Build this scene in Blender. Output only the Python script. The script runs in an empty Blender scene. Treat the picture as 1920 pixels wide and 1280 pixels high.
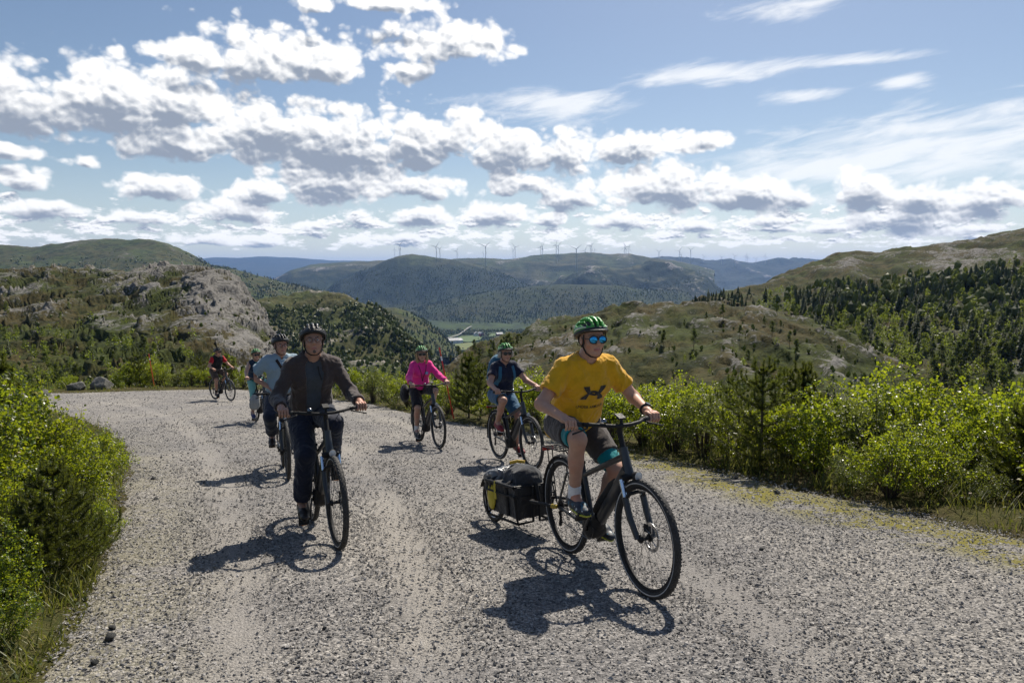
import bpy, math, random
import numpy as np
from mathutils import Vector, Matrix
from mathutils.bvhtree import BVHTree

SC = bpy.context.scene
COL = SC.collection
R = math.radians
random.seed(7)
RNG = np.random.default_rng(7)

# ------------------------------------------------------------------ camera
F_PX, Y_HOR = 1320.0, 502.0                 # focal length and horizon row of the 1920x1280 photograph
PITCH = math.atan((640 - Y_HOR) / F_PX)
cam = bpy.data.cameras.new('camera')
cam.sensor_width = 36
cam.lens = 36 * F_PX / 1920
cam.clip_start = 0.05
cam.clip_end = 120000
cam_o = bpy.data.objects.new('camera', cam)
COL.objects.link(cam_o)
cam_o.location = (0, 0, 0)
cam_o.rotation_euler = (math.pi / 2 - PITCH, 0, 0)
SC.camera = cam_o

# ------------------------------------------------------------------ light
SUN_AZ, SUN_EL = 21.5, 50.0                 # degrees, to the right of the view, above the horizon
SUN_DIR = Vector((math.sin(R(SUN_AZ)) * math.cos(R(SUN_EL)), math.cos(R(SUN_AZ)) * math.cos(R(SUN_EL)), math.sin(R(SUN_EL))))
sun = bpy.data.lights.new('sun', 'SUN')
sun.energy = 5.0
sun.angle = R(0.53)
sun.color = (1.0, 0.92, 0.80)
sun_o = bpy.data.objects.new('sun', sun)
COL.objects.link(sun_o)
sun_o.location = SUN_DIR * 500
sun_o.rotation_euler = SUN_DIR.to_track_quat('Z', 'Y').to_euler()

vs = SC.view_settings
vs.view_transform = 'Standard'
vs.look = 'None'
vs.exposure = 0.5
vs.gamma = 1.0
vs.use_curve_mapping = False
cy = SC.cycles
cy.max_bounces = 6
cy.diffuse_bounces = 3
cy.glossy_bounces = 3
cy.transmission_bounces = 4
cy.transparent_max_bounces = 12
cy.volume_bounces = 0
cy.sample_clamp_indirect = 4.0
cy.caustics_reflective = False
cy.caustics_refractive = False
cy.use_denoising = True

# pixel of the photograph <-> direction
CP, SP = math.cos(PITCH), math.sin(PITCH)
def ray(px, py):
    x = (px - 960) / F_PX
    v = -(py - 640) / F_PX
    return np.array([x, CP + v * SP, -SP + v * CP])
def at(px, py, depth):
    """point seen at a pixel at a horizontal distance ahead of the camera"""
    d = ray(px, py)
    return d * (depth / d[1])
def azel(px, py):
    d = ray(px, py)
    return math.atan2(d[0], d[1]), math.atan2(d[2], math.hypot(d[0], d[1]))
def to_px(P):
    fy = P[1] * CP - P[2] * SP
    v = P[1] * SP + P[2] * CP
    return 960 + F_PX * P[0] / fy, 640 - F_PX * v / fy

# ------------------------------------------------------------------ sky
class NT:
    """small helper for building node trees"""
    def __init__(s, tree):
        s.t = tree; s.n = tree.nodes; s.l = tree.links
    def new(s, typ, **kw):
        n = s.n.new(typ)
        for k, v in kw.items():
            setattr(n, k, v)
        return n
    def put(s, sock, v):
        if isinstance(v, bpy.types.NodeSocket):
            s.l.new(v, sock)
        elif v is not None:
            if isinstance(v, (tuple, list)) and sock.type == 'RGBA' and len(v) == 3:
                v = (*v, 1)
            sock.default_value = v
    def math(s, op, a, b=None, c=None, clamp=False):
        n = s.n.new('ShaderNodeMath'); n.operation = op; n.use_clamp = clamp
        s.put(n.inputs[0], a); s.put(n.inputs[1], b); s.put(n.inputs[2], c)
        return n.outputs[0]
    def vm(s, op, a, b=None, c=None, out=0):
        n = s.n.new('ShaderNodeVectorMath'); n.operation = op
        s.put(n.inputs[0], a); s.put(n.inputs[1], b)
        if c is not None: s.put(n.inputs[2], c)
        return n.outputs['Value'] if op in ('LENGTH', 'DOT_PRODUCT') else n.outputs[0]
    def mapr(s, v, a, b, c=0.0, d=1.0, smooth=True):
        n = s.n.new('ShaderNodeMapRange')
        n.interpolation_type = 'SMOOTHSTEP' if smooth else 'LINEAR'
        s.put(n.inputs[0], v); s.put(n.inputs[1], a); s.put(n.inputs[2], b); s.put(n.inputs[3], c); s.put(n.inputs[4], d)
        return n.outputs[0]
    def mix(s, f, a, b, blend='MIX'):
        n = s.n.new('ShaderNodeMix'); n.data_type = 'RGBA'; n.blend_type = blend
        s.put(n.inputs['Factor'], f); s.put(n.inputs[6], a); s.put(n.inputs[7], b)
        return n.outputs[2]
    def noise(s, vec, scale, detail=4, rough=0.5, dim='3D', dist=0.0, out='Fac', typ='FBM', lac=2.0):
        n = s.n.new('ShaderNodeTexNoise'); n.noise_dimensions = dim; n.noise_type = typ
        s.put(n.inputs['Vector'], vec); s.put(n.inputs['Scale'], scale); s.put(n.inputs['Detail'], detail)
        s.put(n.inputs['Roughness'], rough); s.put(n.inputs['Distortion'], dist); s.put(n.inputs['Lacunarity'], lac)
        return n.outputs[out]
    def voro(s, vec, scale, feature='F1', out='Distance', rand=1.0, detail=0, rough=0.5):
        n = s.n.new('ShaderNodeTexVoronoi'); n.feature = feature
        s.put(n.inputs['Vector'], vec); s.put(n.inputs['Scale'], scale); s.put(n.inputs['Randomness'], rand)
        s.put(n.inputs['Detail'], detail); s.put(n.inputs['Roughness'], rough)
        return n.outputs[out]
    def ramp(s, f, stops):
        n = s.n.new('ShaderNodeValToRGB')
        e = n.color_ramp.elements
        while len(e) < len(stops): e.new(0.5)
        for q, (p, c) in zip(e, stops):
            q.position = p; q.color = (*c, 1)
        s.put(n.inputs[0], f)
        return n.outputs[0]
    def sep(s, v):
        n = s.n.new('ShaderNodeSeparateXYZ'); s.put(n.inputs[0], v); return n.outputs
    def comb(s, x, y, z):
        n = s.n.new('ShaderNodeCombineXYZ'); s.put(n.inputs[0], x); s.put(n.inputs[1], y); s.put(n.inputs[2], z); return n.outputs[0]

# cumulus clouds seen in the photograph: centre, half width, height above and below the centre (in its pixels)
CLOUDS = [
    (40, 205, 190, 108, 62), (215, 200, 165, 88, 62), (330, 195, 90, 68, 60), (-150, 205, 180, 70, 60),
    (480, 118, 125, 72, 44), (600, 122, 95, 70, 44), (380, 112, 100, 30, 24),
    (330, 272, 150, 56, 36), (520, 245, 150, 66, 70), (640, 275, 170, 86, 70), (620, 345, 105, 40, 44),
    (780, 275, 110, 62, 56), (850, 262, 70, 56, 50), (950, 282, 90, 55, 50), (1050, 290, 70, 50, 40),
    (850, 85, 110, 50, 34), (740, 6, 120, 26, 16), (765, 132, 50, 14, 24), (590, 12, 40, 22, 14),
    (1185, 277, 80, 32, 28), (1320, 268, 50, 20, 18),
    (1255, 358, 118, 50, 40), (1400, 366, 110, 38, 32), (1495, 372, 70, 26, 24),
    (1625, 365, 75, 44, 32), (1730, 372, 80, 34, 40), (1860, 375, 110, 38, 44), (1690, 410, 150, 20, 28), (1990, 370, 100, 40, 40),
    (300, 352, 95, 30, 26), (495, 362, 66, 26, 22), (45, 338, 65, 26, 22), (160, 306, 42, 16, 16), (10, 285, 80, 22, 14),
    (100, 392, 120, 22, 20), (270, 408, 90, 16, 14), (440, 398, 90, 24, 20), (600, 425, 50, 10, 9), (670, 408, 50, 20, 16), (790, 408, 64, 22, 17),
    (930, 404, 66, 22, 18), (1075, 372, 70, 30, 24), (990, 345, 80, 22, 22), (780, 350, 90, 26, 22), (1170, 416, 80, 20, 14), (1030, 412, 45, 16, 12),
    (1310, 424, 70, 18, 12), (1440, 416, 80, 14, 12), (1560, 428, 70, 12, 12), (1840, 430, 100, 12, 14),
    (1450, 430, 60, 8, 8), (380, 452, 60, 14, 9), (490, 455, 50, 12, 8), (760, 448, 50, 12, 8),
]
VEILS = [(1740, 270, 480, 90, 130), (1930, 235, 260, 90, 140), (1560, 310, 400, 70, 90), (1495, 178, 100, 24, 26), (1690, 152, 75, 20, 20), (1030, 195, 200, 40, 44), (1330, 140, 260, 30, 24), (1500, 8, 170, 24, 30), (1600, 115, 200, 16, 14)]

def build_world():
    w = bpy.data.worlds.new('World')
    SC.world = w
    w.use_nodes = True
    T = NT(w.node_tree)
    T.n.clear()
    out = T.new('ShaderNodeOutputWorld')
    tc = T.new('ShaderNodeTexCoord')
    d = T.vm('NORMALIZE', tc.outputs['Generated'])
    x, y, z = T.sep(d)[:3]
    az = T.math('ARCTAN2', x, y)
    el = T.math('ARCSINE', z)
    uv = T.comb(az, el, el)
    sky = T.new('ShaderNodeTexSky')
    sky.sky_type = 'NISHITA'; sky.sun_disc = False
    sky.sun_elevation = R(SUN_EL); sky.sun_rotation = R(SUN_AZ)
    sky.altitude = 300; sky.air_density = 1.0; sky.dust_density = 0.8; sky.ozone_density = 1.6
    SKY_S = 0.063
    skyc = T.vm('SCALE', sky.outputs[0]); skyc.node.inputs['Scale'].default_value = SKY_S

    def blob_field(G, vec, blobs, gx_=1.04, gy_=1.12, gd_=1.04):
        acc = None
        for (cx, cy_, rx, ru, rd) in blobs:
            a0, e0 = azel(cx, cy_)
            a1, _ = azel(cx + rx, cy_); _, eu = azel(cx, cy_ - ru); _, ed = azel(cx, cy_ + rd)
            rx_, ru_, rd_ = (a1 - a0) * gx_, (eu - e0) * gy_, (e0 - ed) * gd_
            q = G.vm('MULTIPLY_ADD', vec, (1 / rx_, 1 / ru_, -1 / rd_), (-a0 / rx_, -e0 / ru_, e0 / rd_))
            q = G.vm('MAXIMUM', q, (-1e6, 0, 0))
            ln = G.vm('LENGTH', q)
            if acc is None: acc = ln
            else: acc = G.math('SMOOTH_MIN', acc, ln, 0.25)
        return acc

    # cloud density as a group, used at the point itself and a little towards the sun
    g = bpy.data.node_groups.new('cloud_density', 'ShaderNodeTree')
    g.interface.new_socket('UV', in_out='INPUT', socket_type='NodeSocketVector')
    g.interface.new_socket('Density', in_out='OUTPUT', socket_type='NodeSocketFloat')
    g.interface.new_socket('Body', in_out='OUTPUT', socket_type='NodeSocketFloat')
    G = NT(g)
    gi = G.new('NodeGroupInput'); go = G.new('NodeGroupOutput')
    v = gi.outputs[0]
    gx, ge, _ = G.sep(v)[:3]
    nv = G.comb(gx, G.math('MULTIPLY', ge, 1.25), 3.7)
    n1 = G.noise(nv, 8.0, 8, 0.54, dist=0.15)
    wv = G.vm('MULTIPLY_ADD', G.noise(nv, 22.0, 2, 0.5, out='Color'), (0.018, 0.018, 0.0), nv)
    bil = G.voro(wv, 27.0, detail=2.5, rough=0.55)
    field = G.math('SUBTRACT', 1.34, blob_field(G, v, CLOUDS))
    # rows of little clouds towards the horizon
    el_s = G.math('ADD', G.math('MAXIMUM', ge, 0.0), 0.045)
    hv = G.comb(G.math('MULTIPLY', gx, 26.0), G.math('MULTIPLY', G.math('LOGARITHM', el_s, 2.718), 6.5), 9.1)
    hn = G.noise(hv, 1.0, 7, 0.62)
    band = G.math('MULTIPLY', G.mapr(ge, 0.010, 0.035), G.mapr(ge, 0.06, 0.12, 1.0, 0.0))
    hfield = G.math('MULTIPLY_ADD', G.math('SUBTRACT', hn, 0.492), 4.0, G.math('MULTIPLY_ADD', band, 1.0, -1.05))
    f1 = G.math('MULTIPLY_ADD', G.math('SUBTRACT', n1, 0.5), 1.45, field)
    f1 = G.math('MULTIPLY_ADD', G.math('SUBTRACT', 0.42, bil), 0.85, f1)
    G.put(go.inputs[0], G.math('MAXIMUM', f1, hfield))
    G.put(go.inputs[1], G.math('MAXIMUM', field, G.math('MULTIPLY', hfield, 0.8)))

    def dens(vec):
        n = T.new('ShaderNodeGroup'); n.node_tree = g
        T.put(n.inputs[0], vec)
        return n.outputs[0], n.outputs[1]
    d0, b0 = dens(uv)
    off = T.math('MULTIPLY_ADD', el, 0.020, 0.0016)
    d1, _ = dens(T.vm('ADD', uv, T.comb(T.math('MULTIPLY', off, 0.5), off, off)))
    big = T.math('MULTIPLY_ADD', el, 0.125, 0.0062)
    b1 = T.math('SUBTRACT', 1.34, blob_field(T, T.vm('ADD', uv, T.comb(T.math('MULTIPLY', big, 0.25), big, big)), CLOUDS))
    b1 = T.math('MAXIMUM', b1, T.math('MULTIPLY', b0, 0.55))
    alpha = T.mapr(d0, -0.20, 0.22)
    relief = T.math('SUBTRACT', d0, d1)                                   # bright on the side of each billow turned to the sun
    sh = T.math('ADD', T.math('MULTIPLY', b1, 0.80), T.math('MULTIPLY', d0, 0.22))
    sh = T.math('SUBTRACT', sh, T.math('MULTIPLY', relief, 1.1))
    shade = T.mapr(sh, 0.30, 1.10)
    white, grey = (0.80, 0.795, 0.785), (0.225, 0.26, 0.32)
    ccol = T.mix(shade, white, grey)
    # thin high veil and streaks
    vfield = T.math('SUBTRACT', 1.0, blob_field(T, uv, VEILS, 1.0, 1.0, 1.0))
    su = T.comb(T.math('ADD', T.math('MULTIPLY', az, 4.0), T.math('MULTIPLY', el, 4.0)), T.math('SUBTRACT', T.math('MULTIPLY', el, 22.0), T.math('MULTIPLY', az, 4.0)), 1.0)
    sn = T.noise(su, 2.4, 8, 0.60, dist=0.4)
    va = T.math('MULTIPLY', T.mapr(T.math('MULTIPLY_ADD', T.math('SUBTRACT', sn, 0.5), 2.3, vfield), 0.08, 1.05), 0.78)
    # whiter air towards the horizon
    base = T.mix(va, skyc, (0.76, 0.765, 0.77))
    lowhaze = T.mapr(el, 0.0, 0.16, 0.38, 0.0)
    base = T.mix(lowhaze, base, (0.54, 0.63, 0.72))
    col = T.mix(alpha, base, ccol)
    bg_view = T.new('ShaderNodeBackground'); T.put(bg_view.inputs[0], col)
    # the same kind of broken cumulus all round the rest of the sky
    gv = T.vm('MULTIPLY', d, (1.0, 1.0, 2.4))
    gn = T.noise(gv, 3.2, 7, 0.6)
    ga = T.mapr(gn, 0.58, 0.70)
    gcol = T.mix(T.mapr(gn, 0.62, 0.80), white, grey)
    gbase = T.mix(lowhaze, skyc, (0.54, 0.63, 0.72))
    gall = T.mix(ga, gbase, gcol)
    bg_gen = T.new('ShaderNodeBackground'); T.put(bg_gen.inputs[0], gall)
    ms = T.new('ShaderNodeMixShader')
    inview = T.math('MULTIPLY', T.math('MULTIPLY', T.mapr(az, -0.86, -0.72), T.mapr(az, 0.72, 0.86, 1.0, 0.0)), T.math('MULTIPLY', T.mapr(el, 0.46, 0.38), T.mapr(el, -0.06, -0.03)))
    T.put(ms.inputs[0], inview)
    T.l.new(bg_gen.outputs[0], ms.inputs[1]); T.l.new(bg_view.outputs[0], ms.inputs[2])
    T.l.new(ms.outputs[0], out.inputs[0])
    w.cycles.sampling_method = 'MANUAL'
    w.cycles.sample_map_resolution = 512
build_world()

# ------------------------------------------------------------------ mesh helpers
def mesh_np(name, V, faces, smooth=True, mat=None):
    """faces: (n,3) or (n,4) array, or a list of such arrays"""
    if not isinstance(faces, list): faces = [faces]
    faces = [np.asarray(f, dtype=np.int32) for f in faces if len(f)]
    V = np.asarray(V, dtype=np.float32)
    me = bpy.data.meshes.new(name)
    me.vertices.add(len(V)); me.vertices.foreach_set('co', V.ravel())
    tot = sum(f.size for f in faces); nf = sum(len(f) for f in faces)
    me.loops.add(tot); me.polygons.add(nf)
    me.loops.foreach_set('vertex_index', np.concatenate([f.ravel() for f in faces]))
    st = []; o = 0
    for f in faces:
        st.append(np.arange(len(f), dtype=np.int32) * f.shape[1] + o); o += f.size
    me.polygons.foreach_set('loop_start', np.concatenate(st))
    me.update(calc_edges=True)
    me.validate()
    me.polygons.foreach_set('use_smooth', np.full(len(me.polygons), smooth, dtype=bool))
    if mat: me.materials.append(mat)
    return me
def attr(me, name, vals):
    a = me.attributes.new(name, 'FLOAT', 'POINT')
    a.data.foreach_set('value', np.asarray(vals, dtype=np.float32))
def link(o, parent=None, **props):
    COL.objects.link(o)
    if parent is not None: o.parent = parent
    for k, v in props.items():
        if v is not None: o[k] = v
    return o
def ob(name, me, parent=None, **props):
    return link(bpy.data.objects.new(name, me), parent, **props)
def empty(name, loc=(0, 0, 0), rz=0.0, parent=None, **props):
    o = bpy.data.objects.new(name, None)
    o.empty_display_size = 0.1
    o.location = loc; o.rotation_euler = (0, 0, rz)
    return link(o, parent, **props)
def copy_tree(o, parent=None):
    c = o.copy(); COL.objects.link(c); c.parent = parent
    for ch in list(o.children): copy_tree(ch, c)
    return c
def grid_faces(nu, nv, flip=False):
    i = np.arange(nu * nv).reshape(nu, nv)
    f = np.stack([i[:-1, :-1], i[1:, :-1], i[1:, 1:], i[:-1, 1:]], -1).reshape(-1, 4)
    return f[:, ::-1] if flip else f

class MB:
    """collects tubes, boxes, lathes into one mesh"""
    def __init__(s): s.V = []; s.Q = []; s.T = []; s.n = 0
    def add(s, V, Q=(), T=()):
        V = np.asarray(V, float)
        s.V.append(V)
        if len(Q): s.Q.append(np.asarray(Q, int) + s.n)
        if len(T): s.T.append(np.asarray(T, int) + s.n)
        s.n += len(V); return s
    def tube(s, pts, r, n=8, caps=True, flat=None):
        """tube along points; r a number or one per point; flat=(direction, factor) squashes the section"""
        P = np.asarray(pts, float); m = len(P)
        rr = np.full(m, r, float) if np.isscalar(r) else np.asarray(r, float)
        t = np.gradient(P, axis=0); t /= np.linalg.norm(t, axis=1)[:, None] + 1e-12
        up = np.array([0, 0, 1.0]) if abs(t[0][2]) < 0.9 else np.array([0, 1.0, 0])
        V = []; a = np.linspace(0, 2 * np.pi, n, endpoint=False)
        b0 = np.cross(t[0], up); b0 /= np.linalg.norm(b0)
        for i in range(m):
            b = b0 - t[i] * np.dot(b0, t[i]); b /= np.linalg.norm(b) + 1e-12; b0 = b
            c = np.cross(b, t[i])
            ring = P[i] + rr[i] * (np.cos(a)[:, None] * b + np.sin(a)[:, None] * c)
            if flat is not None:
                fd = np.asarray(flat[0], float); fd = fd / np.linalg.norm(fd)
                off = (ring - P[i]) @ fd
                ring = ring + (flat[1] - 1) * off[:, None] * fd
            V.append(ring)
        V = np.concatenate(V); Q = []
        k = np.arange(n); k1 = (k + 1) % n
        for i in range(m - 1):
            Q.append(np.stack([i * n + k, i * n + k1, (i + 1) * n + k1, (i + 1) * n + k], -1))
        T = []
        if caps:
            V = np.concatenate([V, P[:1], P[-1:]])
            T = np.concatenate([np.stack([k1, k, np.full(n, m * n)], -1), np.stack([(m - 1) * n + k, (m - 1) * n + k1, np.full(n, m * n + 1)], -1)])
        return s.add(V, np.concatenate(Q), T)
    def box(s, c, size, M=None, taper=1.0):
        h = np.asarray(size, float) / 2
        V = np.array([[x, y, z] for z in (-1, 1) for y in (-1, 1) for x in (-1, 1)], float)
        V[V[:, 2] > 0, :2] *= taper
        V = V * h
        if M is not None: V = V @ np.asarray(M, float).T
        V = V + np.asarray(c, float)
        return s.add(V, [(0, 2, 3, 1), (4, 5, 7, 6), (0, 1, 5, 4), (2, 6, 7, 3), (0, 4, 6, 2), (1, 3, 7, 5)])
    def lathe(s, prof, n=24, c=(0, 0, 0), axis='y', close=False):
        """profile of (radius, along axis) turned round the axis"""
        p = np.asarray(prof, float); m = len(p)
        a = np.linspace(0, 2 * np.pi, n, endpoint=False)
        ca, sa = np.cos(a)[:, None], np.sin(a)[:, None]
        A = np.repeat(p[None, :, 1], n, 0); X = ca * p[None, :, 0]; Y = sa * p[None, :, 0]
        V = {'y': np.stack([X, A, Y], -1), 'z': np.stack([X, Y, A], -1), 'x': np.stack([A, X, Y], -1)}[axis].reshape(-1, 3) + np.asarray(c, float)
        i = np.arange(n)[:, None]; i1 = (i + 1) % n; j = np.arange(m if close else m - 1)[None, :]; j1 = (j + 1) % m
        Q = np.stack(np.broadcast_arrays(i * m + j, i1 * m + j, i1 * m + j1, i * m + j1), -1).reshape(-1, 4)
        return s.add(V, Q)
    def xform(s, M):
        M = np.asarray(M, float)
        s.V = [v @ M[:3, :3].T + M[:3, 3] for v in s.V]; return s
    def mesh(s, name, mat=None, smooth=True):
        fs = []
        if s.Q: fs.append(np.concatenate(s.Q))
        if s.T: fs.append(np.concatenate(s.T))
        return mesh_np(name, np.concatenate(s.V), fs, smooth, mat)
    def build(s, name, mat, parent=None, smooth=True, **props):
        me = s.mesh(name, mat, smooth)
        if smooth:
            try: me.set_sharp_from_angle(angle=R(40))
            except Exception: pass
        return ob(name, me, parent, **props)

# ------------------------------------------------------------------ numpy noise
_perm = np.random.default_rng(3).permutation(512).astype(np.int64)
_grad = np.random.default_rng(4).normal(size=(512, 3)); _grad /= np.linalg.norm(_grad, axis=1)[:, None]
def pnoise(P):
    P = np.asarray(P, float); i = np.floor(P).astype(np.int64); f = P - i
    u = f * f * f * (f * (f * 6 - 15) + 10)
    out = 0
    for dx in (0, 1):
        wx = u[..., 0] if dx else 1 - u[..., 0]
        for dy in (0, 1):
            wy = u[..., 1] if dy else 1 - u[..., 1]
            for dz in (0, 1):
                wz = u[..., 2] if dz else 1 - u[..., 2]
                h = _perm[(_perm[(_perm[(i[..., 0] + dx) & 511] + i[..., 1] + dy) & 511] + i[..., 2] + dz) & 511]
                g = _grad[h]
                out = out + wx * wy * wz * (g[..., 0] * (f[..., 0] - dx) + g[..., 1] * (f[..., 1] - dy) + g[..., 2] * (f[..., 2] - dz))
    return out * 1.5
def fbm(P, octs=5, gain=0.5, lac=2.03):
    a, s, o = 1.0, 1.0, 0
    for _ in range(octs):
        o = o + a * pnoise(np.asarray(P) * s + s * 1.7); a *= gain; s *= lac
    return o
def ridged(P, octs=5, gain=0.5, lac=2.1):
    a, s, o = 1.0, 1.0, 0
    for _ in range(octs):
        o = o + a * (1 - 2 * np.abs(pnoise(np.asarray(P) * s + s * 3.1))); a *= gain; s *= lac
    return o
def smoothstep(a, b, x):
    t = np.clip((x - a) / (b - a), 0, 1); return t * t * (3 - 2 * t)

# ------------------------------------------------------------------ materials
MATS = {}
def mat_new(name):
    m = bpy.data.materials.new(name); m.use_nodes = True
    T = NT(m.node_tree); T.n.clear()
    out = T.new('ShaderNodeOutputMaterial')
    return m, T, out
def bsdf(T, out, col, rough=0.7, metal=0.0, normal=None, **kw):
    b = T.new('ShaderNodeBsdfPrincipled')
    T.put(b.inputs['Base Color'], col); T.put(b.inputs['Roughness'], rough); T.put(b.inputs['Metallic'], metal)
    for k, v in kw.items(): T.put(b.inputs[k.replace('_', ' ')], v)
    if normal is not None: T.put(b.inputs['Normal'], normal)
    T.l.new(b.outputs[0], out.inputs[0])
    return b
def bump(T, h, strength=0.5, dist=0.01):
    n = T.new('ShaderNodeBump'); n.inputs['Strength'].default_value = strength; n.inputs['Distance'].default_value = dist
    T.put(n.inputs['Height'], h); return n.outputs[0]
def objco(T): return T.new('ShaderNodeTexCoord').outputs['Object']
def simple(name, col, rough=0.6, metal=0.0, var=0.12, scale=30.0, bmp=0.0, bscale=200.0, bdist=0.002, **kw):
    """one colour with a little uneven wear in colour and gloss"""
    if name in MATS: return MATS[name]
    m, T, out = mat_new(name)
    co = objco(T)
    n = T.noise(co, scale, 5, 0.6)
    c = T.mix(T.mapr(n, 0.3, 0.7), tuple(x * (1 - var) for x in col), tuple(min(1, x * (1 + var)) for x in col))
    r = T.mapr(T.noise(co, scale * 2.3, 3), 0.3, 0.7, max(0.02, rough - 0.08), min(1, rough + 0.08))
    nm = bump(T, T.noise(co, bscale, 3, 0.6), bmp, bdist) if bmp else None
    bsdf(T, out, c, r, metal, nm, **kw)
    MATS[name] = m; return m
def cloth(name, col, var=0.1, fold=0.006, weave=900.0, rough=0.92, trans=0.0):
    if name in MATS: return MATS[name]
    m, T, out = mat_new(name)
    co = objco(T)
    c = T.mix(T.mapr(T.noise(co, 14, 4, 0.6), 0.3, 0.7), tuple(x * (1 - var) for x in col), tuple(min(1, x * (1 + var)) for x in col))
    f = T.noise(T.vm('MULTIPLY', co, (1, 1, 0.55)), 16, 4, 0.55, dist=0.8)
    w = T.noise(co, weave, 1)
    nm = bump(T, T.math('MULTIPLY_ADD', w, 0.08, f), 0.55, fold * 2.2)
    b = bsdf(T, out, c, rough, 0, nm, Sheen_Weight=0.25, Sheen_Roughness=0.5, Specular_IOR_Level=0.2)
    MATS[name] = m; return m
def leafmat(name, stops, gloss=0.35, trans=0.5, tcol=(0.35, 0.45, 0.03)):
    """leaves: a different green each, light shining through them"""
    if name in MATS: return MATS[name]
    m, T, out = mat_new(name)
    g = T.new('ShaderNodeNewGeometry')
    oi = T.new('ShaderNodeObjectInfo')
    rnd = T.math('FRACT', T.math('ADD', g.outputs['Random Per Island'], T.math('MULTIPLY', oi.outputs['Random'], 0.37)))
    col = T.ramp(rnd, stops)
    hsv = T.new('ShaderNodeHueSaturation')
    T.put(hsv.inputs['Hue'], T.mapr(oi.outputs['Random'], 0, 1, 0.485, 0.515, False)); T.put(hsv.inputs['Value'], T.mapr(oi.outputs['Random'], 0, 1, 0.8, 1.2, False))
    hsv.inputs['Saturation'].default_value = 1.0
    T.put(hsv.inputs['Color'], col)
    b = T.new('ShaderNodeBsdfPrincipled')
    T.put(b.inputs['Base Color'], hsv.outputs[0]); b.inputs['Roughness'].default_value = gloss; b.inputs['Specular IOR Level'].default_value = 0.5
    tr = T.new('ShaderNodeBsdfTranslucent')
    T.put(tr.inputs[0], T.mix(0.45, hsv.outputs[0], tcol))
    ms = T.new('ShaderNodeMixShader'); ms.inputs[0].default_value = trans
    T.l.new(b.outputs[0], ms.inputs[1]); T.l.new(tr.outputs[0], ms.inputs[2]); T.l.new(ms.outputs[0], out.inputs[0])
    MATS[name] = m; return m

ORD = 'first second third fourth fifth sixth seventh eighth ninth tenth eleventh twelfth thirteenth fourteenth fifteenth sixteenth seventeenth eighteenth nineteenth'.split()
TENS = {2: 'twent', 3: 'thirt', 4: 'fort', 5: 'fift', 6: 'sixt', 7: 'sevent', 8: 'eight', 9: 'ninet'}
def ordinal(n):
    if n < 20: return ORD[n - 1]
    t, u = divmod(n, 10)
    if t >= 10: return 'hundred-and-' + ordinal(n - 100) if n > 100 else 'hundredth'
    return TENS[t] + ('ieth' if u == 0 else 'y-' + ORD[u - 1])

# ------------------------------------------------------------------ near ground and gravel road
HC, SL, CV = 1.42, 0.143, 0.00065
def zplane(y):
    y = np.asarray(y, float)
    yc = np.clip(y, -30, 45)
    return -(HC + SL * yc - CV * yc * yc) - np.maximum(y - 45, 0) * 0.0845
def gpt(px, py):
    """ground point seen at a pixel"""
    d = ray(px, py); t = 3.0
    for _ in range(60):
        t = zplane(t * d[1]) / d[2]
    return d * t
def polydist(P, pl):
    """distance from (n,2) points to a polyline"""
    best = np.full(len(P), 1e9)
    for a, b in zip(pl[:-1], pl[1:]):
        ab = b - a; t = np.clip(((P - a) @ ab) / (ab @ ab), 0, 1)
        best = np.minimum(best, np.linalg.norm(P - (a + t[:, None] * ab), axis=1))
    return best
def inside(P, poly):
    c = np.zeros(len(P), bool); x, y = P[:, 0], P[:, 1]
    j = len(poly) - 1
    for i in range(len(poly)):
        xi, yi = poly[i]; xj, yj = poly[j]
        if yi != yj:
            c ^= ((yi > y) != (yj > y)) & (x < (xj - xi) * (y - yi) / (yj - yi) + xi)
        j = i
    return c
LEFT_PX = [(90, 1275), (150, 1165), (205, 1070), (228, 985), (240, 915), (246, 868), (236, 832), (205, 806), (160, 786), (110, 770)]
TOP_PX = [(100, 737), (300, 731), (450, 729), (560, 738), (700, 757), (860, 792), (1010, 812), (1130, 833), (1250, 862), (1400, 893), (1600, 938), (1760, 974), (1920, 1006)]
left_line = [gpt(*p)[:2] for p in LEFT_PX]
top_line = [gpt(*p)[:2] for p in TOP_PX]
l0 = left_line[0]
left_line = [np.array([l0[0] - 1.2, -9.0]), np.array([l0[0] - 0.25, 0.5])] + left_line + [left_line[-1] + np.array([-12, 1.0])]
top_line = [top_line[0] + np.array([-14, 1.5])] + top_line + [np.array([top_line[-1][0] + 0.3, 2.0]), np.array([top_line[-1][0] + 0.2, -9.0])]
ROAD_POLY = np.array(left_line + top_line)
LEFT_LINE = np.array(left_line); TOP_LINE = np.array(top_line)
def road_sd(P):
    """signed distance to the road edge, negative on the road"""
    P = np.asarray(P, float)[:, :2]
    d = np.minimum(polydist(P, LEFT_LINE), polydist(P, TOP_LINE))
    return np.where(inside(P, ROAD_POLY), -d, d)
def px_line(pts): return np.array([gpt(*p)[:2] for p in pts])
TRACKS = [px_line([(120, 748), (250, 758), (340, 790), (395, 845), (425, 910), (440, 1000), (446, 1120), (440, 1279)]),
          px_line([(300, 742), (480, 752), (590, 790), (660, 850), (720, 930), (770, 1040), (800, 1160), (815, 1279)]),
          px_line([(560, 746), (700, 775), (860, 832), (1010, 905), (1200, 1010), (1420, 1160), (1560, 1279)])]
MOSS = px_line([(1120, 842), (1230, 872), (1330, 903), (1480, 945), (1640, 985), (1800, 1018), (1930, 1050)])

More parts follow.
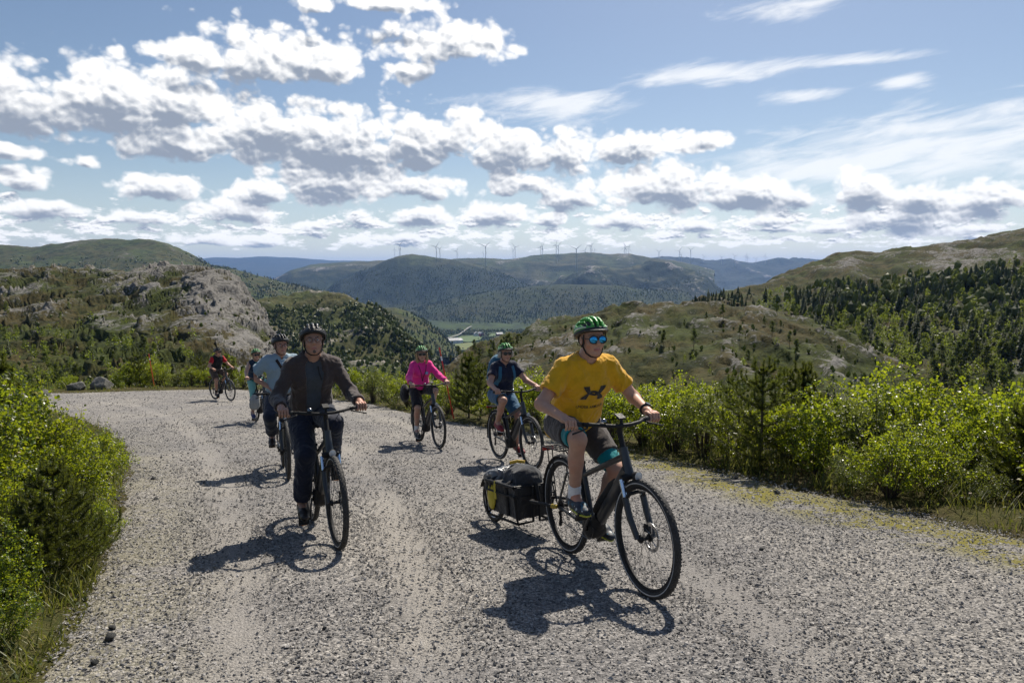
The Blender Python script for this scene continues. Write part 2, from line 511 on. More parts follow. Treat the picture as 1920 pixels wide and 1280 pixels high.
def ground_z(P):
    """height of the ground beside the road"""
    P = np.asarray(P, float); x, y = P[:, 0], P[:, 1]
    sd = road_sd(P)
    z = zplane(y)
    o = np.maximum(sd, 0)
    n = fbm(np.stack([x * 0.35, y * 0.35, x * 0], -1), 4)
    z = z + 0.04 + 0.10 * n * smoothstep(0, 2, o)
    # on the right the ground drops away behind the first bushes, beyond the bend it falls to the valley
    right = smoothstep(-1.0, 3.0, x - (-0.28 * y + 3.0))
    z = z - right * 0.16 * np.maximum(o - 1.5, 0) ** 0.9
    z = z - (1 - right) * smoothstep(10, 22, y) * 0.34 * np.maximum(o - 2.0, 0)
    leftn = smoothstep(-1.5, -3.0, x) * smoothstep(14, 6, y)
    z = z + leftn * 0.10 * np.minimum(o, 3.0)
    z = np.where(sd < 0, zplane(y) - 0.05 - 0.05 * smoothstep(0, -0.5, sd), z - 0.055 * (1 - smoothstep(0, 0.35, sd)))
    return z
def far_z(y):
    ly = np.log(np.maximum(y, 1))
    return np.interp(ly, np.log([40, 60, 100, 200, 400, 800, 1500, 2100, 90000]), [-9, -14, -26, -52, -105, -185, -255, -268, -270])

def mat_ground():
    m, T, out = mat_new('heath_ground')
    co = objco(T)
    n1 = T.noise(co, 0.9, 8, 0.65); n2 = T.noise(co, 9.0, 6, 0.7); n3 = T.noise(co, 60.0, 3, 0.6)
    c = T.mix(T.mapr(n1, 0.38, 0.6), (0.070, 0.055, 0.026), (0.066, 0.066, 0.020))
    c = T.mix(T.mapr(n2, 0.45, 0.7), c, (0.028, 0.034, 0.010))
    c = T.mix(T.mapr(n3, 0.52, 0.75), c, (0.14, 0.12, 0.055))
    far = T.mapr(T.sep(co)[1], 500, 1500)                         # the valley floor is wooded and green
    c = T.mix(far, c, T.mix(T.mapr(T.noise(co, 0.012, 6, 0.7), 0.42, 0.58), (0.022, 0.034, 0.012), (0.045, 0.068, 0.018)))
    bsdf(T, out, c, 0.95, 0, bump(T, T.math('ADD', n2, T.math('MULTIPLY', n3, 0.4)), 0.9, 0.08), Specular_IOR_Level=0.1)
    return m
def mat_gravel():
    m, T, out = mat_new('gravel')
    co = objco(T)
    a = T.new('ShaderNodeAttribute'); a.attribute_name = 'track'
    mo = T.new('ShaderNodeAttribute'); mo.attribute_name = 'moss'
    ed = T.new('ShaderNodeAttribute'); ed.attribute_name = 'edge'
    v1 = T.voro(co, 75.0, out='Color'); vd = T.voro(co, 75.0, out='Distance')
    v2 = T.voro(co, 210.0, out='Color'); vd2 = T.voro(co, 210.0, out='Distance')
    s1 = T.sep(v1)[0]; s2 = T.sep(v2)[1]
    stone = T.ramp(s1, [(0.0, (0.082, 0.080, 0.080)), (0.35, (0.175, 0.169, 0.162)), (0.75, (0.285, 0.272, 0.256)), (1.0, (0.43, 0.41, 0.384))])
    fine = T.ramp(s2, [(0.0, (0.165, 0.158, 0.149)), (0.6, (0.285, 0.272, 0.255)), (1.0, (0.385, 0.367, 0.343))])
    big = T.noise(co, 0.55, 5, 0.6); mid = T.noise(co, 4.0, 5, 0.65)
    tr = T.math('ADD', a.outputs['Fac'], T.math('MULTIPLY', T.math('SUBTRACT', mid, 0.5), 0.9))
    c = T.mix(T.mapr(tr, 0.30, 1.0), stone, fine)
    c = T.mix(T.mapr(big, 0.35, 0.65), T.vm('MULTIPLY', c, (0.84, 0.84, 0.86)), T.vm('MULTIPLY', c, (1.12, 1.10, 1.06)))
    mm = T.math('MULTIPLY', mo.outputs['Fac'], T.mapr(T.math('MULTIPLY_ADD', T.noise(co, 14.0, 5, 0.7), 0.5, T.math('MULTIPLY', T.noise(co, 1.6, 4, 0.6), 0.6)), 0.46, 0.57))
    mosscol = T.mix(T.noise(co, 30, 3), (0.20, 0.155, 0.02), (0.14, 0.15, 0.022))
    c = T.mix(mm, c, mosscol)
    h = T.math('ADD', T.math('MULTIPLY', T.math('SUBTRACT', 1.0, vd), 1.0), T.math('MULTIPLY', T.math('SUBTRACT', 1.0, vd2), 0.45))
    h = T.math('ADD', h, T.math('MULTIPLY', s1, 0.7))
    bsdf(T, out, c, 0.9, 0, bump(T, h, 0.85, 0.012), Specular_IOR_Level=0.25)
    return m

def build_ground():
    # fan-shaped sheet, fine near the camera, out to the horizon
    ys = np.concatenate([np.linspace(-9, 1, 18), np.geomspace(1.25, 60, 230), np.geomspace(64, 24000, 80)])
    ts = np.linspace(-1, 1, 300); ts = 0.75 * ts + 0.25 * ts ** 3
    Y, Tt = np.meshgrid(ys, ts, indexing='ij')
    X = Tt * (Y + 11) * 1.7
    P = np.stack([X.ravel(), Y.ravel()], -1)
    zn = np.full(len(P), 0.0); near = P[:, 1] < 70
    zn[near] = ground_z(P[near])
    fz = far_z(P[:, 1])
    w = smoothstep(36, 60, P[:, 1])
    z = np.where(near, zn * (1 - w) + np.minimum(zn, fz) * w, fz)
    z = z + smoothstep(45, 200, P[:, 1]) * smoothstep(6000, 2500, P[:, 1]) * fbm(np.stack([P[:, 0] / 90, P[:, 1] / 90, P[:, 0] * 0], -1), 4) * 3
    me = mesh_np('ground', np.column_stack([P, z]), grid_faces(len(ys), len(ts), True), True, mat_ground())
    ob('ground', me, kind='structure')
    # road sheet
    ys = np.concatenate([np.linspace(-8.5, 1, 24), np.geomspace(1.2, 34, 330)])
    ts = np.linspace(-1, 1, 330)
    Y, Tt = np.meshgrid(ys, ts, indexing='ij')
    X = Tt * (Y + 9) * 1.02
    P = np.stack([X.ravel(), Y.ravel()], -1)
    sd = road_sd(P)
    wob = 0.16 * fbm(np.stack([P[:, 0] * 1.3, P[:, 1] * 1.3, P[:, 0] * 0 + 5], -1), 4)
    tr = np.zeros(len(P))
    for t in TRACKS:
        tr = np.maximum(tr, np.exp(-(polydist(P, t) / 0.24) ** 2))
    z = zplane(P[:, 1]) + 0.012 * fbm(np.stack([P[:, 0] * 0.9, P[:, 1] * 0.9, P[:, 0] * 0], -1), 4) - 0.018 * tr
    z = z - 0.14 * smoothstep(-0.15, 0.45, sd + wob)
    keep = sd < 0.9
    moss = np.exp(-(polydist(P, MOSS) / 0.33) ** 2) + (0.25 + 0.5 * (P[:, 0] > 0)) * smoothstep(-0.9, -0.1, sd) * smoothstep(18, 6, P[:, 1])
    f = grid_faces(len(ys), len(ts), True)
    f = f[keep[f].all(1)]
    used = np.unique(f); remap = np.full(len(P), -1); remap[used] = np.arange(len(used))
    me = mesh_np('road', np.column_stack([P, z])[used], remap[f], True, mat_gravel())
    attr(me, 'track', tr[used]); attr(me, 'moss', np.clip(moss, 0, 1)[used]); attr(me, 'edge', sd[used])
    ob('gravel_road', me, kind='structure')
def road_z(P):
    P = np.asarray(P, float)
    return zplane(P[:, 1]) + 0.012 * fbm(np.stack([P[:, 0] * 0.9, P[:, 1] * 0.9, P[:, 0] * 0], -1), 4)
build_ground()

def stone_mesh_base(rng, n=6):
    V = np.array([[1, 0, 0], [-1, 0, 0], [0, 1, 0], [0, -1, 0], [0, 0, 1], [0, 0, -1]], float)
    T = np.array([[0, 2, 4], [2, 1, 4], [1, 3, 4], [3, 0, 4], [2, 0, 5], [1, 2, 5], [3, 1, 5], [0, 3, 5]])
    return V, T
def mat_stone(name, lo, hi, bscale=40.0):
    m, T, out = mat_new(name)
    co = objco(T)
    g = T.new('ShaderNodeNewGeometry').outputs['Random Per Island']
    c = T.ramp(g, [(0.0, lo), (0.55, tuple(0.5 * (a + b) for a, b in zip(lo, hi))), (1.0, hi)])
    c = T.mix(T.mapr(T.noise(co, bscale, 5, 0.7), 0.4, 0.75), c, T.vm('MULTIPLY', c, (0.6, 0.6, 0.6)))
    bsdf(T, out, c, 0.85, 0, bump(T, T.noise(co, bscale * 3, 4, 0.6), 0.6, 0.004), Specular_IOR_Level=0.35)
    return m
def build_gravel():
    rng = np.random.default_rng(11)
    bands = [(2.3, 4.2, 3000, 0.0048, 0.0135), (4.2, 6.5, 1700, 0.0056, 0.015), (6.5, 10, 620, 0.007, 0.018), (10, 16, 190, 0.010, 0.022), (16, 30, 30, 0.014, 0.03)]
    PX, SZ = [], []
    for y0, y1, dens, s0, s1 in bands:
        area = 0.82 * (y1 ** 2 - y0 ** 2)
        n = int(area * dens)
        y = np.sqrt(rng.uniform(y0 ** 2, y1 ** 2, n)); x = rng.uniform(-0.82, 0.82, n) * y
        P = np.stack([x, y], -1)
        sd = road_sd(P)
        tr = np.zeros(n)
        for t in TRACKS: tr = np.maximum(tr, np.exp(-(polydist(P, t) / 0.21) ** 2))
        patch = fbm(np.stack([x * 0.8, y * 0.8, x * 0 + 2], -1), 3)
        pr = np.clip(0.88 + 0.4 * patch - 0.60 * tr, 0.12, 1)
        k = (sd < 0.22 + 0.2 * rng.normal(size=n)) & (rng.random(n) < pr)
        PX.append(P[k]); SZ.append(s0 + (s1 - s0) * rng.random(k.sum()) ** 2.2)
    P = np.concatenate(PX); S = np.concatenate(SZ); n = len(P)
    V0, T0 = stone_mesh_base(rng)
    V = V0[None] * (0.55 + 0.75 * rng.random((n, 6, 1)))
    V = V + rng.normal(size=(n, 6, 3)) * 0.22
    V[:, :, 2] *= 0.62
    a = rng.uniform(0, 2 * np.pi, n); b = rng.normal(size=n) * 0.45
    ca, sa, cb, sb = np.cos(a), np.sin(a), np.cos(b), np.sin(b)
    x, y, z = V[..., 0], V[..., 1], V[..., 2]
    y, z = cb[:, None] * y - sb[:, None] * z, sb[:, None] * y + cb[:, None] * z
    x, y = ca[:, None] * x - sa[:, None] * y, sa[:, None] * x + ca[:, None] * y
    V = np.stack([x, y, z], -1) * S[:, None, None]
    V[..., 0] += P[:, 0, None]; V[..., 1] += P[:, 1, None]; V[..., 2] += (road_z(P) + S * 0.22)[:, None]
    F = (T0[None] + 6 * np.arange(n)[:, None, None]).reshape(-1, 3)
    me = mesh_np('loose_gravel', V.reshape(-1, 3), F, False, mat_stone('gravel_stone', (0.10, 0.097, 0.095), (0.43, 0.41, 0.384), 60))
    ob('loose_gravel', me, kind='stuff', label='loose grey crushed stone covering the gravel road', category='gravel')
    print('gravel stones', n)
build_gravel()

# ------------------------------------------------------------------ hills
def cr(vals, q):
    """smooth interpolation of (k, ...) values at fractional index q"""
    v = np.asarray(vals, float); k = len(v)
    i = np.clip(np.floor(q).astype(int), 0, k - 2); t = (q - i)
    sh = (-1,) + (1,) * (v.ndim - 1)
    t = t.reshape(sh)
    p0, p1, p2, p3 = v[np.maximum(i - 1, 0)], v[i], v[i + 1], v[np.minimum(i + 2, k - 1)]
    m1, m2 = (p2 - p0) / 2, (p3 - p1) / 2
    return (2 * t ** 3 - 3 * t ** 2 + 1) * p1 + (t ** 3 - 2 * t ** 2 + t) * m1 + (-2 * t ** 3 + 3 * t ** 2) * p2 + (t ** 3 - t ** 2) * m2
def hill(name, cols, nu, nv, mat, amp, wave, kind='fbm', rockfn=None, octs=6, label=None, stretch=None, ledge=0.0):
    """land lofted through cross-sections: cols = {px: [(distance, py), ...]} from foot over the crest to the far side"""
    pxs = sorted(cols)
    K = len(cols[pxs[0]])
    tab = np.array([[(math.log(d), py) for d, py in cols[p]] for p in pxs])       # (c, K, 2)
    pu = np.linspace(pxs[0], pxs[-1], nu)
    t2 = np.stack([np.stack([np.interp(pu, pxs, tab[:, k, c]) for c in range(2)], -1) for k in range(K)], 1)
    w = max(3, nu // 90) | 1                                                       # soften the joints between sections
    ker = np.hanning(w + 2)[1:-1]; ker /= ker.sum()
    pad = w // 2
    tp = np.concatenate([np.repeat(t2[:1], pad, 0), t2, np.repeat(t2[-1:], pad, 0)])
    t2 = sum(ker[i] * tp[i:i + nu] for i in range(w))
    q = np.linspace(0, K - 1, nv)
    t3 = cr(np.transpose(t2, (1, 0, 2)), q)                                        # (nv, nu, 2)
    dep = np.exp(t3[..., 0]); py = t3[..., 1]
    x = (pu[None, :] - 960) / F_PX; v = -(py - 640) / F_PX
    d1 = CP + v * SP; d2 = -SP + v * CP
    P = np.stack([x / d1 * dep, dep, d2 / d1 * dep], -1)
    Q = P / wave
    if stretch is not None: Q = Q @ np.asarray(stretch, float)
    n = fbm(Q, octs) if kind == 'fbm' else ridged(Q, octs, 0.48) - 0.6
    n2 = fbm(P / (wave * 0.33) + 9, 4)
    nz = n - n.mean()
    if ledge:                                                                      # rock steps
        t = nz * 2.6; fr = t - np.floor(t)
        nz = nz + ledge * (smoothstep(0.7, 1.0, fr) - fr) / 2.6
    P[..., 2] += amp * nz
    P[..., 0] += amp * 0.5 * n2
    me = mesh_np(name, P.reshape(-1, 3), grid_faces(nv, nu, True), True, mat)
    up = np.zeros(nv * nu)
    attr(me, 'rock', (rockfn(P, n, n2, pu[None, :] + 0 * py, py) if rockfn else n).ravel())
    ob(name, me, kind='structure')
    return P, n
def hillmat(name, heath, green, dark, rock, scale, rock_lo=0.5, rock_hi=0.7, bmp=1.0, bdist=1.0, speck=0.5, steep=None):
    m, T, out = mat_new(name)
    co = objco(T)
    rk = T.new('ShaderNodeAttribute'); rk.attribute_name = 'rock'
    n1 = T.noise(co, scale, 7, 0.62); n2 = T.noise(co, scale * 5.3, 6, 0.65); n3 = T.noise(co, scale * 31, 4, 0.65)
    c = T.mix(T.mapr(n1, 0.40, 0.60), heath, green)
    c = T.mix(T.math('MULTIPLY', T.mapr(n2, 0.44, 0.62), speck), c, dark)
    c = T.mix(T.mapr(n3, 0.4, 0.65), c, T.vm('MULTIPLY', c, (0.5, 0.55, 0.5)))
    if steep:                                                       # woods and painted-in shade on the steep sides, heath on the tops
        nz = T.sep(T.new('ShaderNodeNewGeometry').outputs['Normal'])[2]
        c = T.mix(T.mapr(T.math('ADD', nz, T.math('MULTIPLY', T.math('SUBTRACT', n1, 0.5), 0.12)), steep[0], steep[1], 0.85, 0.0), c, dark)
    rn = T.math('ADD', rk.outputs['Fac'], T.math('ADD', T.math('MULTIPLY', T.math('SUBTRACT', n2, 0.5), 1.4), T.math('MULTIPLY', T.math('SUBTRACT', n3, 0.5), 1.2)))
    st = T.vm('MULTIPLY', co, (0.55, 0.8, 1.7))
    n4 = T.noise(st, scale * 14, 6, 0.7, dist=0.8)
    rockc = T.mix(T.mapr(n3, 0.3, 0.7), tuple(0.55 * x for x in rock), rock)
    rockc = T.mix(T.mapr(n4, 0.36, 0.50, 1.0, 0.0), rockc, tuple(0.22 * x for x in rock))
    c = T.mix(T.mapr(rn, rock_lo, rock_hi), c, rockc)
    bsdf(T, out, c, 0.95, 0, bump(T, T.math('ADD', n2, T.math('MULTIPLY', n3, 0.35)), bmp, bdist), Specular_IOR_Level=0.08)
    return m
def sec(sky, cd, foot, inner=(), back=1.5, bdy=60):
    """cross-sections of a hill: sky [(px, py)], crest distance, foot (distance, py), points between as fractions (f of distance in log, g of py)"""
    cols = {}
    for px, py in sky:
        c = cd(px) if callable(cd) else cd
        fd, fp = foot(px) if callable(foot) else foot
        L = [(fd, fp)]
        for f, g in inner:
            L.append((math.exp(math.log(fd) + f * (math.log(c) - math.log(fd))), fp + g * (py - fp)))
        L.append((c, py)); L.append((c * (1 + (back - 1) * 0.45), py + bdy * 0.25)); L.append((c * back, py + bdy))
        cols[px] = L
    return cols
HEATH, GREEN, DARK, ROCK = (0.066, 0.054, 0.023), (0.049, 0.061, 0.016), (0.018, 0.025, 0.008), (0.190, 0.183, 0.172)
lin = lambda a, b: (lambda px: float(np.interp(px, a, b)))
HILLS = {}
def build_hills():
    far = hillmat('far_hill', (0.085, 0.082, 0.038), (0.064, 0.080, 0.028), (0.016, 0.026, 0.012), (0.26, 0.25, 0.23), 1 / 500, 0.75, 1.1, 1.0, 10, 0.7, (0.90, 0.975))
    farther = hillmat('distant_hill', (0.045, 0.05, 0.03), (0.035, 0.045, 0.025), (0.02, 0.03, 0.015), (0.2, 0.2, 0.2), 1 / 1500, 0.9, 1.3, 1.0, 30, 0.7)
    rockn = lambda P, n, n2, px, py: n * 0.9
    H = HILLS
    # blue ridges on the horizon
    H['hills_distant'] = hill('hill_distant', sec([(300, 492), (345, 489), (380, 486), (400, 483), (440, 484), (480, 482), (520, 484), (560, 485), (620, 488), (700, 490), (760, 492), (900, 494)], 17000, (14500, 520), [(0.5, 0.5)], 1.2, 10), 160, 30, farther, 30, 1500, rockfn=rockn)
    H['far_right'] = hill('hill_far_right', sec([(1100, 492), (1150, 488), (1200, 487), (1240, 485), (1270, 486), (1292, 483), (1310, 485), (1335, 490), (1380, 492), (1420, 490), (1460, 489), (1490, 486), (1520, 490), (1560, 496), (1640, 500), (1760, 500)], 10500, (7800, 560), [(0.35, 0.3), (0.7, 0.72)], 1.2, 12), 220, 60, farther, 70, 1100, 'ridged', rockn)
    # plateau with the wind farm
    H['plateau'] = hill('plateau', sec([(480, 540), (520, 522), (545, 505), (580, 497), (640, 491), (700, 489), (780, 489), (850, 488), (880, 485), (905, 482), (950, 487), (1000, 481), (1040, 478), (1100, 476), (1140, 480), (1180, 477), (1220, 483), (1260, 488), (1300, 497), (1340, 510)], 6600, (5000, 575), [(0.3, 0.25), (0.55, 0.62), (0.75, 0.88)], 1.25, 14), 260, 80, far, 26, 900, 'ridged', rockn)
    H['ridge_right'] = hill('steep_ridge', sec([(1020, 545), (1060, 520), (1100, 507), (1160, 501), (1220, 492), (1250, 498), (1290, 504), (1320, 511), (1345, 528), (1375, 550), (1410, 575), (1450, 585)], 5100, (4200, 592), [(0.35, 0.30), (0.65, 0.72)], 1.2, 60), 200, 60, far, 55, 620, 'ridged', rockn)
    H['ridge_mid'] = hill('forested_ridge', sec([(560, 600), (590, 560), (615, 543), (640, 525), (680, 507), (720, 490), (745, 481), (770, 477), (800, 480), (850, 487), (890, 497), (930, 510), (975, 529), (1010, 545), (1060, 575)], 5300, (4100, 612), [(0.3, 0.25), (0.6, 0.62), (0.82, 0.9)], 1.25, 40), 240, 80, far, 22, 700, 'fbm', rockn)
    H['spur'] = hill('forested_spur', sec([(640, 605), (720, 592), (800, 573), (835, 561), (880, 552), (940, 545), (1000, 536), (1060, 533), (1120, 537), (1180, 541), (1230, 546), (1270, 545), (1292, 552), (1315, 575), (1360, 600)], 4200, (3200, 622), [(0.35, 0.3), (0.7, 0.75)], 1.2, 50), 260, 80, hillmat('spur_hill', (0.050, 0.055, 0.022), (0.042, 0.055, 0.018), (0.018, 0.028, 0.011), (0.28, 0.27, 0.25), 1 / 260, 0.9, 1.2, 1.0, 8, 0.9), 14, 420, 'fbm', rockn)
    midm = hillmat('mid_hill', (0.078, 0.075, 0.030), (0.068, 0.085, 0.024), (0.024, 0.034, 0.011), (0.27, 0.25, 0.22), 1 / 120, 0.80, 1.2, 1.0, 3, 0.8)
    H['left_far'] = hill('hill_left_far', sec([(-260, 470), (-100, 468), (0, 461), (30, 462), (60, 466), (100, 459), (140, 455), (200, 451), (260, 450), (292, 453), (312, 457), (340, 469), (370, 484), (395, 499), (430, 506), (480, 520), (540, 535), (600, 549), (660, 566), (720, 590)], 2700, (1500, 610), [(0.35, 0.30), (0.65, 0.66), (0.85, 0.9)], 1.3, 40), 320, 90, midm, 12, 260, 'ridged', lambda P, n, n2, px, py: n * 0.75 + 0.18 * smoothstep(500, 455, py))
    H['knoll_valley'] = hill('knoll_valley', sec([(620, 600), (660, 588), (700, 580), (740, 576), (765, 582), (785, 594), (805, 608), (825, 624), (840, 640), (860, 660), (900, 690)], 1750, (1350, 668), [(0.5, 0.5)], 1.2, 60), 160, 50, midm, 6, 120, 'fbm', lambda P, n, n2, px, py: n + 0.15 * smoothstep(600, 578, py))
    rockm = hillmat('rocky_hill', HEATH, GREEN, DARK, ROCK, 1 / 26, 0.60, 0.95, 1.0, 0.7, 0.9)
    H['spur_left'] = hill('wooded_bluff', sec([(400, 590), (440, 575), (475, 564), (510, 558), (560, 553), (610, 553), (640, 560), (680, 572), (705, 587), (730, 605), (755, 626), (780, 650), (805, 680), (840, 710)], lin([400, 600, 840], [760, 800, 560]), lin([400, 860], [0, 0]) and (lambda px: (330, 800)), [(0.3, 0.28), (0.6, 0.6), (0.85, 0.9)], 1.25, 90), 240, 100, midm, 9, 85, 'ridged', lambda P, n, n2, px, py: n * 0.9 + 0.1)
    stre = [[1.0, 0.0, 0.55], [0.0, 0.6, 0.0], [-0.75, 0.0, 1.7]]
    def rock_left(P, n, n2, px, py):
        face = smoothstep(330, 460, px) * smoothstep(500, 560, py)
        top = smoothstep(620, 530, py) * smoothstep(150, 330, px)
        return 0.66 * n + 0.12 + 0.48 * face + 0.30 * top - 0.5 * smoothstep(610, 680, py) * (1 - smoothstep(380, 450, px))
    H['rock_left'] = hill('rocky_hill_left', sec([(-260, 515), (-100, 512), (0, 511), (40, 513), (62, 508), (110, 506), (140, 513), (180, 511), (230, 516), (262, 510), (310, 505), (360, 506), (400, 508), (420, 512), (440, 524), (460, 541), (480, 563), (496, 592), (510, 630), (522, 668), (545, 720)], lin([-260, 200, 420, 520], [330, 300, 270, 235]), lambda px: (60, 830), [(0.25, 0.20), (0.5, 0.46), (0.72, 0.72), (0.88, 0.92)], 1.35, 80), 460, 240, rockm, 4.8, 26, 'ridged', rock_left, 7, stretch=stre, ledge=0.9)
    def rock_right(P, n, n2, px, py):
        return 0.60 * n + 0.04 + 0.25 * smoothstep(600, 640, py) * smoothstep(1500, 1300, px) + 0.12 * smoothstep(1400, 1700, px) * smoothstep(560, 480, py) + 0.45 * np.exp(-((px - 1800 + (py - 490) * 1.2) / 60) ** 2 - ((py - 488) / 26) ** 2) + 0.4 * np.exp(-((px - 1890) / 50) ** 2 - ((py - 572) / 18) ** 2) + 0.3 * np.exp(-((px - 1560) / 80) ** 2 - ((py - 492) / 16) ** 2)
    H['mound'] = hill('rocky_mound', sec([(790, 730), (835, 690), (865, 668), (900, 650), (950, 628), (1000, 610), (1060, 597), (1100, 589), (1150, 578), (1190, 573), (1220, 578), (1255, 574), (1290, 573), (1340, 573), (1400, 579), (1460, 590), (1530, 610), (1610, 645), (1700, 700)], lin([790, 1190, 1700], [210, 175, 120]), lambda px: (40, 880), [(0.3, 0.30), (0.55, 0.52), (0.8, 0.80)], 1.35, 60), 380, 160, rockm, 2.4, 19, 'ridged', lambda P, n, n2, px, py: 0.55 * n + 0.20, 7, stretch=stre, ledge=0.8)
    H['right'] = hill('hillside_right', sec([(1180, 640), (1240, 592), (1290, 572), (1330, 557), (1380, 548), (1440, 530), (1490, 509), (1520, 497), (1555, 484), (1590, 475), (1630, 479), (1660, 476), (1700, 465), (1760, 460), (1820, 453), (1880, 442), (1920, 435), (2010, 424), (2150, 418), (2400, 420)], lin([1180, 1500, 1920, 2400], [300, 430, 400, 380]), lambda px: (46, 900), [(0.28, 0.13), (0.5, 0.33), (0.7, 0.58), (0.86, 0.82)], 1.35, 60), 480, 230, rockm, 3.0, 30, 'ridged', rock_right, 7, stretch=stre, ledge=0.6)
build_hills()
def valley_grid():
    d = np.geomspace(2280, 3350, 60); px = np.linspace(760, 1000, 80)
    D, X = np.meshgrid(d, px, indexing='ij')
    P = np.stack([(X - 960) / F_PX * D, D, D * 0 - 268.5], -1)
    HILLS['valley'] = (P, None)
valley_grid()

# ------------------------------------------------------------------ hazy air
def build_haze():
    lo = min((min(v[2] for v in o.bound_box) for o in COL.objects if o.type == 'MESH'))
    m, T, out = mat_new('haze_air')
    v = T.new('ShaderNodeVolumePrincipled')
    v.inputs['Color'].default_value = (0.28, 0.50, 1.0, 1)
    v.inputs['Density'].default_value = HAZE
    v.inputs['Anisotropy'].default_value = 0.2
    T.l.new(v.outputs[0], out.inputs['Volume'])
    b = MB(); x, y0, y1, z0, z1 = 46000, -3000, 26000, lo - 3, 330
    b.box((0, (y0 + y1) / 2, (z0 + z1) / 2), (2 * x, y1 - y0, z1 - z0))
    b.build('haze', m, smooth=False, kind='stuff', label='pale blue haze in the air over the far hills', category='haze')
HAZE = 3.4e-5
build_haze()

# ------------------------------------------------------------------ leaves and needles
def quads_from(c, d, w, up):
    """leaf blades: base points c, blade vectors d, half-width vectors w, fold direction up"""
    n = len(c)
    L = c + d * 0.48 + w + up; Rr = c + d * 0.48 - w + up; t = c + d
    V = np.stack([c, L, t, Rr], 1).reshape(-1, 3)
    i = np.arange(n)[:, None] * 4
    return V, np.concatenate([i + np.array([[0, 2, 1]]), i + np.array([[0, 3, 2]])])
def unit(v): return v / (np.linalg.norm(v, axis=-1, keepdims=True) + 1e-9)
LEAF = leafmat('birch_leaf', [(0.0, (0.020, 0.044, 0.006)), (0.45, (0.038, 0.074, 0.010)), (0.78, (0.075, 0.118, 0.014)), (0.94, (0.20, 0.22, 0.024)), (1.0, (0.34, 0.24, 0.03))], 0.36, 0.50, (0.64, 0.74, 0.02))
NEEDLE = leafmat('pine_needle', [(0.0, (0.026, 0.044, 0.012)), (0.6, (0.055, 0.080, 0.016)), (1.0, (0.11, 0.125, 0.025))], 0.45, 0.4, (0.24, 0.27, 0.02))
BARK = simple('bark', (0.07, 0.055, 0.042), 0.9, bmp=0.8, bscale=60, bdist=0.006)

WILLOW = leafmat('willow_leaf', [(0.0, (0.026, 0.042, 0.014)), (0.45, (0.05, 0.074, 0.022)), (0.85, (0.095, 0.120, 0.034)), (1.0, (0.17, 0.18, 0.06))], 0.4, 0.42, (0.40, 0.46, 0.06))
def shrub_mesh(seed, h=1.3, width=0.62, stems=9, leaf=0.043, per=20, twigs=17, open_=0.0, mat=None, slim=0.40):
    """a many-stemmed birch or willow shrub"""
    rng = np.random.default_rng(seed)
    b = MB(); C, D = [], []
    for s in range(stems):
        a = rng.uniform(0, 2 * np.pi); lean = rng.uniform(0.05, 1.0) ** 0.7
        H = h * (1.0 - 0.45 * lean ** 1.5) * rng.uniform(0.75, 1.0) if s else h
        if s == 0: lean = 0.12
        out = np.array([np.cos(a), np.sin(a), 0]) * width * lean
        t = np.linspace(0, 1, 7)[:, None]
        wob = rng.normal(size=(7, 3)) * 0.025 * h * t
        P = out * (t ** 0.75) + np.array([0, 0, H]) * t + wob + np.array([np.cos(a), np.sin(a), 0]) * 0.03
        b.tube(P, np.linspace(0.011, 0.002, 7) * h / 1.3, 5, caps=False)
        for k in range(twigs):
            f = 0.10 + 0.90 * (k + rng.random()) / twigs
            q = f * 6; i = min(int(q), 5); base = P[i] + (P[i + 1] - P[i]) * (q - i)
            ang = a + rng.normal() * 1.3 if s else rng.uniform(0, 6.283)
            ln = h * (0.13 + 0.20 * rng.random()) * (1.15 - 0.7 * f)
            dr = unit(np.array([np.cos(ang), np.sin(ang), 0.35 + 0.7 * f + 0.3 * rng.normal()]))
            tip = base + dr * ln + np.array([0, 0, 0.12 * ln])
            if k % 2 == 0: b.tube([base, (base + tip) / 2 + rng.normal(size=3) * 0.01, tip], [0.003, 0.002, 0.001], 3, caps=False)
            m = per
            u = (np.arange(m) + rng.random(m)) / m
            pts = base + (tip - base) * (0.15 + 0.9 * u)[:, None] + rng.normal(size=(m, 3)) * (0.022 + open_)
            dd = unit(dr * 0.5 + rng.normal(size=(m, 3)) * 0.75 + np.array([0, 0, -0.25]))
            C.append(pts); D.append(dd)
    C = np.concatenate(C); D = np.concatenate(D); n = len(C)
    ls = leaf * rng.uniform(0.6, 1.25, n)[:, None]
    nrm = unit(rng.normal(size=(n, 3)) * 0.6 + np.array([0, 0, 0.8]))
    w = unit(np.cross(D, nrm)) * ls * slim
    V, T = quads_from(C, D * ls, w, unit(np.cross(w, D)) * ls * 0.09)
    return mesh_np('foliage', V, T, False, mat or LEAF), b.mesh('branches', BARK)

